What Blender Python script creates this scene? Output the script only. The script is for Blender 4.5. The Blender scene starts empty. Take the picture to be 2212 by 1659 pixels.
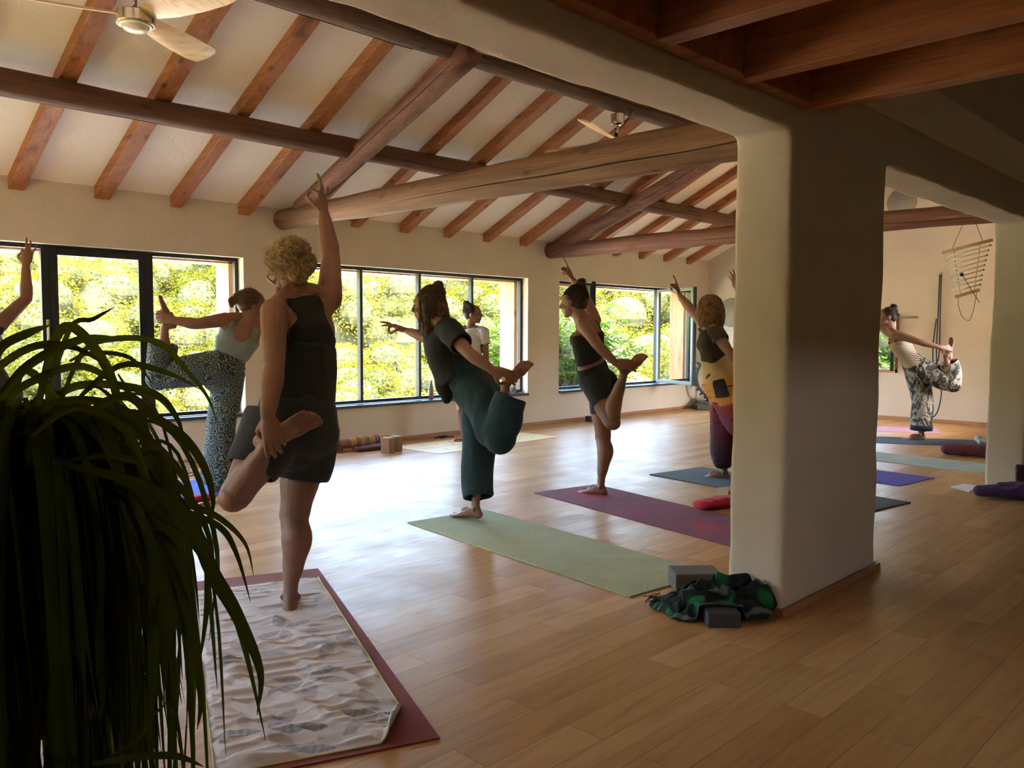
import bpy, bmesh, math, random
import numpy as np
from mathutils import Vector, Matrix, noise
random.seed(7); np.random.seed(7)
S = bpy.context.scene
COL = S.collection
PI = math.pi
R = math.radians

# ------------------------------------------------------------------ camera
YAW, PITCH, ROLL, FPX, CH = 0.7772, -0.06074, 0.00322, 1798.0, 1.2
IW, IH = 2212.0, 1659.0
_f = Vector((math.cos(YAW)*math.cos(PITCH), math.sin(YAW)*math.cos(PITCH), math.sin(PITCH)))
_r = Vector((math.sin(YAW), -math.cos(YAW), 0)); _u = _r.cross(_f)
_c, _s = math.cos(ROLL), math.sin(ROLL)
CR = _c*_r + _s*_u; CU = -_s*_r + _c*_u; CF = _f
CAMP = Vector((0, 0, CH))
cam = bpy.data.objects.new('camera', bpy.data.cameras.new('camera'))
COL.objects.link(cam)
cam.data.sensor_fit = 'HORIZONTAL'; cam.data.sensor_width = 36.0
cam.data.lens = FPX*36.0/IW; cam.data.clip_start = 0.05; cam.data.clip_end = 600
_m = Matrix((CR, CU, -CF)).transposed().to_4x4(); _m.translation = CAMP
cam.matrix_world = _m
S.camera = cam

# ------------------------------------------------------------------ view, sky, sun, portals
S.view_settings.view_transform = 'Standard'; S.view_settings.look = 'None'
S.view_settings.gamma = 1.0; S.view_settings.use_curve_mapping = False
S.view_settings.exposure = 2.0
S.cycles.max_bounces = 10; S.cycles.diffuse_bounces = 6; S.cycles.transparent_max_bounces = 24
S.cycles.sample_clamp_indirect = 8.0
S.cycles.use_denoising = True
W = bpy.data.worlds.new('sky'); S.world = W; W.use_nodes = True
wn = W.node_tree; bg = wn.nodes['Background']
sky = wn.nodes.new('ShaderNodeTexSky')
sky.sky_type = 'NISHITA'; sky.sun_disc = False; sky.sun_elevation = R(42); sky.sun_rotation = R(200)
sky.air_density = 1.0; sky.dust_density = 3.0; sky.ozone_density = 1.0
wn.links.new(sky.outputs[0], bg.inputs[0]); bg.inputs[1].default_value = SKY_STRENGTH = 1.95
sun = bpy.data.objects.new('sun', bpy.data.lights.new('sun', 'SUN')); COL.objects.link(sun)
sun.data.energy = 17.0; sun.data.angle = R(0.6); sun.data.color = (1.0, 0.93, 0.74)
sun.rotation_euler = Vector((0.25, 0.62, -0.74)).normalized().to_track_quat('-Z', 'Y').to_euler()
def portal(loc, sx, sy, rot):
    l = bpy.data.lights.new('window_portal', 'AREA'); l.shape = 'RECTANGLE'; l.size = sx; l.size_y = sy
    l.cycles.is_portal = True
    o = bpy.data.objects.new('window_portal', l); COL.objects.link(o); o.location = loc; o.rotation_euler = rot
for x in (2.2, 6.13, 10.11):
    portal((x, 7.95, 1.15), 3.36, 1.55, (R(-90), 0, 0))
portal((12.6, 4.82, 1.08), 0.96, 0.84, (R(90), 0, R(90)))
portal((10.5, 1.5, 1.5), 1.6, 1.0, (R(90), 0, 0))  # this and the next two portals sit at the added windows
portal((1.6, -3.45, 1.85), 0.5, 0.3, (R(90), 0, 0))
portal((-1.95, 5.5, 1.2), 2.2, 1.4, (R(90), 0, R(-90)))

# ------------------------------------------------------------------ helpers
def at(u, v, d):
    """the point seen at photo pixel (u, v) at view depth d"""
    return CAMP + (CF + CR*((u-IW/2)/FPX) + CU*((IH/2-v)/FPX))*d
def onz(u, v, z=0.0):
    d = CF + CR*((u-IW/2)/FPX) + CU*((IH/2-v)/FPX)
    return CAMP + d*((z-CH)/d.z)
def onx(u, v, x):
    d = CF + CR*((u-IW/2)/FPX) + CU*((IH/2-v)/FPX)
    return CAMP + d*(x/d.x)
def ony(u, v, y):
    d = CF + CR*((u-IW/2)/FPX) + CU*((IH/2-v)/FPX)
    return CAMP + d*(y/d.y)
def cv(x, y, z):
    return (CR*x + CU*y + CF*z).normalized()
def tag(o, label=None, cat=None, group=None, kind=None):
    if label: o['label'] = label
    if cat: o['category'] = cat
    if group: o['group'] = group
    if kind: o['kind'] = kind
    return o
def empty(name, loc=(0, 0, 0), parent=None):
    o = bpy.data.objects.new(name, None); COL.objects.link(o); o.location = loc; o.empty_display_size = 0.1
    if parent: o.parent = parent
    return o
class MB:
    """collects shapes for ONE mesh, in world coordinates"""
    def __init__(s): s.v = []; s.f = []; s.m = []; s.mi = 0
    def add(s, vs, fs):
        b = len(s.v); s.v += [tuple(p) for p in vs]
        for f in fs: s.f.append(tuple(b+i for i in f)); s.m.append(s.mi)
    def box(s, a, b):
        x0, y0, z0 = a; x1, y1, z1 = b
        s.add([(x0,y0,z0),(x1,y0,z0),(x1,y1,z0),(x0,y1,z0),(x0,y0,z1),(x1,y0,z1),(x1,y1,z1),(x0,y1,z1)],
              [(0,3,2,1),(4,5,6,7),(0,1,5,4),(1,2,6,5),(2,3,7,6),(3,0,4,7)])
    def obox(s, c, ax, ay, az):
        c, ax, ay, az = map(Vector, (c, ax, ay, az))
        vs = [c+ax*i+ay*j+az*k for k in (-1,1) for i, j in ((-1,-1),(1,-1),(1,1),(-1,1))]
        s.add(vs, [(0,3,2,1),(4,5,6,7),(0,1,5,4),(1,2,6,5),(2,3,7,6),(3,0,4,7)])
    def sweep(s, pts, ra, rb=None, up=None, n=12, sub=0, cap=True, round_ends=False, hollow=0.0, hollow0=0.0, wall=0.012):
        pts = [Vector(p) for p in pts]; k = len(pts)
        ra = list(ra) if hasattr(ra, '__len__') else [ra]*k
        rb = list(ra) if rb is None else (list(rb) if hasattr(rb, '__len__') else [rb]*k)
        ups = up if isinstance(up, list) else [up]*k
        if sub:
            P = []; A = []; B = []; Us = []
            for i in range(k-1):
                p0 = pts[max(i-1,0)]; p1 = pts[i]; p2 = pts[i+1]; p3 = pts[min(i+2,k-1)]
                for j in range(sub+ (1 if i == k-2 else 0)):
                    t = j/sub; t2 = t*t; t3 = t2*t
                    w = (-.5*t3+t2-.5*t, 1.5*t3-2.5*t2+1, -1.5*t3+2*t2+.5*t, .5*t3-.5*t2)
                    P.append(p0*w[0]+p1*w[1]+p2*w[2]+p3*w[3])
                    e = t*t*(3-2*t)
                    A.append(ra[i]*(1-e)+ra[i+1]*e); B.append(rb[i]*(1-e)+rb[i+1]*e)
                    Us.append(None if ups[i] is None else (ups[i]*(1-t)+ups[i+1]*t))
            pts, ra, rb, ups = P, A, B, Us; k = len(pts)
        tan = []
        for i in range(k):
            t = (pts[min(i+1,k-1)]-pts[max(i-1,0)])
            tan.append(t.normalized() if t.length > 1e-9 else Vector((0,0,1)))
        rings = []
        ref = None
        def ring(p, t, a, b, upv):
            nonlocal ref
            if upv is None:
                if ref is None:
                    ref = Vector((0,0,1)) if abs(t.z) < 0.9 else Vector((1,0,0))
                upv = ref
            y = (upv - t*upv.dot(t))
            y = y.normalized() if y.length > 1e-6 else t.orthogonal().normalized()
            ref = y
            x = y.cross(t)
            rings.append([p + x*(a*math.cos(2*PI*q/n)) + y*(b*math.sin(2*PI*q/n)) for q in range(n)])
        if round_ends:
            for an in (75, 50, 25):
                cc = math.cos(R(an)); ss = math.sin(R(an)); ref = None
                ring(pts[0]-tan[0]*(min(ra[0], rb[0])*ss), tan[0], ra[0]*cc, rb[0]*cc, ups[0])
            ref = None
        if hollow0 > 0:
            acc = 0; idx = []
            for i in range(k):
                if i: acc += (pts[i]-pts[i-1]).length
                idx.append(i)
                if acc > hollow0: break
            for i in reversed(idx):
                ring(pts[i], tan[i], max(ra[i]-wall,.002), max(rb[i]-wall,.002), ups[i])
            ref = None
        for i in range(k): ring(pts[i], tan[i], ra[i], rb[i], ups[i])
        if round_ends:
            for an in (25, 50, 75):
                cc = math.cos(R(an)); ss = math.sin(R(an))
                ring(pts[-1]+tan[-1]*(min(ra[-1], rb[-1])*ss), tan[-1], ra[-1]*cc, rb[-1]*cc, ups[-1])
        if hollow > 0:
            acc = 0; idx = []
            for i in range(k-1, -1, -1):
                if i < k-1: acc += (pts[i]-pts[i+1]).length
                idx.append(i)
                if acc > hollow: break
            for i in idx:
                ring(pts[i], tan[i], max(ra[i]-wall,.002), max(rb[i]-wall,.002), ups[i])
        vs = [p for rg in rings for p in rg]; fs = []
        for i in range(len(rings)-1):
            for q in range(n):
                a = i*n+q; b = i*n+(q+1) % n
                fs.append((a, b, b+n, a+n))
        if cap:
            fs.append(tuple(range(n-1, -1, -1))); L = (len(rings)-1)*n; fs.append(tuple(L+q for q in range(n)))
        s.add(vs, fs)
    def ell(s, c, ax, ay, az, n=16, m=10):
        c, ax, ay, az = map(Vector, (c, ax, ay, az)); vs = [c-az]
        for i in range(1, m):
            th = PI*i/m
            for j in range(n):
                ph = 2*PI*j/n
                vs.append(c+ax*(math.sin(th)*math.cos(ph))+ay*(math.sin(th)*math.sin(ph))-az*math.cos(th))
        vs.append(c+az); fs = []
        for j in range(n): fs.append((0, 1+(j+1) % n, 1+j))
        for i in range(m-2):
            for j in range(n):
                a = 1+i*n+j; b = 1+i*n+(j+1) % n; fs.append((a, b, b+n, a+n))
        L = len(vs)-1
        for j in range(n): fs.append((L, 1+(m-2)*n+j, 1+(m-2)*n+(j+1) % n))
        if ax.cross(ay).dot(az) < 0: fs = [f[::-1] for f in fs]
        s.add(vs, fs)
    def sph(s, c, r, n=16, m=10): s.ell(c, (r,0,0), (0,r,0), (0,0,r), n, m)
    def cyl(s, a, b, r, r2=None, n=20): s.sweep([a, b], [r, r if r2 is None else r2], n=n)
    def lathe(s, c, prof, n=28):
        vs = []; fs = []
        for r, z in prof:
            for q in range(n): vs.append((c[0]+r*math.cos(2*PI*q/n), c[1]+r*math.sin(2*PI*q/n), c[2]+z))
        for i in range(len(prof)-1):
            for q in range(n):
                a = i*n+q; b = i*n+(q+1) % n; fs.append((a, b, b+n, a+n))
        fs.append(tuple(range(n-1,-1,-1))); L = (len(prof)-1)*n; fs.append(tuple(L+q for q in range(n)))
        s.add(vs, fs)
    def mesh(s, name):
        me = bpy.data.meshes.new(name); me.from_pydata(s.v, [], s.f); 
        if any(s.m): me.polygons.foreach_set('material_index', s.m)
        me.update(); return me
    def build(s, name, mats, parent=None, smooth=True, bevel=0.0, origin=None, auto=None):
        me = s.mesh(name)
        for m in (mats if isinstance(mats, (list, tuple)) else [mats]): me.materials.append(m)
        if smooth: me.polygons.foreach_set('use_smooth', [True]*len(me.polygons))
        o = bpy.data.objects.new(name, me); COL.objects.link(o)
        if origin is not None:
            me.transform(Matrix.Translation(-Vector(origin))); o.location = origin
        if parent is not None:
            o.parent = parent
            # parents are un-rotated empties: cancel their offset
            off = Vector((0,0,0)); q = parent
            while q is not None: off += Vector(q.location); q = q.parent
            o.location = Vector(o.location) - off
        if bevel:
            b = o.modifiers.new('bevel', 'BEVEL'); b.width = bevel; b.segments = 2; b.limit_method = 'ANGLE'; b.angle_limit = R(40)
            b.harden_normals = False
        if auto:
            me.set_sharp_from_angle(angle=R(auto))
        return o
def rot_obj(o, p, rz): pass

def remeshed(mb, name, voxel, smooth=2, factor=0.5):
    """union of the collected closed shapes as one continuous surface"""
    me = mb.mesh(name)
    o = bpy.data.objects.new(name, me); COL.objects.link(o)
    r = o.modifiers.new('r', 'REMESH'); r.mode = 'VOXEL'; r.voxel_size = voxel; r.adaptivity = 0
    if smooth:
        s = o.modifiers.new('s', 'SMOOTH'); s.factor = factor; s.iterations = smooth
    dg = bpy.context.evaluated_depsgraph_get(); dg.update()
    out = bpy.data.meshes.new_from_object(o.evaluated_get(dg))
    bpy.data.objects.remove(o); bpy.data.meshes.remove(me)
    out.polygons.foreach_set('use_smooth', [True]*len(out.polygons))
    return out
def link_mesh(me, name, mats, parent=None):
    me.materials.clear()
    for m in (mats if isinstance(mats, (list, tuple)) else [mats]): me.materials.append(m)
    o = bpy.data.objects.new(name, me); COL.objects.link(o)
    if parent is not None:
        o.parent = parent
        off = Vector((0,0,0)); q = parent
        while q is not None: off += Vector(q.location); q = q.parent
        o.location = -off
    return o
def verts(me):
    a = np.empty(len(me.vertices)*3); me.vertices.foreach_get('co', a); return a.reshape(-1, 3)
def normals(me):
    a = np.empty(len(me.vertices)*3); me.vertices.foreach_get('normal', a); return a.reshape(-1, 3)
def setv(me, a): me.vertices.foreach_set('co', a.ravel()); me.update()
def wrinkle(me, amp, freq, stretch=(1,1,1), seed=0.0, dirn=None):
    """push a cloth surface in and out along its normals by smooth noise"""
    V = verts(me); N = normals(me); out = V.copy()
    for i in range(len(V)):
        p = V[i]
        q = Vector((p[0]*stretch[0]*freq+seed, p[1]*stretch[1]*freq, p[2]*stretch[2]*freq))
        a = noise.noise(q); b = noise.noise(q*2.3+Vector((5.2, 1.3, seed)))
        h = (1-abs(a)*2.2)*0.6 + b*0.5
        out[i] += N[i]*amp*h
    setv(me, out)

# ------------------------------------------------------------------ materials
def new_mat(name):
    m = bpy.data.materials.new(name); m.use_nodes = True
    return m, m.node_tree, m.node_tree.nodes['Principled BSDF']
def nd(nt, t, **kw):
    n = nt.nodes.new(t)
    for k, v in kw.items(): setattr(n, k, v)
    return n
def ramp(nt, fac, stops, interp='LINEAR'):
    r = nd(nt, 'ShaderNodeValToRGB'); r.color_ramp.interpolation = interp
    e = r.color_ramp.elements
    while len(e) < len(stops): e.new(0.5)
    for i, (p, c) in enumerate(stops):
        e[i].position = p; e[i].color = (*c, 1) if len(c) == 3 else c
    nt.links.new(fac, r.inputs[0]); return r
def coords(nt, scale=(1,1,1), rot=(0,0,0), kind='Object', loc=(0,0,0)):
    tc = nd(nt, 'ShaderNodeTexCoord'); mp = nd(nt, 'ShaderNodeMapping')
    mp.inputs['Scale'].default_value = scale; mp.inputs['Rotation'].default_value = rot; mp.inputs['Location'].default_value = loc
    nt.links.new(tc.outputs[kind], mp.inputs[0]); return mp.outputs[0]
def noise_tex(nt, vec, scale, detail=4, rough=0.55, dist=0.0):
    n = nd(nt, 'ShaderNodeTexNoise'); n.inputs['Scale'].default_value = scale; n.inputs['Detail'].default_value = detail
    n.inputs['Roughness'].default_value = rough; n.inputs['Distortion'].default_value = dist
    nt.links.new(vec, n.inputs['Vector']); return n.outputs['Fac']
def bump(nt, bsdf, h, strength, dist=0.01):
    b = nd(nt, 'ShaderNodeBump'); b.inputs['Strength'].default_value = strength; b.inputs['Distance'].default_value = dist
    nt.links.new(h, b.inputs['Height']); nt.links.new(b.outputs[0], bsdf.inputs['Normal']); return b
def mulc(c, k): return tuple(min(1, x*k) for x in c)
def simple(name, c, rough=0.6, metal=0.0, vary=0.15, scale=8, bmp=0.0, bscale=60, stretch=(1,1,1), sheen=0.0, coat=0.0):
    m, nt, b = new_mat(name)
    vec = coords(nt, stretch)
    f = noise_tex(nt, vec, scale)
    r = ramp(nt, f, [(0.3, mulc(c, 1-vary)), (0.7, mulc(c, 1+vary))])
    nt.links.new(r.outputs[0], b.inputs['Base Color'])
    b.inputs['Roughness'].default_value = rough; b.inputs['Metallic'].default_value = metal
    if sheen: b.inputs['Sheen Weight'].default_value = sheen
    if coat: b.inputs['Coat Weight'].default_value = coat
    if bmp: bump(nt, b, noise_tex(nt, vec, bscale, 5), bmp)
    return m
def wood(name, dark, light, axis='Y', scale=1.0, rough=0.6, knots=True, bmp=0.3):
    """long grain running along the given world axis"""
    m, nt, b = new_mat(name)
    st = {'X': (0.9, 14, 14), 'Y': (14, 0.9, 14), 'Z': (14, 14, 0.9)}[axis]
    vec = coords(nt, tuple(s*scale for s in st))
    f = noise_tex(nt, vec, 1.6, 6, 0.6, 0.6)
    vec2 = coords(nt, tuple((4.2 if s > 1 else 1.6)*scale for s in st))
    k = noise_tex(nt, vec2, 1.3, 2, 0.4)
    r = ramp(nt, f, [(0.25, dark), (0.5, tuple((a+c)/2 for a, c in zip(dark, light))), (0.75, light)])
    out = r.outputs[0]
    if knots:
        kr = ramp(nt, k, [(0.68, (1,1,1)), (0.76, (0.35,0.27,0.22))])
        mx = nd(nt, 'ShaderNodeMixRGB', blend_type='MULTIPLY'); mx.inputs[0].default_value = 0.8
        nt.links.new(out, mx.inputs[1]); nt.links.new(kr.outputs[0], mx.inputs[2]); out = mx.outputs[0]
    vf = coords(nt, tuple((34 if q > 1 else 1.3)*scale for q in st)); ff = noise_tex(nt, vf, 2.2, 5, 0.7, 0.4)
    fr = ramp(nt, ff, [(0.34, (0.55,0.48,0.42)), (0.50, (1,1,1)), (0.7, (1.12,1.08,1.02))]); mf = nd(nt, 'ShaderNodeMixRGB', blend_type='MULTIPLY'); mf.inputs[0].default_value = 0.75
    nt.links.new(out, mf.inputs[1]); nt.links.new(fr.outputs[0], mf.inputs[2]); out = mf.outputs[0]
    if knots:
        vk = nd(nt, 'ShaderNodeTexVoronoi'); vk.inputs['Scale'].default_value = 1.0
        nt.links.new(coords(nt, tuple((6.5 if q > 1 else 3.0) for q in st)), vk.inputs['Vector'])
        kk = ramp(nt, vk.outputs['Distance'], [(0.05, (0.22,0.15,0.11)), (0.11, (0.6,0.5,0.42)), (0.17, (1,1,1))])
        mk_ = nd(nt, 'ShaderNodeMixRGB', blend_type='MULTIPLY'); mk_.inputs[0].default_value = 0.8
        nt.links.new(out, mk_.inputs[1]); nt.links.new(kk.outputs[0], mk_.inputs[2]); out = mk_.outputs[0]
    nt.links.new(out, b.inputs['Base Color']); b.inputs['Roughness'].default_value = rough
    sm = nd(nt, 'ShaderNodeMath', operation='ADD'); nt.links.new(f, sm.inputs[0]); nt.links.new(ff, sm.inputs[1])
    bump(nt, b, sm.outputs[0], bmp*1.5, 0.005)
    return m
def plaster(name, c, stain=0.08):
    m, nt, b = new_mat(name)
    vec = coords(nt)
    f = noise_tex(nt, vec, 1.3, 8, 0.65)
    r = ramp(nt, f, [(0.3, mulc(c, 1-stain)), (0.7, mulc(c, 1+stain*0.6))])
    nt.links.new(r.outputs[0], b.inputs['Base Color']); b.inputs['Roughness'].default_value = 0.92
    g = noise_tex(nt, vec, 20, 8, 0.75); bump(nt, b, g, 0.6, 0.010)
    return m
def leafmat(name, c0, c1, c2, trans=0.35, objrand=True, tint=(1.3, 1.25, 0.5)):
    m = bpy.data.materials.new(name); m.use_nodes = True; nt = m.node_tree; nt.nodes.clear()
    o = nd(nt, 'ShaderNodeOutputMaterial'); d = nd(nt, 'ShaderNodeBsdfDiffuse'); t = nd(nt, 'ShaderNodeBsdfTranslucent')
    vec = coords(nt)
    f = noise_tex(nt, vec, 1.1, 3)
    oi = nd(nt, 'ShaderNodeObjectInfo'); a = nd(nt, 'ShaderNodeMath', operation='ADD'); s = nd(nt, 'ShaderNodeMath', operation='MULTIPLY_ADD')
    s.inputs[1].default_value = 0.7 if objrand else 0.0; s.inputs[2].default_value = -0.35 if objrand else 0.0
    nt.links.new(oi.outputs['Random'], s.inputs[0]); nt.links.new(f, a.inputs[0]); nt.links.new(s.outputs[0], a.inputs[1])
    r = ramp(nt, a.outputs[0], [(0.2, c0), (0.5, c1), (0.8, c2)])
    nt.links.new(r.outputs[0], d.inputs[0])
    mx = nd(nt, 'ShaderNodeMixRGB', blend_type='MULTIPLY'); mx.inputs[0].default_value = 1; mx.inputs[2].default_value = (*tint, 1)
    nt.links.new(r.outputs[0], mx.inputs[1]); nt.links.new(mx.outputs[0], t.inputs[0])
    ms = nd(nt, 'ShaderNodeMixShader'); ms.inputs[0].default_value = trans
    nt.links.new(d.outputs[0], ms.inputs[1]); nt.links.new(t.outputs[0], ms.inputs[2]); nt.links.new(ms.outputs[0], o.inputs[0]); return m
M = {}
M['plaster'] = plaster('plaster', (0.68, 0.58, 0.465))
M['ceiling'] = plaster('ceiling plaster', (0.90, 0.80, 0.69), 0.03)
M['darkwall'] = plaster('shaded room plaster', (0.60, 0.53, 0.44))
M['rafter'] = wood('rafter pine', (0.27, 0.085, 0.025), (0.50, 0.20, 0.07), 'Y', 0.8, 0.55)
M['joist'] = wood('joist pine', (0.26, 0.075, 0.018), (0.48, 0.18, 0.055), 'Y', 0.8, 0.5)
M['logx'] = wood('weathered log along the ridge', (0.07, 0.035, 0.02), (0.17, 0.095, 0.055), 'X', 0.7, 0.8, bmp=0.8)
M['logx2'] = wood('brown purlin log', (0.08, 0.032, 0.015), (0.20, 0.09, 0.045), 'X', 0.6, 0.7, bmp=0.6)
M['logy'] = wood('pale tie log', (0.12, 0.055, 0.025), (0.27, 0.14, 0.07), 'Y', 0.6, 0.75, bmp=0.6)
M['logp'] = wood('reddish strut log', (0.12, 0.045, 0.024), (0.28, 0.125, 0.075), 'Y', 0.6, 0.7, bmp=0.6)
M['crack'] = simple('deep timber crack', (0.02, 0.01, 0.006), 0.95)
M['ply'] = wood('mezzanine boards', (0.36, 0.15, 0.05), (0.56, 0.27, 0.10), 'X', 0.6, 0.6)
M['reveal'] = wood('orange window timber', (0.50, 0.22, 0.09), (0.75, 0.42, 0.20), 'Z', 0.7, 0.5)
M['skirt'] = wood('skirting pine', (0.30, 0.13, 0.055), (0.46, 0.22, 0.10), 'X', 0.7, 0.5, knots=False)
M['skirty'] = wood('skirting pine end wall', (0.34, 0.15, 0.07), (0.5, 0.25, 0.12), 'Y', 0.7, 0.5, knots=False)
M['metal'] = simple('dark grey window metal', (0.028, 0.03, 0.033), 0.38, 0.5, 0.05)
M['lmetal'] = simple('pale grey sash metal', (0.25, 0.28, 0.27), 0.4, 0.3, 0.05)
M['slate'] = simple('slate sill', (0.05, 0.058, 0.07), 0.35, 0.0, 0.3, 12, 0.3)
M['chrome'] = simple('brushed nickel', (0.55, 0.50, 0.42), 0.22, 1.0, 0.05)
M['opal'] = simple('opal glass shade', (0.75, 0.70, 0.58), 0.3, 0.0, 0.02)
M['ring'] = simple('pale ring', (0.8, 0.8, 0.6), 0.4, 0.0, 0.02)
M['blade'] = wood('fan blade ash wood', (0.66, 0.42, 0.19), (0.82, 0.58, 0.30), 'X', 0.5, 0.35, knots=False, bmp=0.05)
M['black'] = simple('black rubber', (0.012, 0.012, 0.013), 0.5)
def glass_mat():
    m = bpy.data.materials.new('window glass'); m.use_nodes = True; nt = m.node_tree; nt.nodes.clear()
    o = nd(nt, 'ShaderNodeOutputMaterial'); t = nd(nt, 'ShaderNodeBsdfTransparent'); g = nd(nt, 'ShaderNodeBsdfGlossy')
    t.inputs[0].default_value = (0.97, 0.98, 0.97, 1); g.inputs['Roughness'].default_value = 0.02
    lw = nd(nt, 'ShaderNodeLayerWeight'); pw = nd(nt, 'ShaderNodeMath', operation='POWER'); pw.inputs[1].default_value = 5.0
    fr = nd(nt, 'ShaderNodeMath', operation='MULTIPLY_ADD'); fr.inputs[1].default_value = 0.9; fr.inputs[2].default_value = 0.03
    lw.inputs[0].default_value = 0.5; nt.links.new(lw.outputs['Facing'], pw.inputs[0]); nt.links.new(pw.outputs[0], fr.inputs[0])
    mx = nd(nt, 'ShaderNodeMixShader'); nt.links.new(fr.outputs[0], mx.inputs[0])
    nt.links.new(t.outputs[0], mx.inputs[1]); nt.links.new(g.outputs[0], mx.inputs[2]); nt.links.new(mx.outputs[0], o.inputs[0])
    return m
M['glass'] = glass_mat()
def floor_mat():
    m, nt, b = new_mat('pine plank floor')
    vec = coords(nt)
    br = nd(nt, 'ShaderNodeTexBrick'); br.offset = 0.37; br.offset_frequency = 2; br.squash = 1.0
    br.inputs['Scale'].default_value = 1.0; br.inputs['Brick Width'].default_value = 0.95; br.inputs['Row Height'].default_value = 0.135
    br.inputs['Mortar Size'].default_value = 0.0016; br.inputs['Mortar Smooth'].default_value = 0.2
    br.inputs['Color1'].default_value = (0.0,0,0,1); br.inputs['Color2'].default_value = (1,1,1,1); br.inputs['Mortar'].default_value = (0.5,0.5,0.5,1)
    nt.links.new(vec, br.inputs['Vector'])
    # per-board shift of the grain
    sep = nd(nt, 'ShaderNodeSeparateColor'); nt.links.new(br.outputs['Color'], sep.inputs[0])
    comb = nd(nt, 'ShaderNodeCombineXYZ'); mu = nd(nt, 'ShaderNodeMath', operation='MULTIPLY'); mu.inputs[1].default_value = 37.0
    nt.links.new(sep.outputs[0], mu.inputs[0]); nt.links.new(mu.outputs[0], comb.inputs[2])
    st = coords(nt, (1.1, 11, 1)); ad = nd(nt, 'ShaderNodeVectorMath', operation='ADD')
    nt.links.new(st, ad.inputs[0]); nt.links.new(comb.outputs[0], ad.inputs[1])
    g = noise_tex(nt, ad.outputs[0], 1.5, 6, 0.62, 1.4)
    g2 = noise_tex(nt, ad.outputs[0], 7.0, 4, 0.6, 0.3)
    base = ramp(nt, sep.outputs[0], [(0.0, (0.42, 0.225, 0.085)), (0.5, (0.49, 0.28, 0.11)), (1.0, (0.57, 0.34, 0.15))])
    gr = ramp(nt, g, [(0.3, (0.80,0.76,0.72)), (0.55, (1,1,1)), (0.75, (1.0,0.95,0.9))])
    mx = nd(nt, 'ShaderNodeMixRGB', blend_type='MULTIPLY'); mx.inputs[0].default_value = 1.0
    nt.links.new(base.outputs[0], mx.inputs[1]); nt.links.new(gr.outputs[0], mx.inputs[2])
    # seams
    mr = ramp(nt, br.outputs['Fac'], [(0.0, (1,1,1)), (1.0, (0.45,0.38,0.3))])
    mx2 = nd(nt, 'ShaderNodeMixRGB', blend_type='MULTIPLY'); mx2.inputs[0].default_value = 0.75
    nt.links.new(mx.outputs[0], mx2.inputs[1]); nt.links.new(mr.outputs[0], mx2.inputs[2])
    # knots and dark specks
    vo = nd(nt, 'ShaderNodeTexVoronoi'); vo.inputs['Scale'].default_value = 1.7; vo.inputs['Randomness'].default_value = 1.0
    nt.links.new(coords(nt, (1,1.6,1)), vo.inputs['Vector'])
    kr = ramp(nt, vo.outputs['Distance'], [(0.004, (0.12,0.07,0.05)), (0.013, (1,1,1))])
    mx3 = nd(nt, 'ShaderNodeMixRGB', blend_type='MULTIPLY'); mx3.inputs[0].default_value = 0.9
    nt.links.new(mx2.outputs[0], mx3.inputs[1]); nt.links.new(kr.outputs[0], mx3.inputs[2])
    nt.links.new(mx3.outputs[0], b.inputs['Base Color'])
    rr = nd(nt, 'ShaderNodeMapRange'); rr.inputs['To Min'].default_value = 0.27; rr.inputs['To Max'].default_value = 0.46
    wr = noise_tex(nt, vec, 2.2, 5, 0.6)
    av = nd(nt, 'ShaderNodeMath', operation='ADD'); nt.links.new(wr, av.inputs[0]); nt.links.new(g2, av.inputs[1])
    hv = nd(nt, 'ShaderNodeMath', operation='MULTIPLY'); hv.inputs[1].default_value = 0.5; nt.links.new(av.outputs[0], hv.inputs[0])
    rr.inputs['From Min'].default_value = 0.35; rr.inputs['From Max'].default_value = 0.65
    nt.links.new(hv.outputs[0], rr.inputs['Value']); nt.links.new(rr.outputs[0], b.inputs['Roughness'])
    b.inputs['IOR'].default_value = 1.42; b.inputs['Specular IOR Level'].default_value = 0.12
    ad2 = nd(nt, 'ShaderNodeMath', operation='ADD'); nt.links.new(g2, ad2.inputs[0])
    m4 = nd(nt, 'ShaderNodeMath', operation='MULTIPLY'); m4.inputs[1].default_value = -1.0; nt.links.new(br.outputs['Fac'], m4.inputs[0])
    nt.links.new(m4.outputs[0], ad2.inputs[1])
    bump(nt, b, ad2.outputs[0], 0.22, 0.003)
    return m
M['floor'] = floor_mat()

# ------------------------------------------------------------------ the room shell
YW = 7.40; XE = 12.15; ZT = 2.41; SL = 0.465; YR = 4.65; YF = 1.62; YB = 1.88
def ceil_z(y): return ZT + SL*(YW-y) if y > YR else ZT + SL*(YW-YR) - SL*(YR-y)
XL = -1.6
b = MB(); b.box((XL-0.3, -3.2, -0.2), (XE+0.3, YW+0.5, 0.0)); tag(b.build('floor', M['floor'], smooth=False), kind='structure')
WINX = [(0.52, 3.88), (4.45, 7.81), (8.42, 11.78)]; WZ0, WZ1 = 0.40, 1.91
b = MB()
b.box((XL, YW, 0), (XE+0.4, YW+0.45, WZ0)); b.box((XL, YW, WZ1), (XE+0.4, YW+0.45, 2.75))
xs = [XL] + [v for w in WINX for v in w] + [XE+0.4]
for i in range(0, len(xs), 2): b.box((xs[i], YW, WZ0), (xs[i+1], YW+0.45, WZ1))
o = b.build('wall_windows', M['plaster'], smooth=False); tag(o, kind='structure')
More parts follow.
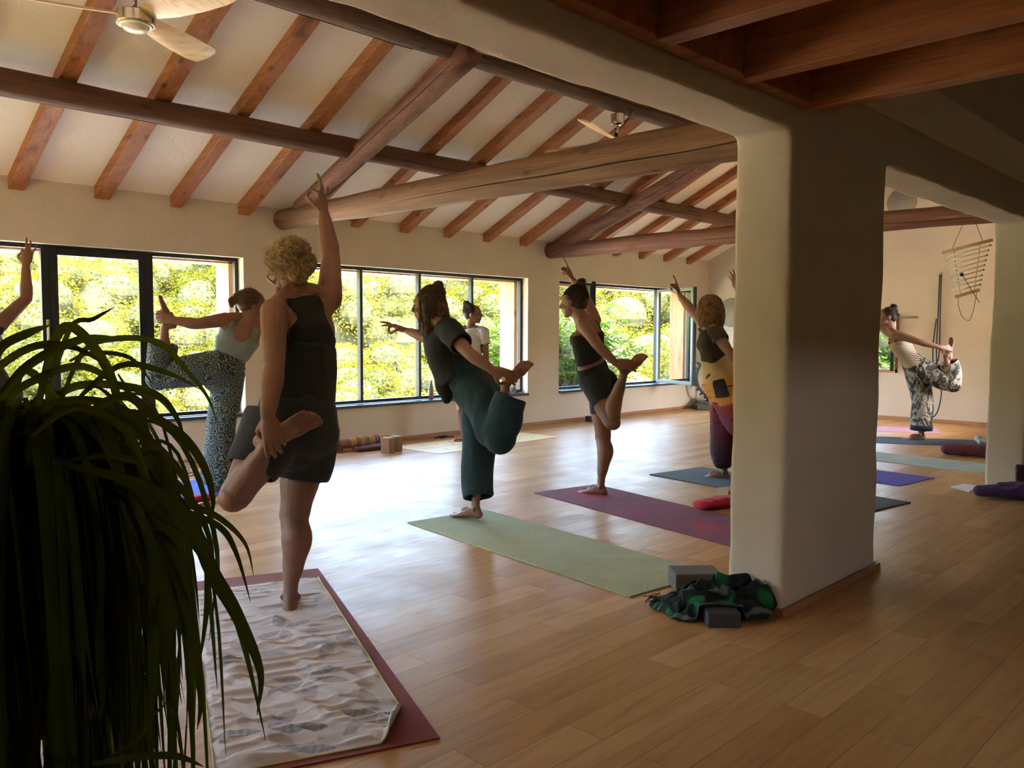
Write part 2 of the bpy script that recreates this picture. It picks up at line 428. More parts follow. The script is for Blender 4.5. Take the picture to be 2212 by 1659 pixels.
# end wall with its small window
E0, E1, EZ0, EZ1 = 4.34, 5.3, 0.66, 1.50
b = MB()
b.box((XE, YF, 0), (XE+0.4, E0, 2.75)); b.box((XE, E1, 0), (XE+0.4, YW, 2.75))
b.box((XE, E0, 0), (XE+0.4, E1, EZ0)); b.box((XE, E0, EZ1), (XE+0.4, E1, 2.75))
b.add([(XE, YF, 2.7), (XE, YW, 2.7), (XE, YR, ceil_z(YR)+0.3), (XE+0.4, YF, 2.7), (XE+0.4, YW, 2.7), (XE+0.4, YR, ceil_z(YR)+0.3)],
      [(0,2,1), (3,4,5), (0,1,4,3), (1,2,5,4), (2,0,3,5)])
tag(b.build('wall_end', M['plaster'], smooth=False), kind='structure')
b = MB(); LW0, LW1, LZ0, LZ1 = 4.4, 6.6, 0.5, 1.9
b.box((XL-0.3, -3.2, 0), (XL, LW0, 4.2)); b.box((XL-0.3, LW1, 0), (XL, YW+0.45, 4.2)); b.box((XL-0.3, LW0, 0), (XL, LW1, LZ0)); b.box((XL-0.3, LW0, LZ1), (XL, LW1, 4.2)); tag(b.build('wall_left', M['plaster'], smooth=False), kind='structure')
b = MB(); BX0, BX1, BZ0, BZ1 = 1.35, 1.85, 1.7, 2.0
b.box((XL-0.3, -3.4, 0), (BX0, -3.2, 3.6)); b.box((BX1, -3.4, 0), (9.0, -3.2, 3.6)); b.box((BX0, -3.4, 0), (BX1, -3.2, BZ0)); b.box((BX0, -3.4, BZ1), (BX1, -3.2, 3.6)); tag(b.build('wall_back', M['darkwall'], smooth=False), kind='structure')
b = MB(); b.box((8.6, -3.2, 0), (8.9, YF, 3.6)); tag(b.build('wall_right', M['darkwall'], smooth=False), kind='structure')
# front wall with the two openings: a hand-rounded plaster mass
XO0, XC0, XC1, XC2 = -0.5, 3.29, 4.30, 7.17; ZO = 2.05; DX0, DX1, DZ0, DZ1 = 9.7, 11.3, 1.0, 2.0
def notch_wall():
    me_b = MB()
    me_b.box((XL, YF, 0), (XO0, YB, 3.2)); me_b.box((XL, YF, ZO), (DX0, YB, 3.2)); me_b.box((DX0, YF, DZ1), (XE+0.2, YB, 3.2)); me_b.box((DX0-.05, YF, 0), (DX1+.05, YB, DZ0))
    me_b.box((XC0, YF, 0), (XC1, YB, 2.3)); me_b.box((XC2, YF, 0), (DX0, YB, 2.3)); me_b.box((DX1, YF, 0), (XE+0.2, YB, 2.3)); 
    me = remeshed(me_b, 'wall_front', 0.025, 3, 0.5)
    V = verts(me); N = normals(me)
    for i in range(len(V)):
        p = Vector(V[i]); h = noise.noise(p*3.1)*0.010 + noise.noise(p*9.0)*0.0035
        V[i] += N[i]*h
    setv(me, V); return me
o = link_mesh(notch_wall(), 'wall_front', M['plaster']); tag(o, kind='structure')
# roof: two plastered slopes
def slope(name, y0, y1):
    b = MB(); z0 = ceil_z(y0); z1 = ceil_z(y1)
    b.add([(XL-.3,y0,z0),(XE+.4,y0,z0),(XE+.4,y1,z1),(XL-.3,y1,z1),(XL-.3,y0,z0+.25),(XE+.4,y0,z0+.25),(XE+.4,y1,z1+.25),(XL-.3,y1,z1+.25)],
          [(0,3,2,1),(4,5,6,7),(0,1,5,4),(1,2,6,5),(2,3,7,6),(3,0,4,7)])
    return b
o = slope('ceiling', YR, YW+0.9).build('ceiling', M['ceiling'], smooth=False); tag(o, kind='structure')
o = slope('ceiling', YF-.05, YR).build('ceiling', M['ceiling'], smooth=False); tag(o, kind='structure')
b = MB(); b.box((XL-.3, -3.4, 2.32), (3.36, YF+0.0, 2.40)); tag(b.build('ceiling', M['ply'], smooth=False), kind='structure')
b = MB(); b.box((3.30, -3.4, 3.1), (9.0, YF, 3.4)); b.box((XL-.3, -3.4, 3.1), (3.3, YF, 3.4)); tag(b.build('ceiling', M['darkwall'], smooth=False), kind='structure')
# skirting
b = MB(); b.box((XL, YW-0.018, 0), (XE-.002, YW-.001, 0.042)); tag(b.build('baseboard_windows', M['skirt'], smooth=False, bevel=.004), kind='structure')
b = MB(); b.box((XE-0.018, YB, 0), (XE-.001, YW, 0.05)); tag(b.build('baseboard_end', M['skirty'], smooth=False, bevel=.004), kind='structure')
b = MB()
b.box((XC0-0.022, YF-.022, 0), (XC1+0.022, YF-.002, 0.034)); b.box((XC0-.022, YF-.002, 0), (XC0-.002, YB+.02, 0.034)); b.box((XC1+.002, YF-.002, 0), (XC1+.022, YB+.02, .034))
tag(b.build('baseboard_column', M['skirt'], smooth=False, bevel=.004), kind='structure')
b = MB(); b.box((7.6, YB+.014, 0), (12.1, YB+.03, 0.07)); tag(b.build('baseboard_front', M['skirt'], smooth=False, bevel=.003), kind='structure')

# windows
def pane_frame(b, x0, x1, z0, z1, y0, y1, w):
    b.box((x0,y0,z0),(x1,y1,z0+w)); b.box((x0,y0,z1-w),(x1,y1,z1)); b.box((x0,y0,z0+w),(x0+w,y1,z1-w)); b.box((x1-w,y0,z0+w),(x1,y1,z1-w))
FY0, FY1 = 7.50, 7.55
def window(idx, w0, w1, bars, panes, zoff=0.0):
    root = empty('window_%d' % idx, (w0, YW+.1, WZ0)); tag(root, kind='structure')
    b = MB(); pane_frame(b, w0, w1, WZ0+.035, WZ1, FY0, FY1, 0.035)
    for bx, bw in bars: b.box((bx-bw/2, FY0-.012, WZ0+.06), (bx+bw/2, FY1, WZ1-.02))
    b.build('window_frame', M['metal'], root, smooth=False, bevel=.003)
    for (a, c) in panes:
        b = MB(); b.box((a, 7.524, WZ0+.06), (c, 7.528, WZ1-.03)); b.build('window_pane', M['glass'], root, smooth=False)
    b = MB(); b.box((w0+.005, YW-.035, WZ0-.0), (w1-.005, FY1, WZ0+.03)); b.build('window_sill', M['slate'], root, smooth=False, bevel=.004)
    b = MB()
    b.box((w0, 7.60, WZ0), (w0+.05, 7.86, WZ1)); b.box((w1-.05, 7.60, WZ0), (w1, 7.86, WZ1)); b.box((w0, 7.60, WZ1-.05), (w1, 7.86, WZ1))
    b.build('window_lining', M['reveal'], root, smooth=False)
    return root
q = 0.84
w1r = window(1, *WINX[0], [(1.36, .04), (2.20, .075), (3.02, .085)], [(.55, 1.34), (1.38, 2.17), (2.23, 2.98), (3.06, 3.85)])
b = MB(); pane_frame(b, 2.235, 2.985, WZ0+.07, WZ1-.03, 7.478, 7.50, 0.05); b.build('window_sash', M['metal'], w1r, smooth=False, bevel=.003)
b = MB(); b.box((2.185,7.462,1.05),(2.205,7.488,1.30)); b.box((2.19,7.45,1.14),(2.2,7.465,1.24)); b.build('window_handle', M['chrome'], w1r, smooth=False, bevel=.002)
window(2, *WINX[1], [(5.29, .035), (6.10, .035), (6.92, .035)], [(4.48, 5.27), (5.31, 6.08), (6.12, 6.90), (6.94, 7.78)])
w3 = window(3, *WINX[2], [(9.20, .05), (10.84, .05)], [(8.45, 9.17), (10.87, 11.75)])
def leaf(h, ang, wid, parent):
    """an opened window leaf hinged at h = (x, y), swung to direction ang"""
    d = Vector((math.cos(ang), math.sin(ang), 0)); n = Vector((-d.y, d.x, 0)); H0 = Vector((h[0], h[1], 0)); z0, z1 = WZ0+.05, WZ1-.03
    b = MB(); w = .045; t = .024
    for (a, c, za, zb) in ((0, wid, z0, z0+w), (0, wid, z1-w, z1), (0, w, z0+w, z1-w), (wid-w, wid, z0+w, z1-w)):
        b.obox(H0+d*(a+c)/2+Vector((0,0,(za+zb)/2)), d*(c-a)/2, n*t, Vector((0,0,(zb-za)/2)))
    o = b.build('window_leaf', [M['lmetal']], parent, smooth=False, bevel=.003)
    b = MB(); b.obox(H0+d*(wid+.008)+Vector((0,0,(z0+z1)/2)), d*.012, n*(t+.004), Vector((0,0,(z1-z0)/2+.006)))
    b.obox(H0+d*(wid-.02)+n*.035+Vector((0,0,1.05)), d*.01, n*.014, Vector((0,0,.02)))
    b.obox(H0+d*(wid-.02)+n*.05+Vector((0,0,1.10)), d*.008, n*.006, Vector((0,0,.07))); b.build('window_leaf_edge', M['metal'], parent, smooth=False)
    b = MB(); b.obox(H0+d*wid/2+Vector((0,0,(z0+z1)/2)), d*(wid/2-w), n*.003, Vector((0,0,(z1-z0)/2-w))); b.build('window_leaf_pane', M['glass'], parent, smooth=False)
leaf((10.80, 7.46), R(-107), 0.84, w3)
leaf((9.22, 7.46), R(-141), 0.78, w3)
r5 = empty('window_5', (XL, LW0, LZ0)); tag(r5, kind='structure')  # unseen window added to bring more light in from the left
b = MB()
for (a, c, e, f) in ((LW0, LW1, LZ0, LZ0+.05), (LW0, LW1, LZ1-.05, LZ1), (LW0, LW0+.05, LZ0, LZ1), (LW1-.05, LW1, LZ0, LZ1), (5.47, 5.53, LZ0, LZ1)): b.box((XL-.2, a, e), (XL-.14, c, f))
b.build('window_frame', M['metal'], r5, smooth=False, bevel=.004)
b = MB(); b.box((XL-.172, LW0+.05, LZ0+.05), (XL-.168, LW1-.05, LZ1-.05)); b.build('window_pane', M['glass'], r5, smooth=False)
r6 = empty('window_6', (BX0, -3.3, BZ0)); tag(r6, kind='structure')  # small window added behind the camera, lifts the light on the column face
b = MB(); pane_frame(b, BX0, BX1, BZ0, BZ1, -3.34, -3.28, .03); b.build('window_frame', M['metal'], r6, smooth=False, bevel=.004)
b = MB(); b.box((BX0+.03, -3.312, BZ0+.03), (BX1-.03, -3.308, BZ1-.03)); b.build('window_pane', M['glass'], r6, smooth=False)
d1 = empty('window_7', (DX0, YF+.1, DZ0)); tag(d1, kind='structure')  # added window out of view, brightens the window wall and far end
b = MB(); pane_frame(b, DX0, DX1, DZ0, DZ1, YF+.08, YF+.14, .05); b.build('window_frame', M['metal'], d1, smooth=False, bevel=.004)
b = MB(); b.box((DX0+.05, YF+.108, DZ0+.05), (DX1-.05, YF+.112, DZ1-.05)); b.build('window_pane', M['glass'], d1, smooth=False)
b = MB(); b.box((9.1, -0.2, 2.75), (12.4, YF-.01, 2.85)); tag(b.build('added_sun_canopy', M['joist'], smooth=False), kind='structure')  # unseen canopy added to keep direct sun out of the front window
r4 = empty('window_4', (XE, E0, EZ0)); tag(r4, kind='structure')
b = MB(); 
for (a, c, e, f) in ((E0, E1, EZ0, EZ0+.05), (E0, E1, EZ1-.05, EZ1), (E0, E0+.05, EZ0, EZ1), (E1-.05, E1, EZ0, EZ1)): b.box((XE+.02, a, e), (XE+.09, c, f))
b.build('window_frame', M['reveal'], r4, smooth=False, bevel=.004)
b = MB(); b.obox((XE-.05, E0+.06, (EZ0+EZ1)/2), (.07,.02,0), (-.005,.018,0), (0,0,(EZ1-EZ0)/2-.03)); b.build('window_leaf', M['metal'], r4, smooth=False)
b = MB(); b.box((XE+.05, E0+.05, EZ0+.05), (XE+.054, E1-.05, EZ1-.05)); b.build('window_pane', M['glass'], r4, smooth=False)

# ------------------------------------------------------------------ roof timbers
def und(y): return ceil_z(y) - 0.10
X0 = 1.92; SP = 0.637
ORD = ['first', 'second', 'third', 'fourth', 'fifth', 'sixth', 'seventh', 'eighth', 'ninth', 'tenth', 'eleventh', 'twelfth', 'thirteenth', 'fourteenth', 'fifteenth', 'sixteenth', 'seventeenth']
for k in range(-1, 16):
    x = X0 + SP*k; 
    b = MB()
    wv = 0.115 + 0.012*math.sin(k*2.3); y0, y1 = YW+0.02, YR-0.06
    vs = []
    nseg = 14
    for i in range(nseg+1):
        t = i/nseg; y = y0+(y1-y0)*t; jx = 0.006*noise.noise(Vector((k*3.1, y*1.4, 0))); jw = wv*(1+.05*noise.noise(Vector((k*1.7, y*2.0, 4))))
        for (dx, dz) in ((0, .02), (jw, .02), (jw, -.10+.004*noise.noise(Vector((k, y*3, 9)))), (0, -.10)):
            vs.append((x+jx+dx, y, ceil_z(y)+dz))
    fs = []
    for i in range(nseg):
        for j in range(4):
            a = i*4+j; c = i*4+(j+1) % 4; fs.append((a, c, c+4, a+4))
    fs += [(3,2,1,0), tuple(nseg*4+j for j in range(4))]
    b.add(vs, fs)
    o = b.build('roof_rafter', M['rafter'], smooth=False, bevel=.006)
    if k >= 0: lb = 'orange squared pine rafter on the window slope, %s in view counted from the photo\'s left' % ORD[k]
    else: lb = 'orange squared pine rafter on the window slope, just beyond the photo\'s left edge'
    tag(o, lb, 'rafter', 'rafters on the window side roof slope')
for k in range(-1, 16):
    x = X0+SP*k; b = MB(); y0, y1 = YB-.1, YR-.1
    b.add([(x,y0,ceil_z(y0)+.02),(x+.12,y0,ceil_z(y0)+.02),(x+.12,y1,ceil_z(y1)+.02),(x,y1,ceil_z(y1)+.02),(x,y0,und(y0)),(x+.12,y0,und(y0)),(x+.12,y1,und(y1)),(x,y1,und(y1))],
          [(3,2,1,0),(4,5,6,7),(0,1,5,4),(1,2,6,5),(2,3,7,6),(3,0,4,7)])
    o = b.build('roof_rafter', M['rafter'], smooth=False, bevel=.006)
    tag(o, 'orange squared pine rafter on the slope above the plaster wall with openings', 'rafter', 'rafters on the opening side roof slope')
def log(name, a, c, r0, r1, mat, label, wob=0.012, seed=0, crack=True, flat=False, parent=None):
    a, c = Vector(a), Vector(c); L = (c-a).length; n = max(8, int(L/0.22)); t = (c-a)/L
    side = t.cross(Vector((0,0,1))).normalized(); up = side.cross(t)
    b = MB(); pts = []; rr = []
    for i in range(n+1):
        s = i/n; w = wob*math.sin(PI*min(1, s*4))*min(1, (1-s)*4)
        p = a+(c-a)*s + side*w*noise.noise(Vector((s*L*0.8, seed, 0)))*2 + up*w*noise.noise(Vector((s*L*0.8, seed, 7)))*2
        pts.append(p); rr.append((r0+(r1-r0)*s)*(1+0.09*noise.noise(Vector((s*L*1.6, seed, 3)))))
    nn = 20; vs = []; fs = []
    for i, p in enumerate(pts):
        for q in range(nn):
            an = 2*PI*q/nn; rad = rr[i]*(1+0.05*noise.noise(Vector((math.cos(an)*1.3, math.sin(an)*1.3, i*0.35+seed))))
            if flat: rad *= min(1.0, 0.86/max(abs(math.cos(an)), abs(math.sin(an))))*1.1
            vs.append(p+side*rad*math.cos(an)+up*rad*math.sin(an))
    for i in range(n):
        for q in range(nn):
            x = i*nn+q; y = i*nn+(q+1) % nn; fs.append((x, y, y+nn, x+nn))
    e = len(pts)*nn
    vs += [pts[0]-t*0.008, pts[-1]+t*0.008]
    for q in range(nn): fs.append((e, (q+1) % nn, q)); fs.append((e+1, n*nn+q, n*nn+(q+1) % nn))
    b.add(vs, fs); b.mi = 1
    if crack:
        for an, s0, s1 in ((R(200), .02, .55), (R(335), .35, .95), (R(255), .1, .4)):
            ks = 24; 
            for j in range(ks):
                s = s0+(s1-s0)*j/ks; s2 = s0+(s1-s0)*(j+1)/ks
                def P(ss):
                    f = ss*n; i = min(int(f), n-1); fr = f-i; p = pts[i].lerp(pts[i+1], fr); rad = rr[i]*(1-fr)+rr[i+1]*fr
                    aa = an + 0.14*noise.noise(Vector((ss*L*1.1, seed+an, 2)))*2
                    wd = 0.055*(math.sin(PI*(ss-s0)/(s1-s0)))**0.6*(0.5+0.5*abs(noise.noise(Vector((ss*L*4, seed, an)))))
                    return [p+(side*math.cos(aa+dd)+up*math.sin(aa+dd))*(rad*1.035) for dd in (-wd, wd)], p
                (l0, r0_), c0 = P(s); (l1, r1_), c1 = P(s2)
                m0 = l0.lerp(r0_, .5).lerp(c0, .08); m1 = l1.lerp(r1_, .5).lerp(c1, .08)
                b.add([l0, r0_, m0, l1, r1_, m1], [(0,1,4,3), (0,3,5,2), (1,2,5,4)])
    if parent is not None: return b.build(name, [mat, M['crack']], parent)
    o = b.build(name, [mat, M['crack']], origin=(a+c)/2); tag(o, label, 'timber beam'); return o
o = log('purlin_log', (XL, 6.16, und(6.16)-.085), (XE, 6.16, und(6.16)-.085), .088, .088, M['logx2'], 'long brown round purlin log running under the rafters halfway up the window slope', .02, 1)
log('ridge_log', (XL, 4.83, 3.375), (XE, 4.83, 3.375), .115, .12, M['logx'], 'grey brown weathered ridge log at the top of the roof', .03, 5)
log('purlin_log', (XL, 3.1, und(3.1)-.085), (XE, 3.1, und(3.1)-.085), .085, .085, M['logx2'], 'round purlin log on the roof slope above the plaster wall with openings', .02, 9)
tr1 = empty('roof_truss', (4.3, YR, 2.3)); tag(tr1, 'nearer log roof truss with thick pale tie beam between window wall and column', 'roof truss')
tr2 = empty('roof_truss', (8.25, YR, 2.3)); tag(tr2, 'farther log roof truss with a reddish tie beam, above the third window', 'roof truss')
log('tie_beam_log', (4.30, YW+.02, 2.305), (4.33, YB-.08, 2.32), .098, .14, M['logy'], '', .012, 12, parent=tr1)
log('principal_rafter_log', (4.30, 7.05, 2.385), (4.30, 4.66, 3.30), .088, .098, M['logp'], '', .008, 15, parent=tr1)
log('principal_rafter_log', (4.30, 2.15, 2.44), (4.30, 4.62, 3.36), .075, .075, M['logx'], '', .008, 18, crack=False, parent=tr1)
log('tie_beam_log', (8.22, YW+.02, 2.285), (8.30, YB-.08, 2.29), .10, .098, M['logp'], '', .01, 22, parent=tr2)
log('principal_rafter_log', (8.22, 7.05, 2.37), (8.22, 4.66, 3.26), .09, .095, M['logp'], '', .008, 25, parent=tr2)
log('principal_rafter_log', (8.22, 2.15, 2.40), (8.22, 4.60, 3.26), .09, .095, M['logp'], '', .008, 28, crack=False, parent=tr2)
# mezzanine joists over the camera
jn = ['outer mezzanine beam beside the column', 'mezzanine joist next to the outer beam', 'mezzanine joist second from the outer beam', 'mezzanine joist third from the outer beam', 'mezzanine joist fourth from the outer beam', 'mezzanine joist fifth from the outer beam', 'mezzanine joist sixth from the outer beam']
for k in range(7):
    x = 3.285 - 0.54*k; z0 = 2.112
    b = MB(); b.box((x, -3.2, z0), (x+.075, YF-.075, 2.325)); o = b.build('mezzanine_joist', M['joist'], smooth=False, bevel=.004)
    tag(o, 'orange pine ' + jn[k], 'joist', 'joists under the mezzanine')
b = MB(); b.box((XL, YF-.075, 2.13), (3.36, YF-.012, 2.325)); tag(b.build('rim_beam', M['joist'], smooth=False, bevel=.005), 'orange pine rim beam fixed along the plaster header', 'timber beam')

# ------------------------------------------------------------------ people
def skin_mat(name, c):
    m, nt, b = new_mat(name)
    vec = coords(nt); f = noise_tex(nt, vec, 14, 4)
    r = ramp(nt, f, [(0.3, mulc(c, .88)), (0.7, mulc(c, 1.08))]); nt.links.new(r.outputs[0], b.inputs['Base Color'])
    b.inputs['Roughness'].default_value = 0.55; b.inputs['Subsurface Weight'].default_value = 0.08
    b.inputs['Subsurface Radius'].default_value = (0.02, 0.008, 0.004); b.inputs['Subsurface Scale'].default_value = 0.5
    return m
M['skin_a'] = skin_mat('tanned skin', (0.235, 0.105, 0.06))
M['skin_b'] = skin_mat('warm skin', (0.26, 0.115, 0.065))
M['nail'] = simple('dark nail polish', (0.05, 0.01, 0.015), 0.3)
M['lip'] = simple('lips', (0.42, 0.16, 0.13), 0.5)
M['eye'] = simple('dark eye', (0.03, 0.02, 0.015), 0.25)
def fabric(name, c, rough=0.9, bmp=0.15, vary=0.12, bs=70, sheen=0.03):
    m, nt, b = new_mat(name); vec = coords(nt)
    f = noise_tex(nt, vec, 9, 4); r = ramp(nt, f, [(0.3, mulc(c, 1-vary)), (0.7, mulc(c, 1+vary))]); nt.links.new(r.outputs[0], b.inputs['Base Color'])
    b.inputs['Roughness'].default_value = rough; b.inputs['Sheen Weight'].default_value = sheen
    bump(nt, b, noise_tex(nt, vec, bs, 5, 0.6), bmp, 0.02); return m
def hairmat(name, dark, light):
    m, nt, b = new_mat(name); vec = coords(nt)
    f = noise_tex(nt, vec, 45, 4, 0.7); r = ramp(nt, f, [(0.35, dark), (0.65, light)]); nt.links.new(r.outputs[0], b.inputs['Base Color'])
    b.inputs['Roughness'].default_value = 0.5; b.inputs['Specular IOR Level'].default_value = 0.3
    bump(nt, b, noise_tex(nt, vec, 160, 3), 0.4, 0.004); return m

def unit(v): v = Vector(v); return v.normalized() if v.length > 1e-9 else Vector((0,0,1))
def perp(v, t): return v - t*v.dot(t)

def finger(b, base, d, side, n, lens, bends, r, spread=0.0):
    """a chain of three bones, bending about the side axis towards n"""
    p = Vector(base); a = 0.0; pts = [p.copy()]; dd = unit(d*math.cos(spread)+side*math.sin(spread))
    for L, bd in zip(lens, bends):
        a += R(bd); p = p + (dd*math.cos(a)+n*math.sin(a))*L; pts.append(p.copy())
    k = len(pts)
    rr = [r*1.08, r, r*0.92, r*0.8][:k]
    for i in range(k-1):
        b.sweep([pts[i], pts[i+1]], [rr[i], rr[i+1]], n=10, round_ends=True)
    return pts
def hand(b, wrist, d, w, left=False, pose='mudra', s=1.0, tgt=None):
    """wrist point, d towards the fingers, w towards the thumb side"""
    d = unit(d); w = unit(perp(Vector(w), d)); n = d.cross(w) if left else w.cross(d)   # n: where the palm faces
    wrist = Vector(wrist)
    kn = wrist+d*0.088*s
    b.sweep([wrist-d*.02*s, wrist+d*.012*s, wrist+d*.05*s, kn], [.024*s, .027*s, .037*s, .039*s], [.019*s, .018*s, .016*s, .012*s], up=n, n=14, sub=3, round_ends=False)
    b.ell(wrist+d*.038*s+w*.022*s+n*.008*s, d*.034*s, w*.018*s, n*.016*s, 12, 8)   # thumb pad
    b.ell(wrist+d*.042*s-w*.022*s+n*.005*s, d*.036*s, w*.015*s, n*.013*s, 12, 8)
    offs = [.0285, .0095, -.0095, -.027]; L = [(.040,.025,.020), (.044,.029,.021), (.041,.027,.020), (.032,.020,.018)]
    rs = [.0088, .0092, .0087, .0078]; kb = [.088, .092, .089, .081]
    tips = []
    for i in range(4):
        base = wrist + d*kb[i]*s + w*offs[i]*s
        ll = [x*s for x in L[i]]
        if pose == 'mudra':
            bd = [(52, 62, 38), (-4, 12, 8), (4, 14, 10), (-12, 10, 8)][i]; sp = [0.0, 0.05, -0.06, -0.38][i]
        elif pose == 'grip': bd = [(58, 62, 40), (64, 64, 40), (66, 64, 42), (66, 60, 45)][i]; sp = 0.0
        elif pose == 'wrap': bd = [(10, 34, 50), (14, 40, 52), (18, 44, 52), (24, 48, 52)][i]; sp = [.12, .03, -.06, -.16][i]
        elif pose == 'point': bd = [(0, 5, 5), (70, 80, 50), (74, 80, 50), (74, 75, 50)][i]; sp = 0
        else: bd = (18, 22, 14); sp = [.08, 0, -.05, -.12][i]
        tips.append(finger(b, base, d, w, n, ll, bd, rs[i]*s, sp))
    # thumb leaves the side of the palm near its base
    tb = wrist + d*.022*s + w*.026*s + n*.006*s
    if pose == 'mudra':
        tip = tips[0][-1]; mid = tb.lerp(tip, .55) + w*.020*s + d*0.0; m1 = tb.lerp(mid, .5)+w*.006*s
        ps = [tb, m1, mid, tip]
    elif pose in ('grip', 'wrap'):
        ps = [tb, tb+unit(w*.6+d*.6+n*.5)*.036*s]; ps.append(ps[-1]+unit(d*.5+n*.9+w*.1)*.032*s); ps.append(ps[-1]+unit(n*1.0+d*.3-w*.2)*.026*s)
    elif pose == 'point':
        ps = [tb, tb+unit(w*.5+d*.8+n*.4)*.038*s]; ps.append(ps[-1]+unit(d*.7+n*.6-w*.2)*.03*s); ps.append(ps[-1]+unit(d*.6+n*.4-w*.6)*.024*s)
    else:
        ps = [tb, tb+unit(w*.7+d*.8+n*.2)*.036*s]; ps.append(ps[-1]+unit(w*.25+d+n*.15)*.03*s); ps.append(ps[-1]+unit(w*.1+d+n*.2)*.024*s)
    rr = [.0125, .0115, .0105, .0088]
    for i in range(3): b.sweep([ps[i], ps[i+1]], [rr[i]*s, rr[i+1]*s], n=10, round_ends=True)
    return tips
def foot(b, ank, d, dn, s=1.0, side=None, toe_up=0.0, knee=None):
    """ank: ankle joint, d: heel to toes, dn: towards the sole"""
    d = unit(d); dn = unit(perp(Vector(dn), d)); w = d.cross(dn) if side is None else unit(perp(perp(Vector(side), d), dn))  # w: towards the big toe
    A = Vector(ank)
    def P(x, z, y=0): return A + d*x*s + dn*z*s + w*y*s
    kd = -dn if knee is None else unit(Vector(knee)-A)
    b.sweep([A+kd*.055*s, A+kd*.01*s, P(-.006,.018), P(-.010,.045)], [.025*s, .026*s, .029*s, .030*s], [.027*s,.030*s,.036*s,.036*s], up=d, n=14, sub=3, round_ends=True)
    b.ell(P(-.022,.045), d*.033*s, w*.030*s, dn*.029*s, 14, 9)
    b.sweep([P(-.02,.040), P(.03,.034), P(.075,.045,.004), P(.115,.053,.006), P(.145,.058,.004)], [.030*s,.033*s,.039*s,.046*s,.044*s], [.032*s,.038*s,.028*s,.019*s,.014*s], up=-dn, n=16, sub=4, round_ends=True)
    b.ell(P(.06,.026,.012), d*.06*s, w*.022*s, dn*.03*s, 12, 8)
    b.ell(P(0,.0,.032), d*.012*s, w*.010*s, dn*.013*s, 8, 6); b.ell(P(0,.004,-.034), d*.012*s, w*.009*s, dn*.014*s, 8, 6)
    ys = [.034, .013, -.004, -.019, -.032]; ln = [.056, .052, .047, .040, .032]; rr = [.0135, .0098, .0092, .0088, .0085]; x0 = [.140, .146, .144, .138, .128]
    for i in range(5):
        p0 = P(x0[i], .058, ys[i]); p1 = P(x0[i]+ln[i]*.55, .056-toe_up, ys[i]*1.02); p2 = P(x0[i]+ln[i], .062-toe_up*1.5, ys[i]*1.02)
        b.sweep([p0, p1], [rr[i]*s]*2, n=10, round_ends=True); b.sweep([p1, p2], [rr[i]*s, rr[i]*.93*s], n=10, round_ends=True)
def head(b, c, f, u, s=1.0):
    f = unit(f); u = unit(perp(Vector(u), f)); r = f.cross(u)
    c = Vector(c)
    def P(x, y, z): return c + r*x*s + f*y*s + u*z*s
    def E(x, y, z, a, bb, cc): b.ell(P(x,y,z), r*a*s, f*bb*s, u*cc*s, 18, 12)
    E(0, -.010, .022, .074, .090, .083)      # skull
    E(0, .030, .015, .064, .062, .078)       # brow and cheek mass
    E(0, .038, -.045, .052, .050, .056)      # jaw
    E(0, .068, -.088, .022, .020, .018)      # chin
    for sg in (-1, 1):
        E(sg*.033, .066, -.022, .022, .020, .020)   # cheek bones
        E(sg*.036, .030, -.070, .018, .040, .018)
        b.ell(P(sg*.075, -.002, -.012), f*.019*s+r*sg*.004*s, r*.008*s, u*.031*s, 12, 8)   # ear
    E(0, .082, .030, .045, .012, .012)       # brow ridge
    b.sweep([P(0,.088,.018), P(0,.103,-.006), P(0,.113,-.022)], [.007*s,.009*s,.013*s], [.010*s,.011*s,.010*s], up=f, n=10, sub=2, round_ends=True)
    E(0, .098, -.029, .017, .012, .008)
    E(0, .090, -.048, .022, .012, .007); E(0, .088, -.058, .020, .012, .007); E(0, .080, -.072, .020, .012, .010)
    return P, r, f, u

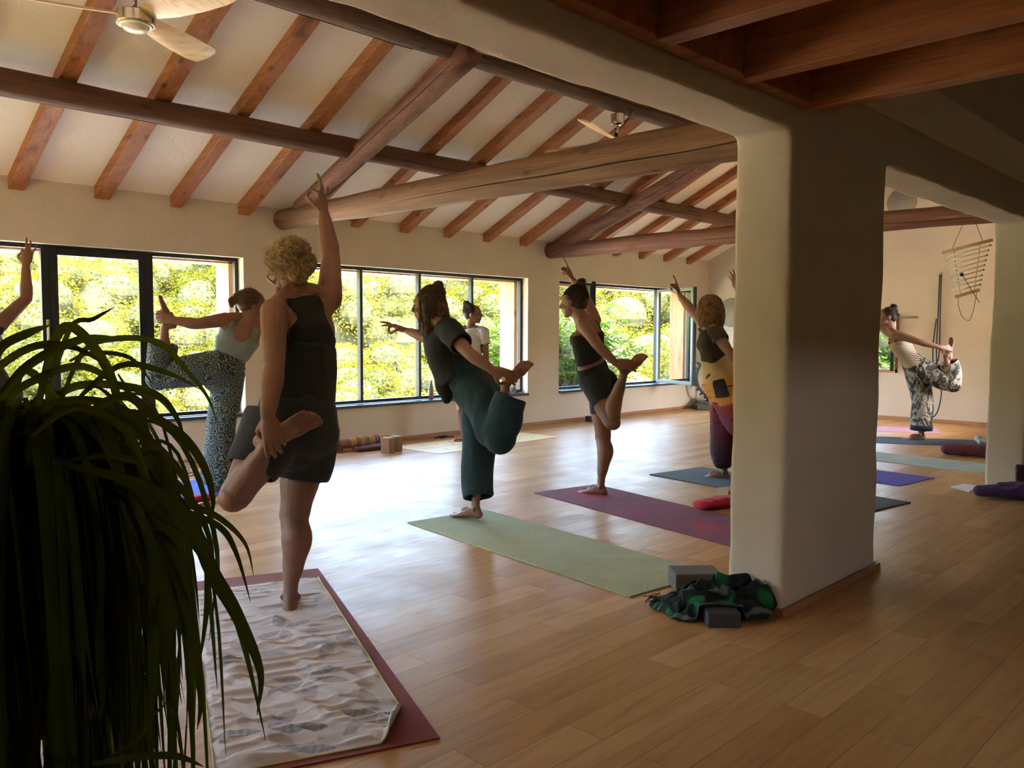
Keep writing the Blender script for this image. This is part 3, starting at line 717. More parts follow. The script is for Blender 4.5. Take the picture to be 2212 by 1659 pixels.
def db_min(p):
    """negative near the hands and feet"""
    a, _ = p.seg('elbL','wriL'); b_, _ = p.seg('elbR','wriR'); w = np.minimum(np.linalg.norm(p.V-np.array(p.J['wriL']),axis=1), np.linalg.norm(p.V-np.array(p.J['wriR']),axis=1))
    return np.minimum(np.minimum(a, b_)-.05, w-.10)
class Person:
    def __init__(s, name, label, J, F=(0,1,0), s0=1.0, skin='skin_a', voxel=0.005, lhand=None, rhand=None, hface=None, hup=(0,0,1), lfoot=None, rfoot=None,
                 bust=.7, hips=1.0, waist=1.0, arm=1.0, leg=1.0, handscale=1.0, footscale=1.0, build_head=True):
        s.J = {k: Vector(v) for k, v in J.items()}; J = s.J; s.s = s0; s.F0 = unit(F)
        foot0 = J['foot0']; s.root = empty('person', (foot0.x, foot0.y, 0)); tag(s.root, label, 'person'); s.name = name
        b = MB(); s.b = b
        pel = (J['hipL']+J['hipR'])/2; ch = (J['shL']+J['shR'])/2
        if 'pel' in J: pel = J['pel']
        if 'chest' in J: ch = J['chest']
        neck = J['neck']; 
        mid = J['waist'] if 'waist' in J else pel.lerp(ch, .45)
        Rl = unit(J['hipR']-J['hipL']); Ru = unit(J['shR']-J['shL']) if 'Ru' not in J else unit(J['Ru'])
        s.Rl, s.Ru = Rl, Ru
        s.pel, s.ch, s.mid = pel, ch, mid
        U0 = unit(mid-pel); U1 = unit(ch-mid)
        F_l = unit(perp(U0.cross(Rl), U0)); F_u = unit(perp(U1.cross(Ru), U1)); s.Fl, s.Fu = F_l, F_u; s.U0, s.U1 = U0, U1
        Fm = unit(F_l+F_u)
        pts = [pel-U0*.085*s0, pel-U0*.02*s0, pel.lerp(mid,.35), mid, mid.lerp(ch,.40), mid.lerp(ch,.78), ch.lerp(neck,.12), ch.lerp(neck,.65), neck]
        ra = [.115*hips,.160*hips,.148*hips,.120*waist,.128,.142,.128,.070,.050]; rb = [.080,.108*hips,.100,.083*waist,.090,.098,.078,.056,.048]
        ups = [F_l, F_l, F_l, Fm, F_u, F_u, F_u, F_u, F_u]
        s.tor = (pts, ra, rb, ups)
        b.sweep(pts, [x*s0 for x in ra], [x*s0 for x in rb], up=ups, n=28, sub=5, round_ends=True)
        hc = J['head']; 
        b.sweep([neck-unit(hc-neck)*.03, neck.lerp(hc,.35), neck.lerp(hc,.8)], [.055*s0,.050*s0,.050*s0], [.055*s0,.052*s0,.055*s0], up=F_u, n=16, sub=3)
        for sd, sg in (('L',-1),('R',1)):
            sh = J['sh'+sd]; hp = J['hip'+sd]
            b.sweep([neck+Ru*sg*.02, neck.lerp(sh,.55)+U1*.012, sh], [.040*s0,.042*s0,.046*s0], [.034*s0,.038*s0,.046*s0], up=F_u, n=12, sub=3, round_ends=True)
            b.sph(sh, .050*s0, 14, 10)
            # shoulder blade / side of the chest towards the arm
            b.sweep([ch-U1*.10+Ru*sg*.085, ch.lerp(sh,.55)-U1*.03, sh], [.060*s0,.058*s0,.045*s0], [.055*s0,.055*s0,.045*s0], up=F_u, n=12, sub=3, round_ends=True)
            b.ell(hp-F_l*.045*s0+Rl*sg*(-.005)-U0*.03*s0, Rl*.088*s0*hips, F_l*.085*s0*hips, U0*.095*s0, 16, 10)
            b.ell(hp+Rl*sg*.008*s0, Rl*.080*s0*hips, F_l*.082*s0, U0*.10*s0, 16, 10)
            if bust: b.ell(mid.lerp(ch,.66)+Ru*sg*.062*s0+F_u*.072*s0*bust, Ru*.058*s0, F_u*.050*s0*bust, U1*.056*s0, 16, 10)
            if 'elb'+sd in J:
                el = J['elb'+sd]; wr = J['wri'+sd]; a = arm*s0
                nb = unit(perp(F_u, unit(el-sh)))
                b.sweep([sh, sh.lerp(el,.25), sh.lerp(el,.6), el], [.047*a,.046*a,.041*a,.035*a], [.050*a,.049*a,.043*a,.036*a], up=nb, n=14, sub=4, round_ends=True)
                b.sweep([el, el.lerp(wr,.25), el.lerp(wr,.65), wr], [.035*a,.039*a,.032*a,.025*a], [.035*a,.038*a,.030*a,.020*a], up=unit(perp(J.get('wup'+sd, F_u), unit(wr-el))), n=14, sub=4, round_ends=True)
            if 'knee'+sd in J:
                kn = J['knee'+sd]; an = J['ank'+sd]; t = unit(kn-hp); sh_ = unit(an-kn); l = leg*s0
                back = unit(perp(hp-kn, sh_)*2.0/max(.2,(hp-kn).length)*.45 - s.F0*.25 if (unit(hp-kn)).dot(sh_) > -.9 else perp(-s.F0, sh_))
                tb = unit(perp(-F_l, t)); 
                b.sweep([hp, hp.lerp(kn,.2)+tb*.008, hp.lerp(kn,.55), hp.lerp(kn,.88), kn], [.084*l*hips,.084*l,.070*l,.054*l,.052*l], [.088*l,.088*l,.074*l,.058*l,.056*l], up=tb, n=20, sub=4, round_ends=True)
                b.sph(kn-back*.012*l, .050*l, 14, 9)
                b.sweep([kn, kn.lerp(an,.12)+back*.006*l, kn.lerp(an,.30)+back*.024*l, kn.lerp(an,.60)+back*.010*l, kn.lerp(an,.85), an], [.050*l,.050*l,.054*l,.038*l,.0255*l,.0245*l], [.052*l,.053*l,.060*l,.043*l,.029*l,.028*l], up=back, n=18, sub=4, round_ends=True)
        if lhand: hand(b, J['wriL'], *lhand[:2], left=True, pose=lhand[2], s=handscale*s0)
        if rhand: hand(b, J['wriR'], *rhand[:2], left=False, pose=rhand[2], s=handscale*s0)
        if lfoot: foot(b, J['ankL'], *lfoot[:2], s=footscale*s0, side=lfoot[2], knee=J['kneeL'])
        if rfoot: foot(b, J['ankR'], *rfoot[:2], s=footscale*s0, side=rfoot[2], knee=J['kneeR'])
        s.HP = head(b, hc, hface, hup, s0)
        s.hc = hc
        me = remeshed(b, 'body', voxel, 3, 0.5)
        s.body_me = me
        s.body = link_mesh(me, 'body', M[skin], s.root)
        s.V = verts(me).copy(); s.N = normals(me).copy()
        s.poly = [tuple(p.vertices) for p in me.polygons]
        # torso coordinates of every vertex
        chain = [pel-U0*.085, pel, mid, ch, neck]; tv = [-.18, 0, .5, 1.0, 1.25]
        best = np.full(len(s.V), 1e9); T = np.zeros(len(s.V)); X = np.zeros(len(s.V)); Y = np.zeros(len(s.V))
        for i in range(4):
            a0 = np.array(chain[i]); d0 = np.array(chain[i+1])-a0; L2 = d0@d0
            t = ((s.V-a0)@d0)/L2
            tc = np.clip(t, -9 if i == 0 else 0, 9 if i == 3 else 1); q = s.V-(a0+tc[:,None]*d0); dist = (q**2).sum(1); mk = dist < best
            up = np.array(ups[[1,3,5,7][i]]); rr_ = np.array(unit((Vector(Rl), Vector(Rl).lerp(Vector(Ru),.5), Vector(Ru), Vector(Ru))[i]))
            best[mk] = dist[mk]; T[mk] = (tv[i]+(tv[i+1]-tv[i])*tc)[mk]; X[mk] = (q@rr_)[mk]; Y[mk] = (q@up)[mk]
        s.T, s.X, s.Y = T, X, Y; s.dt = np.sqrt(best)
    def seg(s, a, c):
        """distance to a bone and the position along it, for every vertex"""
        a0 = np.array(s.J[a] if isinstance(a, str) else a); d0 = np.array(s.J[c] if isinstance(c, str) else c)-a0
        t = ((s.V-a0)@d0)/(d0@d0); tc = np.clip(t, 0, 1); return np.sqrt(((s.V-(a0+tc[:,None]*d0))**2).sum(1)), t
    def patch(s, name, score, mat, off=0.004, thick=0.003, sm=8, parent=None, wr=None):
        """a close-fitting garment lifted off the body where score > 0"""
        ok = score > 0
        faces = [f for f in s.poly if all(ok[i] for i in f)]
        if not faces: return None
        used = sorted({i for f in faces for i in f}); ix = {v: k for k, v in enumerate(used)}
        P = s.V[used].copy(); N = s.N[used]
        F = [tuple(ix[i] for i in f) for f in faces]
        cnt = {}
        for f in F:
            for a in range(len(f)):
                e = (min(f[a], f[(a+1) % len(f)]), max(f[a], f[(a+1) % len(f)])); cnt[e] = cnt.get(e, 0)+1
        nb = {}
        for (a, c), k in cnt.items():
            if k == 1: nb.setdefault(a, []).append(c); nb.setdefault(c, []).append(a)
        bi = [a for a in nb if len(nb[a]) == 2]
        A = np.array([nb[a][0] for a in bi]); C = np.array([nb[a][1] for a in bi]); bi = np.array(bi)
        for _ in range(sm):
            if len(bi): P[bi] = P[bi]*.4 + (P[A]+P[C])*.3
        P = P + N*(off if np.isscalar(off) else off[used][:, None])
        me = bpy.data.meshes.new(name); me.from_pydata(P.tolist(), [], F); me.update()
        me.polygons.foreach_set('use_smooth', [True]*len(me.polygons))
        if wr: wrinkle(me, *wr)
        o = link_mesh(me, name, mat, parent or s.root)
        so = o.modifiers.new('thickness', 'SOLIDIFY'); so.thickness = thick; so.offset = 1.0
        return o
    def shrink(s, score, amt=.018):
        """draw the body in a little where loose clothing covers it"""
        k = np.clip(score/.03, 0, 1)[:, None]; V = s.V - s.N*amt*k; setv(s.body_me, V)
    def legs_score(s, top=.3, endR=.8, endL=.8):
        d1, t1 = s.seg('hipR','kneeR'); d2, t2 = s.seg('hipL','kneeL'); d3, t3 = s.seg('kneeR','ankR'); d4, t4 = s.seg('kneeL','ankL')
        L = .4
        a = np.where(d1 < .13, (min(endR,1)*1.0-t1)*L if endR <= 1 else .1, -1); c = np.where(d2 < .13, (min(endL,1)*1.0-t2)*L if endL <= 1 else .1, -1)
        if endR > 1: a = np.maximum(a, np.where(d3 < .09, (endR-1-t3)*L, -1)); a = np.where((d3 < .05) & (t3 > endR-1), -1, a)
        if endL > 1: c = np.maximum(c, np.where(d4 < .09, (endL-1-t4)*L, -1)); c = np.where((d4 < .05) & (t4 > endL-1), -1, c)
        p = np.where((s.dt < .2) & (s.T > -.35), (top-s.T)*.4, -1)
        sc = np.maximum(np.maximum(a, c), p); sc = np.where(s.T > top, -1, sc)
        return np.where(db_min(s) < 0, -1, sc)
    def loose(s, name, mb, mat, voxel=0.007, smooth=2, wr=None):
        me = remeshed(mb, name, voxel, smooth)
        if wr: wrinkle(me, *wr)
        return link_mesh(me, name, mat, s.root)
    def face_parts(s, brow=(0.1,0.06,0.03)):
        P, r, f, u = s.HP
        for sg in (-1, 1): b = MB(); b.ell(P(sg*.031, .076, .006), r*.012, f*.010, u*.006, 10, 6); b.build('eye', M['eye'], s.root)
        b = MB(); b.ell(P(0,.094,-.0475), r*.019, f*.009, u*.0045, 10, 6); b.ell(P(0,.092,-.057), r*.017, f*.009, u*.005, 10, 6); b.build('lips', M['lip'], s.root)
def on_head(c, r, f, u, th, ph, k=1.0, ax=(.074,.090,.083), off=(0,-.010,.022)):
    """point on the skull: th from the crown down, ph around from the face (0) over the right ear (90)"""
    x = math.sin(th)*math.sin(ph); y = math.sin(th)*math.cos(ph); z = math.cos(th)
    return c + r*(off[0]+ax[0]*x*k) + f*(off[1]+ax[1]*y*k) + u*(off[2]+ax[2]*z*k)
def hair_cap(b, pr, k=1.10, low=-0.05, front=35):
    """the hair mass over the skull, kept off the face"""
    P, r, f, u = pr.HP; s = pr.s
    b.ell(P(0,-.020,.026), r*.080*s, f*.088*s, u*.084*s, 22, 14)
    b.ell(P(0,-.045,-.010), r*.070*s, f*.058*s, u*.062*s, 18, 12)
def strands(pr, name, mat, target, n=220, k0=1.10, th0=(50, 110), seed=1, rad=0.0016, parent=None, frizz=0.004, tgt_spread=.015, phr=(50, 310)):
    """hair strands combed over the skull to one point"""
    P, r, f, u = pr.HP; rn = random.Random(seed); b = MB(); c = pr.hc; s = pr.s
    cc = P(0,-.012,.022); tq = Vector(target)
    for i in range(n):
        ph = R(rn.uniform(*phr)); th = R(rn.uniform(*th0))
        if ph < R(75) or ph > R(285): th = min(th, R(72))
        p0 = on_head(c, r*s, f*s, u*s, th, ph, k0*rn.uniform(.985,1.012)); e = tq+Vector((rn.gauss(0,tgt_spread), rn.gauss(0,tgt_spread), rn.gauss(0,tgt_spread)))
        pts = []; kk = 9
        for j in range(kk+1):
            t = j/kk; q = p0.lerp(e, t); d = q-cc; lo = (p0-cc).length*(1-t)+(e-cc).length*t
            q = cc+unit(d)*max(lo, .0)*1.0
            q += Vector((rn.gauss(0,1), rn.gauss(0,1), rn.gauss(0,1)))*frizz*.35
            pts.append(q)
        w = rad*rn.uniform(.7, 1.7); b.sweep(pts, [w*.6]+[w]*(kk-1)+[w*.5], n=4, cap=False)
    return b
def wisps(b, pr, pts_from, n, L, seed, rad=.0008, drop=.3):
    rn = random.Random(seed)
    P, r, f, u = pr.HP
    for i in range(n):
        p = pts_from(rn); d = unit(p-pr.hc+Vector((rn.gauss(0,.02), rn.gauss(0,.02), rn.gauss(0,.02)))); l = L*rn.uniform(.4,1.2); q = [p]; dd = d
        for j in range(5):
            dd = unit(dd+Vector((rn.gauss(0,.28), rn.gauss(0,.28), rn.gauss(0,.28)-drop*.3))); q.append(q[-1]+dd*l/5)
        b.sweep(q, rad, n=3, cap=False)
def bun(b, c, ax, rad, n=60, seed=3, thick=.004):
    """a coiled knot of hair around axis ax"""
    rn = random.Random(seed); ax = unit(ax); x = ax.orthogonal().normalized(); y = ax.cross(x)
    for i in range(n):
        a0 = rn.uniform(0, 6.28); tilt = rn.uniform(-.9,.9); rr = rad*rn.uniform(.75,1.05); q = []
        for j in range(10):
            a = a0+j*.33; la = tilt+.22*math.sin(a*2+i)
            q.append(c+(x*math.cos(a)+y*math.sin(a))*rr*math.cos(la)+ax*rr*math.sin(la))
        b.sweep(q, [thick*.4]+[thick*rn.uniform(.6,1.1)]*8+[thick*.4], n=6, cap=True)
def elastic(b, c, ax, r, t=.005):
    ax = unit(ax); x = ax.orthogonal().normalized(); y = ax.cross(x)
    b.sweep([c+(x*math.cos(a)+y*math.sin(a))*r for a in [i*PI/8 for i in range(17)]], t, n=8, cap=False)

# ---- 1: the woman in front, seen from behind
M['blond'] = hairmat('blond hair', (0.22, 0.13, 0.055), (0.55, 0.38, 0.19))
M['dkblond'] = hairmat('dark blond roots', (0.12, 0.07, 0.035), (0.28, 0.17, 0.08))
M['tank'] = fabric('black tank top jersey', (0.011, 0.011, 0.012), 0.85)
M['gshort'] = fabric('charcoal shorts cotton', (0.022, 0.021, 0.021), 0.9)
J = dict(foot0=onz(622,1318), hipR=at(664,935,3.68), hipL=at(602,918,3.50), kneeR=at(636,1112,3.66), ankR=at(627,1288,3.62), kneeL=at(509,1070,3.36), ankL=at(578,960,3.26),
         shL=at(592,672,3.50), elbL=at(592,792,3.36), wriL=at(578,898,3.19), shR=at(711,648,3.72), elbR=at(715,556,3.90), wriR=at(700,462,4.0),
         neck=at(640,630,3.62), head=at(627,574,3.66), waist=at(655,810,3.60), chest=at(655,685,3.62))
p1 = Person('blond', 'blond woman from behind in black tank top and charcoal shorts, holding one foot, arm raised', J, s0=1.07, voxel=.0045, bust=.8, arm=1.12, handscale=.98,
            lhand=(cv(.25,-1,-.05), cv(-1,-.25,-.15), 'wrap'), rhand=(cv(-.12,1,.1), cv(-.25,-.1,-1), 'mudra'), hface=cv(-.40,-.02,.90), lfoot=(cv(.90,.40,.1), cv(-.25,.45,.85), cv(.35,-.9,.1)),
            rfoot=(cv(-.22,0,1), (0,0,-1), cv(-1,0,0)), leg=1.13, footscale=1.0)
T, X, Y = p1.T, p1.X, p1.Y
dR, tR = p1.seg('shR','elbR'); dL, tL = p1.seg('shL','elbL'); dRf, _ = p1.seg('elbR','wriR'); dLf, _ = p1.seg('elbL','wriL')
# racer-back tank: wide at the ribs, a narrow strip between the shoulder blades
half = np.where(T < .72, .30, np.where(T < 1.0, .30-(T-.72)/.28*.245, .055+(T-1.0)*.16))
half = np.where(T < .72, .3, .066 + .12*np.clip((.98-T)/.24, 0, 1)**1.7 + np.clip((T-1.0),0,1)*.18)
notarm = np.minimum(np.where(tL > .0, dL, 1)-.062, np.where(tR > 0, dR, 1)-.060)
notarm = np.minimum(notarm, np.minimum(dLf, dRf)-.06)
sc = np.minimum(np.minimum(half-np.abs(X+.014), 1.17-T), np.minimum(T+.02, .19-p1.dt))
sc = np.minimum(sc, np.where(T > .72, notarm+.02, notarm))
p1.patch('tank_top_yoke', sc, M['tank'], .005, .004, 14)
b = MB()
pts, ra, rb, ups = p1.tor
pp = [pts[1]+p1.U0*.03, pts[2], pts[3], pts[4], pts[4].lerp(pts[5], .8)]
b.sweep(pp, [.198,.183,.160,.155,.125], [.165,.140,.122,.112,.080], up=[ups[1],ups[2],ups[3],ups[4],ups[5]], n=28, sub=5, hollow0=.06, wall=.014)
p1.loose('tank_top', b, M['tank'], .007, 3, (.005, 9, (1,1,.45), 2.0))
b = MB(); Jp = p1.J
pts2 = [p1.pel-p1.U0*.05-p1.Fl*.02, p1.pel-p1.U0*.02-p1.Fl*.025, p1.pel.lerp(p1.mid,.35)-p1.Fl*.01, p1.pel.lerp(p1.mid,.62)]
b.sweep(pts2, [.150,.200,.190,.168], [.130,.165,.145,.122], up=p1.Fl, n=26, sub=4, round_ends=True)
kR = Jp['hipR'].lerp(Jp['kneeR'], .56); kL = Jp['hipL'].lerp(Jp['kneeL'], .66)
b.sweep([Jp['hipR']+Vector((0,0,.03)), Jp['hipR'].lerp(kR,.5), kR], [.122,.122,.116], [.150,.140,.126], up=p1.Fl, n=24, sub=5, hollow=.12, wall=.014)
b.sweep([Jp['hipL']+Vector((0,0,.03)), Jp['hipL'].lerp(kL,.5), kL], [.122,.116,.104], [.150,.135,.112], up=p1.Fl, n=24, sub=5, hollow=.12, wall=.014)
p1.shrink(p1.legs_score(.3, .5, .6)); p1.loose('shorts', b, M['gshort'], .007, 16, (.007, 6, (1,1,.3), 5.0))
P, r, f, u = p1.HP
b = MB(); hair_cap(b, p1)
b.ell(P(.014,-.100,-.045), r*.050, f*.036, u*.044, 16, 12); b.ell(P(.006,-.095,.050), r*.030, f*.026, u*.024, 14, 10)
pass
hr = link_mesh(remeshed(b, 'hair', .004, 2), 'hair', M['blond'], p1.root)
b = strands(p1, 'hair', M['blond'], P(.014,-.105,-.040), 900, 1.08, (60, 108), 4, .0010, frizz=.0016, tgt_spread=.020)
b2 = strands(p1, 'hair', M['blond'], P(0,-.098,.045), 1300, 1.09, (55, 100), 14, .0010, frizz=.0014, tgt_spread=.014, phr=(0, 360)); b.add(b2.v, b2.f)
bun(b, P(.014,-.102,-.045), f, .044, 230, 6, .0022); bun(b, P(.0,-.096,.042), r*.7+f*.5, .028, 110, 8, .0022)
wisps(b, p1, lambda rn: on_head(p1.hc, r, f, u, R(rn.uniform(10,110)), R(rn.uniform(40,320)), 1.09), 45, .022, 9, .0004)
# the lock blown out past the left ear
rn = random.Random(77)
for i in range(90):
    p = P(-.068+rn.uniform(-.006,.01), .0+rn.uniform(-.03,.04), .03+rn.uniform(-.03,.04)); q = [p]; dd = unit(-r*.9+f*.5-u*.45)
    for j in range(6):
        dd = unit(dd+(-r*.12+u*.16)+Vector((rn.gauss(0,.12), rn.gauss(0,.12), rn.gauss(0,.12)))); q.append(q[-1]+dd*rn.uniform(.004,.008))
    b.sweep(q, .0009, n=4, cap=False)
b.build('hair_strands', M['blond'], hr)

def soft_hair(pr, mat, extra=None, tgt=None, n=700, th0=(55,105), k0=1.11, buns=(), seed=1, rad=.0014, wisp=60, tie=None, phr=(50,310), spread=.014):
    """scalp mass, combed strands and knots for one person"""
    P, r, f, u = pr.HP; b = MB(); hair_cap(b, pr)
    if extra: extra(b, P, r, f, u)
    for c, a, rd in buns: b.sph(c, rd*.9, 14, 10)
    hr = link_mesh(remeshed(b, 'hair', .006, 2), 'hair', mat, pr.root)
    b = MB()
    if tgt is not None: b = strands(pr, 'hair', mat, tgt, n, k0, th0, seed, rad, frizz=.002, tgt_spread=spread, phr=phr)
    for c, a, rd in buns: bun(b, c, a, rd*1.02, 110, seed+3, .0024)
    wisps(b, pr, lambda rn: on_head(pr.hc, r, f, u, R(rn.uniform(10,110)), R(rn.uniform(50,310)), 1.13), wisp, .03, 9+seed, .0007)
    b.build('hair_strands', mat, hr)
    if tie:
        b = MB(); elastic(b, *tie); b.build('hair_tie', M['black'], hr)
    return hr
def tee_scores(p, top=1.16, low=-.05, arm=.5, neckr=.062):
    """short sleeved shirt region"""
    dR, tR = p.seg('shR','elbR'); dL, tL = p.seg('shL','elbL'); dRf, tf = p.seg('elbR','wriR'); dLf, tg = p.seg('elbL','wriL')
    body = np.minimum(.21-p.dt, np.minimum(p.T-low, top-p.T))
    body = np.minimum(body, np.where((dRf < .062) | (dLf < .062), -1, 1))
    body = np.where((dR < .06) & (tR > arm), -1, body); body = np.where((dL < .06) & (tL > arm), -1, body)
    slv = np.maximum(np.where(dR < .075, arm-tR, -1), np.where(dL < .075, arm-tL, -1)); slv = np.where(p.T > top+.05, -1, slv)
    nd_ = p.seg('neck','head')[0]
    sc = np.maximum(body, np.minimum(slv, .5)*.2)
    return np.minimum(sc, np.where((p.T > 1.0), nd_-neckr, 1))
def legtube(b, ctr, ra, rb, up, sub=6, hollow=.12, n=24, wall=.014):
    b.sweep(ctr, ra, rb, up=up, n=n, sub=sub, hollow=hollow, wall=wall)

# ---- 2: the woman in patterned trousers by the first window
def paisley_mat():
    m, nt, b = new_mat('dark teal trousers with white floral medallions'); vec = coords(nt)
    SC_ = 13.0
    v = nd(nt, 'ShaderNodeTexVoronoi'); v.inputs['Scale'].default_value = SC_; v.inputs['Randomness'].default_value = .6; nt.links.new(vec, v.inputs['Vector'])
    sub = nd(nt, 'ShaderNodeVectorMath', operation='SUBTRACT'); nt.links.new(vec, sub.inputs[0]); nt.links.new(v.outputs['Position'], sub.inputs[1]); sp = nd(nt, 'ShaderNodeSeparateXYZ'); nt.links.new(sub.outputs[0], sp.inputs[0])
    xy = nd(nt, 'ShaderNodeMath', operation='SUBTRACT'); nt.links.new(sp.outputs[0], xy.inputs[0]); nt.links.new(sp.outputs[1], xy.inputs[1])
    an = nd(nt, 'ShaderNodeMath', operation='ARCTAN2'); nt.links.new(sp.outputs[2], an.inputs[0]); nt.links.new(xy.outputs[0], an.inputs[1])
    a6 = nd(nt, 'ShaderNodeMath', operation='MULTIPLY'); a6.inputs[1].default_value = 8.0; nt.links.new(an.outputs[0], a6.inputs[0]); s6 = nd(nt, 'ShaderNodeMath', operation='SINE'); nt.links.new(a6.outputs[0], s6.inputs[0])
    n = noise_tex(nt, vec, 60, 3, .6, 1.0)
    dm_ = nd(nt, 'ShaderNodeMath', operation='MULTIPLY_ADD'); dm_.inputs[1].default_value = 30.0; nt.links.new(v.outputs['Distance'], dm_.inputs[0]); m2_ = nd(nt, 'ShaderNodeMath', operation='MULTIPLY'); m2_.inputs[1].default_value = 5.0; nt.links.new(n, m2_.inputs[0]); nt.links.new(m2_.outputs[0], dm_.inputs[2])
    pt = nd(nt, 'ShaderNodeMath', operation='MULTIPLY_ADD'); pt.inputs[1].default_value = 1.3; nt.links.new(s6.outputs[0], pt.inputs[0]); nt.links.new(dm_.outputs[0], pt.inputs[2])
    c = nd(nt, 'ShaderNodeMath', operation='SINE'); nt.links.new(pt.outputs[0], c.inputs[0])
    r = ramp(nt, c.outputs[0], [(0.42, (0.010,0.032,0.036)), (0.58, (0.22,0.235,0.21))]); nt.links.new(r.outputs[0], b.inputs['Base Color'])
    b.inputs['Roughness'].default_value = .9; return m
M['paisley'] = paisley_mat()
M['bra'] = fabric('pale blue grey sports bra', (0.19, 0.22, 0.21), .8)
M['brown'] = hairmat('light brown hair', (0.06,0.03,0.015), (0.19,0.10,0.05))
J = dict(foot0=onz(467,1063), hipR=at(497,800,6.28), hipL=at(466,792,6.16), kneeR=at(478,918,6.26), ankR=at(468,1044,6.28), kneeL=at(345,812,6.12), ankL=at(357,702,6.05),
         shL=at(487,690,6.12), elbL=at(425,700,6.02), wriL=at(376,692,6.0), shR=at(560,708,6.32), elbR=at(603,664,6.50), wriR=at(603,620,6.66),
         neck=at(533,690,6.2), head=at(543,656,6.22), waist=at(498,768,6.2), chest=at(524,714,6.2), Ru=cv(.95,-.2,.35))
p2 = Person('p2', 'person in white-patterned dark trousers and pale bra top, holding one foot shoulder high', J, s0=1.05, F=cv(.5,0,.85), arm=1.05,
            lhand=(cv(-1,.25,.0), cv(.3,1,.2), 'wrap'), rhand=(cv(-.25,1,0), cv(-.2,0,-1), 'mudra'), hface=cv(.75,-.15,.65), hup=cv(.25,1,0),
            lfoot=(cv(-.5,.85,0), cv(.85,.5,.1), cv(0,.1,1)), rfoot=(cv(.1,0,1), (0,0,-1), cv(-1,0,0)), leg=1.0)
T, X, Y = p2.T, p2.X, p2.Y; dR, tR = p2.seg('shR','elbR'); dL, tL = p2.seg('shL','elbL')
back = np.where(Y < 0, 1.0, 0.0)
scoop = ((X/.062)**2 + ((T-1.03)/.20)**2)**.5 - 1     # the rounded back opening
sc = np.minimum(np.minimum(T-.52, 1.14-T), .15-np.abs(X)+np.where(T>.9,-.045,0))
sc = np.minimum(sc, np.where(T > .62, scoop, 1)*.1)
sc = np.minimum(sc, np.where(tL > .0, dL-.056, 1)); sc = np.minimum(sc, np.where(tR > .0, dR-.056, 1)); sc = np.minimum(sc, .18-p2.dt)
p2.patch('sports_bra', sc, M['bra'], .004, .003, 10)
b = MB(); Jp = p2.J; F_ = p2.Fl
b.sweep([p2.pel-p2.U0*.06, p2.pel, p2.pel.lerp(p2.mid,.45), p2.pel.lerp(p2.mid,.66)], [.13,.178,.165,.145], [.12,.135,.122,.108], up=F_, n=24, sub=4, round_ends=True)
legtube(b, [Jp['hipR'], Jp['hipR'].lerp(Jp['kneeR'],.5), Jp['kneeR'], Jp['kneeR'].lerp(Jp['ankR'],.5), Jp['ankR']+Vector((0,0,.0))], [.105,.112,.105,.112,.125], [.12,.115,.105,.112,.125], F_)
legtube(b, [Jp['hipL'], Jp['hipL'].lerp(Jp['kneeL'],.45), Jp['kneeL'].lerp(Jp['hipL'],.12), Jp['kneeL'].lerp(Jp['ankL'],.15), Jp['kneeL'].lerp(Jp['ankL'],.62)], [.11,.112,.098,.098,.098], [.12,.118,.10,.10,.10], None)
b.sph(Jp['kneeL']+cv(-.3,-.4,0)*.02, .088)
b.sweep([Jp['hipL'].lerp(Jp['hipR'],.5)-p2.U0*.10, Jp['hipR'].lerp(Jp['kneeR'],.25)+cv(-.8,.3,0)*.03], [.10,.09], n=16, round_ends=True)
p2.shrink(p2.legs_score(.25, 2.1, 1.5), .045); p2.loose('trousers', b, M['paisley'], .008, 3, (.008, 7, (1,1,.35), 3.0))
P, r, f, u = p2.HP
soft_hair(p2, M['brown'], lambda b,P,r,f,u: (b.sweep([P(0,-.085,.03), P(-.0,-.125,.0), P(-.01,-.135,-.045)], [.026,.030,.016], n=12, sub=3, round_ends=True)), P(0,-.105,.025), 700, buns=(), seed=5)
b = MB(); rn = random.Random(8)
for i in range(120):
    q = [P(rn.gauss(0,.006), -.105, .025+rn.gauss(0,.006))]; dd = unit(-f+Vector((rn.gauss(0,.3), rn.gauss(0,.3), rn.gauss(0,.3))))
    for j in range(6): dd = unit(dd-u*.35); q.append(q[-1]+dd*.014)
    b.sweep(q, .0014, n=4, cap=False)
b.build('ponytail_strands', M['brown'], [o for o in p2.root.children if o.name.startswith('hair')][0])
M['cream'] = simple('cream hair clip', (0.6,0.5,0.36), .4)
b = MB(); elastic(b, P(0,-.108,.026), f, .018, .006); b.build('hair_clip', M['cream'], p2.root)

# ---- 3: the woman at the left edge, mostly out of frame
M['darkhair'] = hairmat('dark brown hair', (0.018,0.010,0.007), (0.075,0.042,0.026))
def leg_up_pose(base, **kw): pass
o3 = Vector((1.28, 5.15, 0)) 
J = dict(foot0=o3, hipR=o3+Vector((.0,.06,.86)), hipL=o3+Vector((-.18,.02,.86)), kneeR=o3+Vector((.01,.07,.46)), ankR=o3+Vector((.01,.0,.07)), kneeL=o3+Vector((-.24,-.26,.62)), ankL=o3+Vector((-.22,-.42,.98)),
         shL=o3+Vector((-.22,.16,1.30)), elbL=o3+Vector((-.30,-.10,1.16)), wriL=o3+Vector((-.25,-.36,1.05)),
         shR=at(0,700,5.08), elbR=at(57,645,5.28), wriR=at(56,572,5.42), neck=at(-52,690,4.98), head=at(-62,640,5.02), waist=o3+Vector((-.10,.12,1.04)), chest=at(-46,722,4.98))
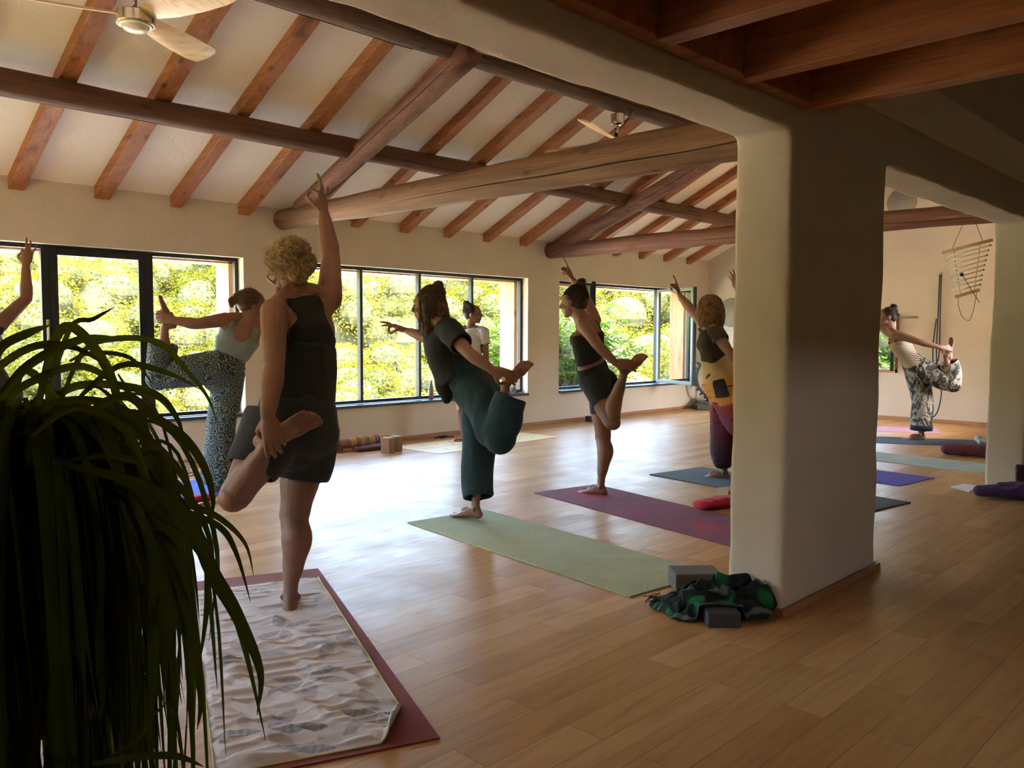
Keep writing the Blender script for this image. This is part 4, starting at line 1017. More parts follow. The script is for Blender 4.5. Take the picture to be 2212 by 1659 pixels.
p3 = Person('p3', 'person at the left edge with bare arm raised, thumb and finger joined, black top', J, s0=1.0,
            lhand=((.1,-.9,.2), (0,.2,1), 'wrap'), rhand=(cv(.06,1,.1), cv(-.75,-.1,-.65), 'mudra'), hface=(-.3,1,0), lfoot=((0,-.5,.8), (0,-.8,-.5), (1,0,0)), rfoot=((0,1,0), (0,0,-1), (-1,0,0)), handscale=.95)
T, X = p3.T, p3.X; dR, tR = p3.seg('shR','elbR'); dL, tL = p3.seg('shL','elbL')
sc = np.minimum(np.minimum(T+.12, 1.08-T), .19-p3.dt); sc = np.minimum(sc, np.where(T > .6, np.minimum(dR-.058, dL-.058), 1))
M['blackfab'] = fabric('black cotton', (0.009,0.009,0.010), .88)
M['greyfab'] = fabric('grey leggings', (0.06,0.06,0.065), .85)
p3.patch('tank_top', sc, M['blackfab'], .004)
def leggings(p, name, mat, low=.92, topT=.25, off=.004, legR=1, legL=1):
    d1, t1 = p.seg('hipR','kneeR'); d2, t2 = p.seg('hipL','kneeL'); d3, t3 = p.seg('kneeR','ankR'); d4, t4 = p.seg('kneeL','ankL')
    lim = low
    def lg(da, ta, db, tb):
        a = np.where((da < .125), (lim*2-ta) if lim <= .5 else 1, -1)
        if lim <= .5: return np.where((ta < lim*2) & (da < .125) & (db > .062), lim*2-ta, -1)
        return np.maximum(np.where((da < .125), 1, -1), np.where((db < .085), (lim*2-1)-tb, -1))
    sc = np.maximum(lg(d1,t1,d3,t3), lg(d2,t2,d4,t4)); pel = np.where((p.dt < .2) & (p.T > -.3), topT-p.T, -1)
    sc = np.where(p.T > topT, -1, np.maximum(np.maximum(sc, -1), pel)); sc = np.where(p.dt > .3, np.maximum(lg(d1,t1,d3,t3), lg(d2,t2,d4,t4)), sc)
    if lim > .5:
        sc = np.where((db_min(p) < 0), -1, sc)
    return p.patch(name, sc, mat, off)
leggings(p3, 'leggings', M['greyfab'])
soft_hair(p3, M['darkhair'], None, p3.HP[0](0,-.10,.06), 300, buns=((p3.HP[0](0,-.10,.06), p3.HP[2], .036),), seed=7, wisp=10)

# ---- 4: black shirt, teal linen trousers
M['teal'] = fabric('dark teal linen', (0.004, 0.024, 0.028), .85, .3, .15, 45, .05)
M['bshirt'] = fabric('black linen shirt', (0.010, 0.010, 0.011), .8, .2)
M['silver'] = simple('silver and shell ring', (.7,.66,.58), .3, .4)
J = dict(foot0=onz(1015,1118), hipR=at(1040,832,5.44), hipL=at(1018,838,5.28), kneeR=at(1035,960,5.44), ankR=at(1027,1097,5.36), kneeL=at(1082,935,5.02), ankL=at(1093,822,5.02),
         shL=at(968,712,5.18), elbL=at(1014,764,5.0), wriL=at(1064,800,4.94), shR=at(940,704,5.42), elbR=at(922,730,5.62), wriR=at(878,714,5.80),
         neck=at(934,690,5.28), head=at(927,658,5.30), waist=at(985,778,5.32), chest=at(955,722,5.30), Ru=(1,.1,0))
p4 = Person('p4', 'person leaning forward in black shirt and wide teal trousers on the green mat', J, s0=1.03, arm=1.02,
            lhand=(cv(.92,-.30,.0), cv(-.2,-.9,-.15), 'wrap'), rhand=(cv(-1,.35,.1), cv(.1,.25,-1), 'mudra'), hface=cv(-.95,-.12,.25), hup=cv(-.12,1,0),
            lfoot=(cv(.66,.75,.05), cv(.30,-.25,.9), cv(.75,-.66,-.1)), rfoot=(cv(-.93,0,.36)*1+Vector((0,0,0)), (0,0,-1), cv(.2,0,1)), footscale=.90)
b = MB(); Jp = p4.J; F_ = p4.Fl; U_ = unit(p4.ch-p4.pel)
b.sweep([p4.pel.lerp(p4.mid,.62)-p4.Fl*-.03, p4.mid+p4.Fu*.03, p4.mid.lerp(p4.ch,.5)+p4.Fu*.015, p4.ch-U_*.02, p4.ch.lerp(Jp['neck'],.7)], [.165,.165,.168,.165,.075], [.135,.135,.130,.120,.070], up=p4.Fu, n=26, sub=5, hollow0=.12)
for sd in 'LR':
    sh = Jp['sh'+sd]; el = Jp['elb'+sd]; k = .62 if sd == 'L' else .5
    b.sweep([p4.ch.lerp(sh,.4), sh, sh.lerp(el,k*.6), sh.lerp(el,k)], [.075,.075,.072,.074], [.08,.078,.075,.075], up=p4.Fu, n=18, sub=4, hollow=.08, round_ends=False)
# the loose front hanging down from the chest
dn_ = Vector((0,0,-1))
b.sweep([p4.ch+dn_*.02+p4.Fu*.02, p4.mid+p4.Fu*.08+dn_*.01, p4.mid+p4.Fu*.085+dn_*.14, p4.mid+p4.Fu*.085+dn_*.235], [.125,.120,.085,.03], [.10,.095,.060,.022], up=p4.Fu, n=20, sub=5, round_ends=True)
p4.loose('shirt', b, M['bshirt'], .008, 3, (.008, 9, (1,1,.6), 8.0))
b = MB()
b.sweep([p4.pel-p4.U0*.08, p4.pel, p4.pel.lerp(p4.mid,.5), p4.pel.lerp(p4.mid,.85)], [.135,.178,.165,.145], [.12,.14,.125,.112], up=F_, n=24, sub=4, round_ends=True)
legtube(b, [Jp['hipR'], Jp['hipR'].lerp(Jp['kneeR'],.5), Jp['kneeR'], Jp['kneeR'].lerp(Jp['ankR'],.5), Jp['ankR']+Vector((0,0,.07))+cv(.3,0,0)*.02], [.12,.118,.108,.100,.098], [.135,.12,.108,.102,.10], F_)
kn = Jp['kneeL']; an = Jp['ankL']; hp = Jp['hipL']
legtube(b, [hp, hp.lerp(kn,.5), kn.lerp(hp,.15)+cv(-.1,-.3,0)*.03, kn.lerp(an,.22)+cv(.5,.1,0)*.01, kn.lerp(an,.48)+cv(.6,0,0)*.020, kn.lerp(an,.72)+cv(.85,-.15,0)*.040], [.125,.115,.108,.102,.098,.096], [.135,.12,.115,.112,.105,.100], None)
b.sph(kn+cv(-.1,-.45,0)*.03, .10)
p4.shrink(p4.legs_score(.25, 1.7, 1.7), .02); p4.loose('trousers', b, M['teal'], .008, 3, (.010, 7, (1,1,.4), 13.0))
b = MB(); b.obox(at(1127,872,5.0), cv(.2,1,0)*.018, cv(1,-.2,0)*.010, cv(0,0,1)*.002); M['yellowtag'] = simple('yellow tag', (.55,.45,.03), .6); b.build('yellow_tag', M['yellowtag'], p4.root)
rc = at(1087,819,4.885); b = MB(); b.ell(rc, cv(1,0,0)*.014, cv(0,1,0)*.014, cv(0,0,1)*.005, 14, 8); b.build('ring', M['silver'], p4.root)
M['ombre'] = hairmat('brown hair with lighter ends', (0.03,0.016,0.009), (0.14,0.08,0.04))
P, r, f, u = p4.HP
def long_hair(b, P, r, f, u):
    b.sweep([P(.0,-.05,.03), P(.0,-.075,-.04), P(.0,-.075,-.115), P(.005,-.055,-.185)], [.066,.070,.058,.030], [.045,.045,.035,.018], up=f, n=16, sub=4, round_ends=True)
    b.sweep([P(.06,.01,.02), P(.066,-.0,-.06), P(.06,.005,-.15)], [.022,.026,.016], n=12, sub=3, round_ends=True)
    b.sweep([P(-.06,.01,.02), P(-.068,.0,-.06), P(-.062,.01,-.17), P(-.058,.02,-.235)], [.022,.028,.020,.010], n=12, sub=3, round_ends=True)
hr = soft_hair(p4, M['ombre'], long_hair, P(0,-.085,.075), 900, th0=(45,85), buns=((P(.0,-.075,.105), f, .034),), seed=15)
b = MB(); rn = random.Random(3)
for i in range(1100):
    ph = R(rn.uniform(60,300)); p = on_head(p4.hc, r, f, u, R(rn.uniform(45,95)), ph, 1.15); q = [p]; dd = unit(-u+Vector((rn.gauss(0,.08),rn.gauss(0,.08),0)))
    L = rn.uniform(.12,.23)
    for j in range(7): dd = unit(dd+Vector((0,0,-.15))+Vector((rn.gauss(0,.06),rn.gauss(0,.06),0))); q.append(q[-1]+dd*L/7)
    b.sweep(q, .0010, n=4, cap=False)
b.build('loose_strands', M['ombre'], hr)
p4.face_parts()

# ---- 5: the teacher in the white t-shirt
M['white'] = fabric('white t-shirt', (0.55,0.52,0.50), .85)
M['trim'] = simple('black and white sleeve trim', (0.03,0.03,0.03), .8)
J = dict(foot0=onz(1000,957), hipR=at(998,812,9.30), hipL=at(1028,812,9.22), kneeR=at(996,885,9.28), ankR=at(1002,946,9.24), kneeL=at(1036,885,9.2), ankL=at(1040,944,9.3),
         shR=at(991,718,9.28), elbR=at(984,765,9.3), wriR=at(992,806,9.2), shL=at(1044,718,9.22), elbL=at(1050,766,9.25), wriL=at(1046,808,9.2),
         neck=at(1016,708,9.28), head=at(1021,678,9.26), waist=at(1014,775,9.28), chest=at(1017,722,9.27))
p5 = Person('p5', 'person in white t-shirt standing on the yellow mat, head turned to the side', J, s0=1.0, F=cv(-.2,0,-1),
            lhand=(cv(0,-1,0), cv(-.6,0,-.8), 'relax'), rhand=(cv(0,-1,0), cv(.6,0,-.8), 'relax'), hface=cv(.98,-.03,-.18), lfoot=(cv(.5,0,-.8), (0,0,-1), cv(-1,0,-.5)), rfoot=(cv(-.95,0,-.3), (0,0,-1), cv(.2,0,-1)), leg=.95)
p5.patch('t_shirt', tee_scores(p5, arm=.55), M['white'], .012, .003, 8, wr=(.006, 9, (1,1,.6), 3.0))
sR, tR = p5.seg('shR','elbR'); sL, tL = p5.seg('shL','elbL')
for s_, t_ in ((sR, tR), (sL, tL)): p5.patch('sleeve_trim', np.where(s_ < .075, .035-np.abs(t_-.52), -1), M['trim'], .015, .002, 3)
leggings(p5, 'shorts', M['blackfab'], .32, .35)
P, r, f, u = p5.HP
soft_hair(p5, M['darkhair'], None, P(0,-.070,.085), 600, buns=((P(0,-.075,.115), u, .036),), seed=25, wisp=70, phr=(55,305))
p5.face_parts()

# ---- 6: black crop top and shorts
J = dict(foot0=onz(1285,1068), hipR=at(1294,818,6.30), hipL=at(1276,816,6.16), kneeR=at(1303,944,6.28), ankR=at(1298,1050,6.22), kneeL=at(1322,912,5.96), ankL=at(1349,800,5.94),
         shL=at(1261,702,6.06), elbL=at(1293,748,5.92), wriL=at(1330,784,5.88), shR=at(1284,692,6.30), elbR=at(1264,640,6.44), wriR=at(1236,603,6.60),
         neck=at(1256,692,6.16), head=at(1240,652,6.18), waist=at(1272,772,6.20), chest=at(1268,716,6.17), Ru=(1,.05,0))
p6 = Person('p6', 'person in black crop top and black shorts balancing on the wine red mat, arm raised', J, s0=1.04,
            lhand=(cv(.92,-.1,.0), cv(-.1,-.9,-.15), 'wrap'), rhand=(cv(-.35,1,.1), cv(-.2,0,-1), 'point'), hface=cv(-.85,-.1,.5), hup=cv(-.05,1,0),
            lfoot=(cv(.68,.74,0), cv(.30,-.25,.9), cv(.74,-.68,-.1)), rfoot=(cv(-.9,0,.42), (0,0,-1), cv(.3,0,1)), leg=1.04, footscale=.90)
T, X, Y = p6.T, p6.X, p6.Y; dR, tR = p6.seg('shR','elbR'); dL, tL = p6.seg('shL','elbL')
sc = np.minimum(np.minimum(T-.40, .97-T), .2-p6.dt); st_ = np.minimum(.010-np.abs(np.abs(X)-.066), np.minimum(T-.8, 1.12-T))*4
sc = np.maximum(sc, np.minimum(st_, .2-p6.dt)); sc = np.minimum(sc, np.where((tL > .1), dL-.062, 1)); sc = np.minimum(sc, np.where((tR > .1), dR-.062, 1)); sc = np.minimum(sc, db_min(p6)+.0)
p6.patch('crop_top', sc, M['blackfab'], .004, .003, 6)
leggings(p6, 'shorts', M['blackfab'], .30, .33)
P, r, f, u = p6.HP
soft_hair(p6, M['darkhair'], None, P(0,-.075,.09), 600, buns=((P(0,-.070,.125), u, .038),), seed=35, wisp=90, tie=(P(0,-.07,.105), u, .024, .007))
M['dark_tie'] = simple('brown scrunchie', (0.05,0.03,0.02), .8)
p6.face_parts()

# ---- 7: olive t-shirt, printed harem trousers
M['olive'] = fabric('olive t-shirt', (0.05,0.040,0.020), .88)
def harem_mat():
    m, nt, b = new_mat('sunset printed harem trousers'); tc = nd(nt, 'ShaderNodeTexCoord'); sp = nd(nt, 'ShaderNodeSeparateXYZ'); nt.links.new(tc.outputs['Object'], sp.inputs[0])
    n = noise_tex(nt, coords(nt, (1,1,2.5)), 6, 4); a = nd(nt, 'ShaderNodeMath', operation='MULTIPLY_ADD'); a.inputs[1].default_value = .16; nt.links.new(n, a.inputs[0]); nt.links.new(sp.outputs[2], a.inputs[2])
    mr = nd(nt, 'ShaderNodeMapRange'); mr.inputs['From Min'].default_value = .12; mr.inputs['From Max'].default_value = 1.08; nt.links.new(a.outputs[0], mr.inputs['Value'])
    r = ramp(nt, mr.outputs[0], [(0.0,(0.015,0.004,0.008)), (.2,(0.035,.006,.014)), (.5,(0.13,.008,.016)), (.60,(0.22,.02,.015)), (.625,(.55,.20,.015)), (.78,(.66,.30,.04)), (.88,(.55,.40,.16)), (.95,(.50,.38,.17))])
    n2 = noise_tex(nt, coords(nt, (3.0,3.0,9)), 3.2, 3, .6); k = ramp(nt, n2, [(.60,(1,1,1)), (.63,(.05,.02,.02))])
    gt = nd(nt, 'ShaderNodeMath', operation='LESS_THAN'); gt.inputs[1].default_value = .88; nt.links.new(a.outputs[0], gt.inputs[0])
    mx = nd(nt, 'ShaderNodeMixRGB', blend_type='MULTIPLY'); nt.links.new(gt.outputs[0], mx.inputs[0]); nt.links.new(r.outputs[0], mx.inputs[1]); nt.links.new(k.outputs[0], mx.inputs[2])
    nt.links.new(mx.outputs[0], b.inputs['Base Color']); b.inputs['Roughness'].default_value = .85; return m
M['harem'] = harem_mat(); M['pocket'] = fabric('dark wine pocket', (0.02,0.008,0.013), .9)
J = dict(foot0=onz(1548,1032), hipR=at(1566,818,7.0), hipL=at(1552,820,6.86), kneeR=at(1568,925,6.96), ankR=at(1563,1018,6.94), kneeL=at(1606,918,6.62), ankL=at(1632,812,6.60),
         shL=at(1545,716,6.80), elbL=at(1572,756,6.68), wriL=at(1608,798,6.60), shR=at(1525,702,7.04), elbR=at(1492,668,7.24), wriR=at(1468,638,7.38),
         neck=at(1533,702,6.90), head=at(1531,668,6.92), waist=at(1545,778,6.92), chest=at(1538,724,6.91), Ru=(1,.1,0))
p7 = Person('p7', 'person with blond bob, olive t-shirt and orange and wine printed trousers, beside the column', J, s0=1.06, arm=1.05,
            lhand=(cv(.92,-.05,.0), cv(-.1,-.9,-.15), 'wrap'), rhand=(cv(-.33,1,.1), cv(.1,.1,-1), 'point'), hface=cv(-.75,-.02,.65), hup=cv(-.05,1,0),
            lfoot=(cv(.6,.8,0), cv(.8,-.6,0), cv(0,.1,1)), rfoot=(cv(-.97,0,.25), (0,0,-1), cv(.3,0,1)))
p7.patch('t_shirt', tee_scores(p7, arm=.5, low=.02), M['olive'], .012, .003, 8, wr=(.006, 10, (1,1,.6), 9.0))
b = MB(); Jp = p7.J; F_ = p7.Fl
b.sweep([p7.pel-p7.U0*.14, p7.pel-p7.U0*.02, p7.pel.lerp(p7.mid,.45), p7.pel.lerp(p7.mid,.85)], [.15,.185,.168,.148], [.14,.15,.135,.122], up=F_, n=24, sub=4, round_ends=True)
legtube(b, [Jp['hipR'], Jp['hipR'].lerp(Jp['kneeR'],.5), Jp['kneeR'], Jp['kneeR'].lerp(Jp['ankR'],.55), Jp['ankR']+Vector((0,0,.075)), Jp['ankR']+Vector((0,0,.03))], [.135,.135,.125,.115,.085,.050], [.15,.14,.125,.115,.088,.052], F_, hollow=.04)
kn = Jp['kneeL']; an = Jp['ankL']; hp = Jp['hipL']
legtube(b, [hp, hp.lerp(kn,.5), kn, kn.lerp(an,.5), kn.lerp(an,.85)], [.14,.13,.12,.10,.06], [.15,.14,.12,.10,.06], None, hollow=.04)
b.sph(kn, .115)
p7.shrink(p7.legs_score(.15, 1.85, 1.7), .02); p7.loose('harem_trousers', b, M['harem'], .009, 14, (.012, 6, (1,1,.4), 17.0))
tro = [o for o in p7.root.children if o.name.startswith('harem')][0]; V = verts(tro.data); N = normals(tro.data)
rel = V-np.array(CAMP); dz = rel@np.array(CF); uu = IW/2+FPX*(rel@np.array(CR))/dz; vv = IH/2-FPX*(rel@np.array(CU))/dz; facing = (N*rel).sum(1) < 0
quad = [(1538,823),(1566,816),(1579,857),(1547.5,862.5)]; ins = np.full(len(V), 1e9)
for i in range(4):
    x0, y0 = quad[i]; x1, y1 = quad[(i+1) % 4]; ins = np.minimum(ins, ((x1-x0)*(vv-y0)-(y1-y0)*(uu-x0))/math.hypot(x1-x0, y1-y0))
okv = (ins > 0) & facing & (dz < 6.95); fcs = [tuple(p.vertices) for p in tro.data.polygons if all(okv[i] for i in p.vertices)]
used = sorted({i for f_ in fcs for i in f_}); ix = {v: k for k, v in enumerate(used)}
Pp = V[used]+N[used]*.004; F2 = [tuple(ix[i] for i in f_) for f_ in fcs]; cnt = {}
for f_ in F2:
    for a_ in range(len(f_)): e_ = tuple(sorted((f_[a_], f_[(a_+1) % len(f_)]))); cnt[e_] = cnt.get(e_, 0)+1
nb = {}
for (a_, c_), k_ in cnt.items():
    if k_ == 1: nb.setdefault(a_, []).append(c_); nb.setdefault(c_, []).append(a_)
bi = np.array([a_ for a_ in nb if len(nb[a_]) == 2]); An = np.array([nb[a_][0] for a_ in bi]); Cn = np.array([nb[a_][1] for a_ in bi])
for _ in range(10): Pp[bi] = Pp[bi]*.4+(Pp[An]+Pp[Cn])*.3
me = bpy.data.meshes.new('pocket'); me.from_pydata(Pp.tolist(), [], F2); me.update()
pk = link_mesh(me, 'pocket', M['pocket'], p7.root); so = pk.modifiers.new('thickness', 'SOLIDIFY'); so.thickness = .005; so.offset = 1
bb = at(1472,646,7.36); b = MB(); elastic(b, Jp['wriR'].lerp(Jp['elbR'],.22), Jp['elbR']-Jp['wriR'], .030, .0035); b.build('bracelet', M['black'], p7.root)
M['bob'] = hairmat('golden bob hair', (0.09,0.045,0.015), (0.36,0.22,0.09))
P, r, f, u = p7.HP
def bob(b, P, r, f, u):
    b.ell(P(0,-.014,.024), r*.092, f*.098, u*.092, 22, 14)
    b.sweep([P(0,-.015,.03), P(0,-.022,-.05), P(0,-.020,-.105), P(0,-.028,-.135)], [.092,.102,.100,.075], [.082,.092,.092,.066], up=f, n=24, sub=4, round_ends=True)
b = MB(); bob(b, P, r, f, u); me = remeshed(b, 'hair', .006, 2)
V = verts(me); c_ = np.array(P(0,0,0)); fy = (V-c_)@np.array(f); fz = (V-c_)@np.array(u)
mask = (fy > .045) & (fz < .05); V[mask] -= np.outer(np.clip(fy[mask]-.045, 0, .2)*.9, np.array(f)); setv(me, V)
hr = link_mesh(me, 'hair', M['bob'], p7.root)
b = MB(); rn = random.Random(31)
for i in range(1100):
    ph = R(rn.uniform(38, 322)); q = []
    L = rn.uniform(.85,1.06)
    for j in range(9):
        t = j/8
        if t < .4: q.append(on_head(p7.hc, r, f, u, R(8+ t/.4*78), ph, 1.0, ax=(.096,.102,.095), off=(0,-.014,.024)))
        else:
            e = q[3] if len(q) > 3 else q[-1]; k = (t-.4)/.6; rad = 1.0+.10*math.sin(k*2.6)-.16*k*k
            q.append(P(.098*math.sin(ph)*rad, -.018+.098*math.cos(ph)*rad, .016-.155*k*L))
    w = rn.uniform(.001,.0022); off = Vector((rn.gauss(0,.002), rn.gauss(0,.002), rn.gauss(0,.002)))
    b.sweep([x+off for x in q], [w*.5]+[w]*7+[w*.4], n=4, cap=False)
b.build('hair_strands', M['bob'], hr)

# ---- 8: hidden behind the column, only a raised hand shows
dl = at(1592,623,8.10)-p6.J['wriR']; dl.z = 0; tz = at(1592,623,8.10).z-p6.J['wriR'].z
J = {k: v+dl for k, v in p6.J.items() if k != 'Ru'}; J['Ru'] = Vector((1,.05,0))
for k in ('wriR','elbR'): J[k] = J[k]+Vector((0,0,tz*(1 if k == 'wriR' else .5)))
p8 = Person('p8', 'person behind the column with only a raised hand showing beside it', J, s0=1.02, voxel=.006,
            lhand=(cv(.92,-.1,.0), cv(-.1,-.9,-.15), 'wrap'), rhand=(cv(-.25,1,.1), cv(.75,.0,-.6), 'mudra'), hface=(0,1,0), lfoot=(cv(.68,.74,0), cv(.30,-.25,.9), cv(.74,-.68,-.1)), rfoot=(cv(-.9,0,.42), (0,0,-1), cv(.3,0,1)))
T, X = p8.T, p8.X; dR, tR = p8.seg('shR','elbR'); dL, tL = p8.seg('shL','elbL')
sc = np.minimum(np.minimum(T+.12, 1.08-T), .19-p8.dt); sc = np.minimum(sc, np.where(T > .6, np.minimum(dR-.058, dL-.058), 1)); p8.patch('tank_top', np.minimum(sc, db_min(p8)), M['greyfab'], .004)
leggings(p8, 'leggings', M['blackfab'])
soft_hair(p8, M['brown'], None, p8.HP[0](0,-.10,.06), 300, buns=((p8.HP[0](0,-.10,.06), p8.HP[2], .036),), seed=37, wisp=10)

# ---- 9: striped top, seen through the second opening
def stripe_mat():
    m, nt, b = new_mat('cream and brown striped top'); vec = coords(nt)
    w = nd(nt, 'ShaderNodeTexWave'); w.wave_type = 'BANDS'; w.bands_direction = 'Z'; w.inputs['Scale'].default_value = 19; w.inputs['Distortion'].default_value = .4; nt.links.new(coords(nt, (1,1,1), (R(-8),R(14),0)), w.inputs['Vector'])
    r = ramp(nt, w.outputs['Fac'], [(.42,(.13,.06,.035)), (.58,(.66,.52,.37))]); nt.links.new(r.outputs[0], b.inputs['Base Color']); b.inputs['Roughness'].default_value = .9; return m
def camo_mat():
    m, nt, b = new_mat('black and cream printed trousers'); f = noise_tex(nt, coords(nt, (1,1,.6)), 13, 5, .6, 1.2)
    r = ramp(nt, f, [(.46,(.022,.02,.02)), (.50,(.12,.10,.07)), (.55,(.42,.37,.28)), (.62,(.06,.05,.045))]); nt.links.new(r.outputs[0], b.inputs['Base Color']); b.inputs['Roughness'].default_value = .8; return m
M['stripe'] = stripe_mat(); M['camo'] = camo_mat(); M['navy'] = fabric('navy hem band', (.012,.014,.022), .9)
J = dict(foot0=onz(1975,949), hipR=at(1980,796,9.60), hipL=at(1986,796,9.46), kneeR=at(1993,868,9.54), ankR=at(1990,938,9.50), kneeL=at(2056,826,9.32), ankL=at(2043,768,9.28),
         shL=at(1934,722,9.42), elbL=at(1984,738,9.24), wriL=at(2030,750,9.18), shR=at(1926,722,9.64), elbR=at(1898,704,9.80), wriR=at(1874,688,9.94),
         neck=at(1926,716,9.53), head=at(1917,684,9.53), waist=at(1960,768,9.53), chest=at(1936,732,9.53), Ru=(1,.1,0))
p9 = Person('p9', 'person in striped top and black and cream printed trousers, seen through the second opening', J, s0=1.02,
            lhand=(cv(.92,-.05,.0), cv(-.1,-.9,-.15), 'wrap'), rhand=(cv(-1,.3,.1), cv(.0,.2,-1), 'mudra'), hface=cv(-.97,-.1,.2), hup=cv(-.12,1,0),
            lfoot=(cv(.05,1,0), cv(1,-.05,0), cv(0,.1,1)), rfoot=(cv(-.97,0,.2), (0,0,-1), cv(.3,0,1)))
T, X = p9.T, p9.X; dR, tR = p9.seg('shR','elbR'); dL, tL = p9.seg('shL','elbL')
sc = np.minimum(np.minimum(T-.0, 1.0-T), .2-p9.dt); st_ = np.minimum(.010-np.abs(np.abs(X)-.066), np.minimum(T-.85, 1.12-T))*4
sc = np.maximum(sc, np.minimum(st_, .2-p9.dt)); sc = np.minimum(sc, np.where((tL > .1), dL-.060, 1)); sc = np.minimum(sc, np.where((tR > .1), dR-.060, 1)); sc = np.minimum(sc, db_min(p9))
p9.patch('striped_top', sc, M['stripe'], .012, .003, 6)
b = MB(); Jp = p9.J; F_ = p9.Fl
b.sweep([p9.pel-p9.U0*.08, p9.pel, p9.pel.lerp(p9.mid,.4), p9.pel.lerp(p9.mid,.6)], [.13,.176,.165,.145], [.12,.14,.125,.112], up=F_, n=24, sub=4, round_ends=True)
legtube(b, [Jp['hipR'], Jp['hipR'].lerp(Jp['kneeR'],.5), Jp['kneeR'], Jp['kneeR'].lerp(Jp['ankR'],.5), Jp['ankR']+Vector((0,0,.05))], [.12,.120,.115,.112,.112], [.135,.122,.115,.112,.112], F_)
kn = Jp['kneeL']; an = Jp['ankL']; hp = Jp['hipL']
legtube(b, [hp, hp.lerp(kn,.5), kn.lerp(hp,.1), kn.lerp(an,.3)+cv(.6,0,0)*.02, kn.lerp(an,.75)+cv(.6,0,0)*.01], [.125,.115,.105,.098,.10], [.135,.12,.11,.10,.10], None)
b.sph(kn+cv(.2,-.2,0)*.02, .095)
p9.shrink(p9.legs_score(.2, 1.8, 1.6), .02); p9.loose('trousers', b, M['camo'], .009, 3, (.010, 7, (1,1,.4), 23.0))
b = MB(); a_ = Jp['ankR']; b.sweep([a_+Vector((0,0,.105)), a_+Vector((0,0,.048))], [.117,.118], n=24, hollow=.05, wall=.008); b.build('hem_band', M['navy'], p9.root)
P, r, f, u = p9.HP
soft_hair(p9, M['darkhair'], None, P(0,-.080,.06), 400, buns=((P(0,-.075,.100), u-f*.5, .036),), seed=45, wisp=30)
p9.face_parts()
for q in (p1, p2, p3): q.face_parts()

# ------------------------------------------------------------------ mats
def matmat(name, c, fleck=None, stain=None, stain_pos=None, rough=.85):
    m, nt, b = new_mat(name); vec = coords(nt)
    f = noise_tex(nt, vec, 5, 5); r = ramp(nt, f, [(.3, mulc(c,.86)), (.7, mulc(c,1.12))]); out = r.outputs[0]
    if fleck:
        f2 = noise_tex(nt, vec, 140, 2); k = ramp(nt, f2, [(.45,(0,0,0)), (.62,(1,1,1))]); mx = nd(nt, 'ShaderNodeMixRGB'); nt.links.new(k.outputs[0], mx.inputs[0]); nt.links.new(out, mx.inputs[1]); mx.inputs[2].default_value = (*fleck,1); out = mx.outputs[0]
    if stain:
        for (px, py, rad) in stain_pos:
            ds = nd(nt, 'ShaderNodeVectorMath', operation='DISTANCE'); tc = nd(nt, 'ShaderNodeTexCoord'); nt.links.new(tc.outputs['Object'], ds.inputs[0]); ds.inputs[1].default_value = (px,py,0)
            f3 = noise_tex(nt, vec, 6, 4); ad = nd(nt, 'ShaderNodeMath', operation='MULTIPLY_ADD'); ad.inputs[1].default_value = .5; nt.links.new(f3, ad.inputs[0]); nt.links.new(ds.outputs['Value'], ad.inputs[2])
            k = ramp(nt, ad.outputs[0], [(.25+rad*.4,(1,1,1)), (.25+rad,(0,0,0))]); mx = nd(nt, 'ShaderNodeMixRGB'); nt.links.new(k.outputs[0], mx.inputs[0]); nt.links.new(out, mx.inputs[1]); mx.inputs[2].default_value = (*stain,1); out = mx.outputs[0]
    nt.links.new(out, b.inputs['Base Color']); b.inputs['Roughness'].default_value = rough
    bump(nt, b, noise_tex(nt, vec, 220, 2), .25, .002); b.inputs['Specular IOR Level'].default_value = .3; return m
def mat_rect(name, c0, d, L, Wd, mat, label, side=1, t=.005, z0=0.0, round_=0.0, edge=None):
    """a mat from corner c0 along unit dir d for L, and to its left (side=1) for Wd"""
    d = unit((d[0], d[1], 0)); n = Vector((-d.y, d.x, 0))*side; c0 = Vector((c0[0], c0[1], 0))
    pts = []
    if round_ > 0:
        for (cx, cy, a0) in ((round_, round_, 180), (L-round_, round_, 270), (L-round_, Wd-round_, 0), (round_, Wd-round_, 90)):
            for k in range(6): a = R(a0+k*18); pts.append((cx+round_*math.cos(a), cy+round_*math.sin(a)))
    else: pts = [(0,0),(L,0),(L,Wd),(0,Wd)]
    P3 = [c0+d*x+n*y for x, y in pts]; k = len(P3)
    vs = [p+Vector((0,0,z0)) for p in P3]+[p+Vector((0,0,z0+t)) for p in P3]; cen = c0+d*L/2+n*Wd/2
    fs = [tuple(range(k-1,-1,-1)), tuple(range(k, 2*k))]+[(i,(i+1)%k,(i+1)%k+k,i+k) for i in range(k)]
    if side < 0: fs = [f[::-1] for f in fs]
    b = MB(); b.add(vs, fs); o = b.build(name, mat, smooth=False, origin=(cen.x, cen.y, 0))
    if edge: pass
    tag(o, label, 'yoga mat', 'yoga mats on the floor'); return o
M['mat_red'] = matmat('brick red mat', (0.23, 0.055, 0.045)); M['mat_green'] = matmat('sage green mat', (0.33, 0.36, 0.20), (0.44,0.45,0.28))
M['cork'] = simple('cork underside', (0.20, 0.12, 0.055), .9); M['mat_blue'] = matmat('blue mat', (0.075, 0.11, 0.42)); M['mat_grey'] = matmat('grey mat', (0.085, 0.10, 0.10))
M['mat_violet'] = matmat('violet mat', (0.115, 0.085, 0.40)); M['mat_mint'] = matmat('mint grey mat', (0.36, 0.42, 0.35)); M['mat_slate'] = matmat('dark slate mat', (0.055, 0.075, 0.09)); M['mat_pink'] = matmat('lilac pink mat', (0.46, 0.27, 0.40))
a0 = onz(880,1130); a3 = onz(1355,1289); d_ = unit(a3-a0)
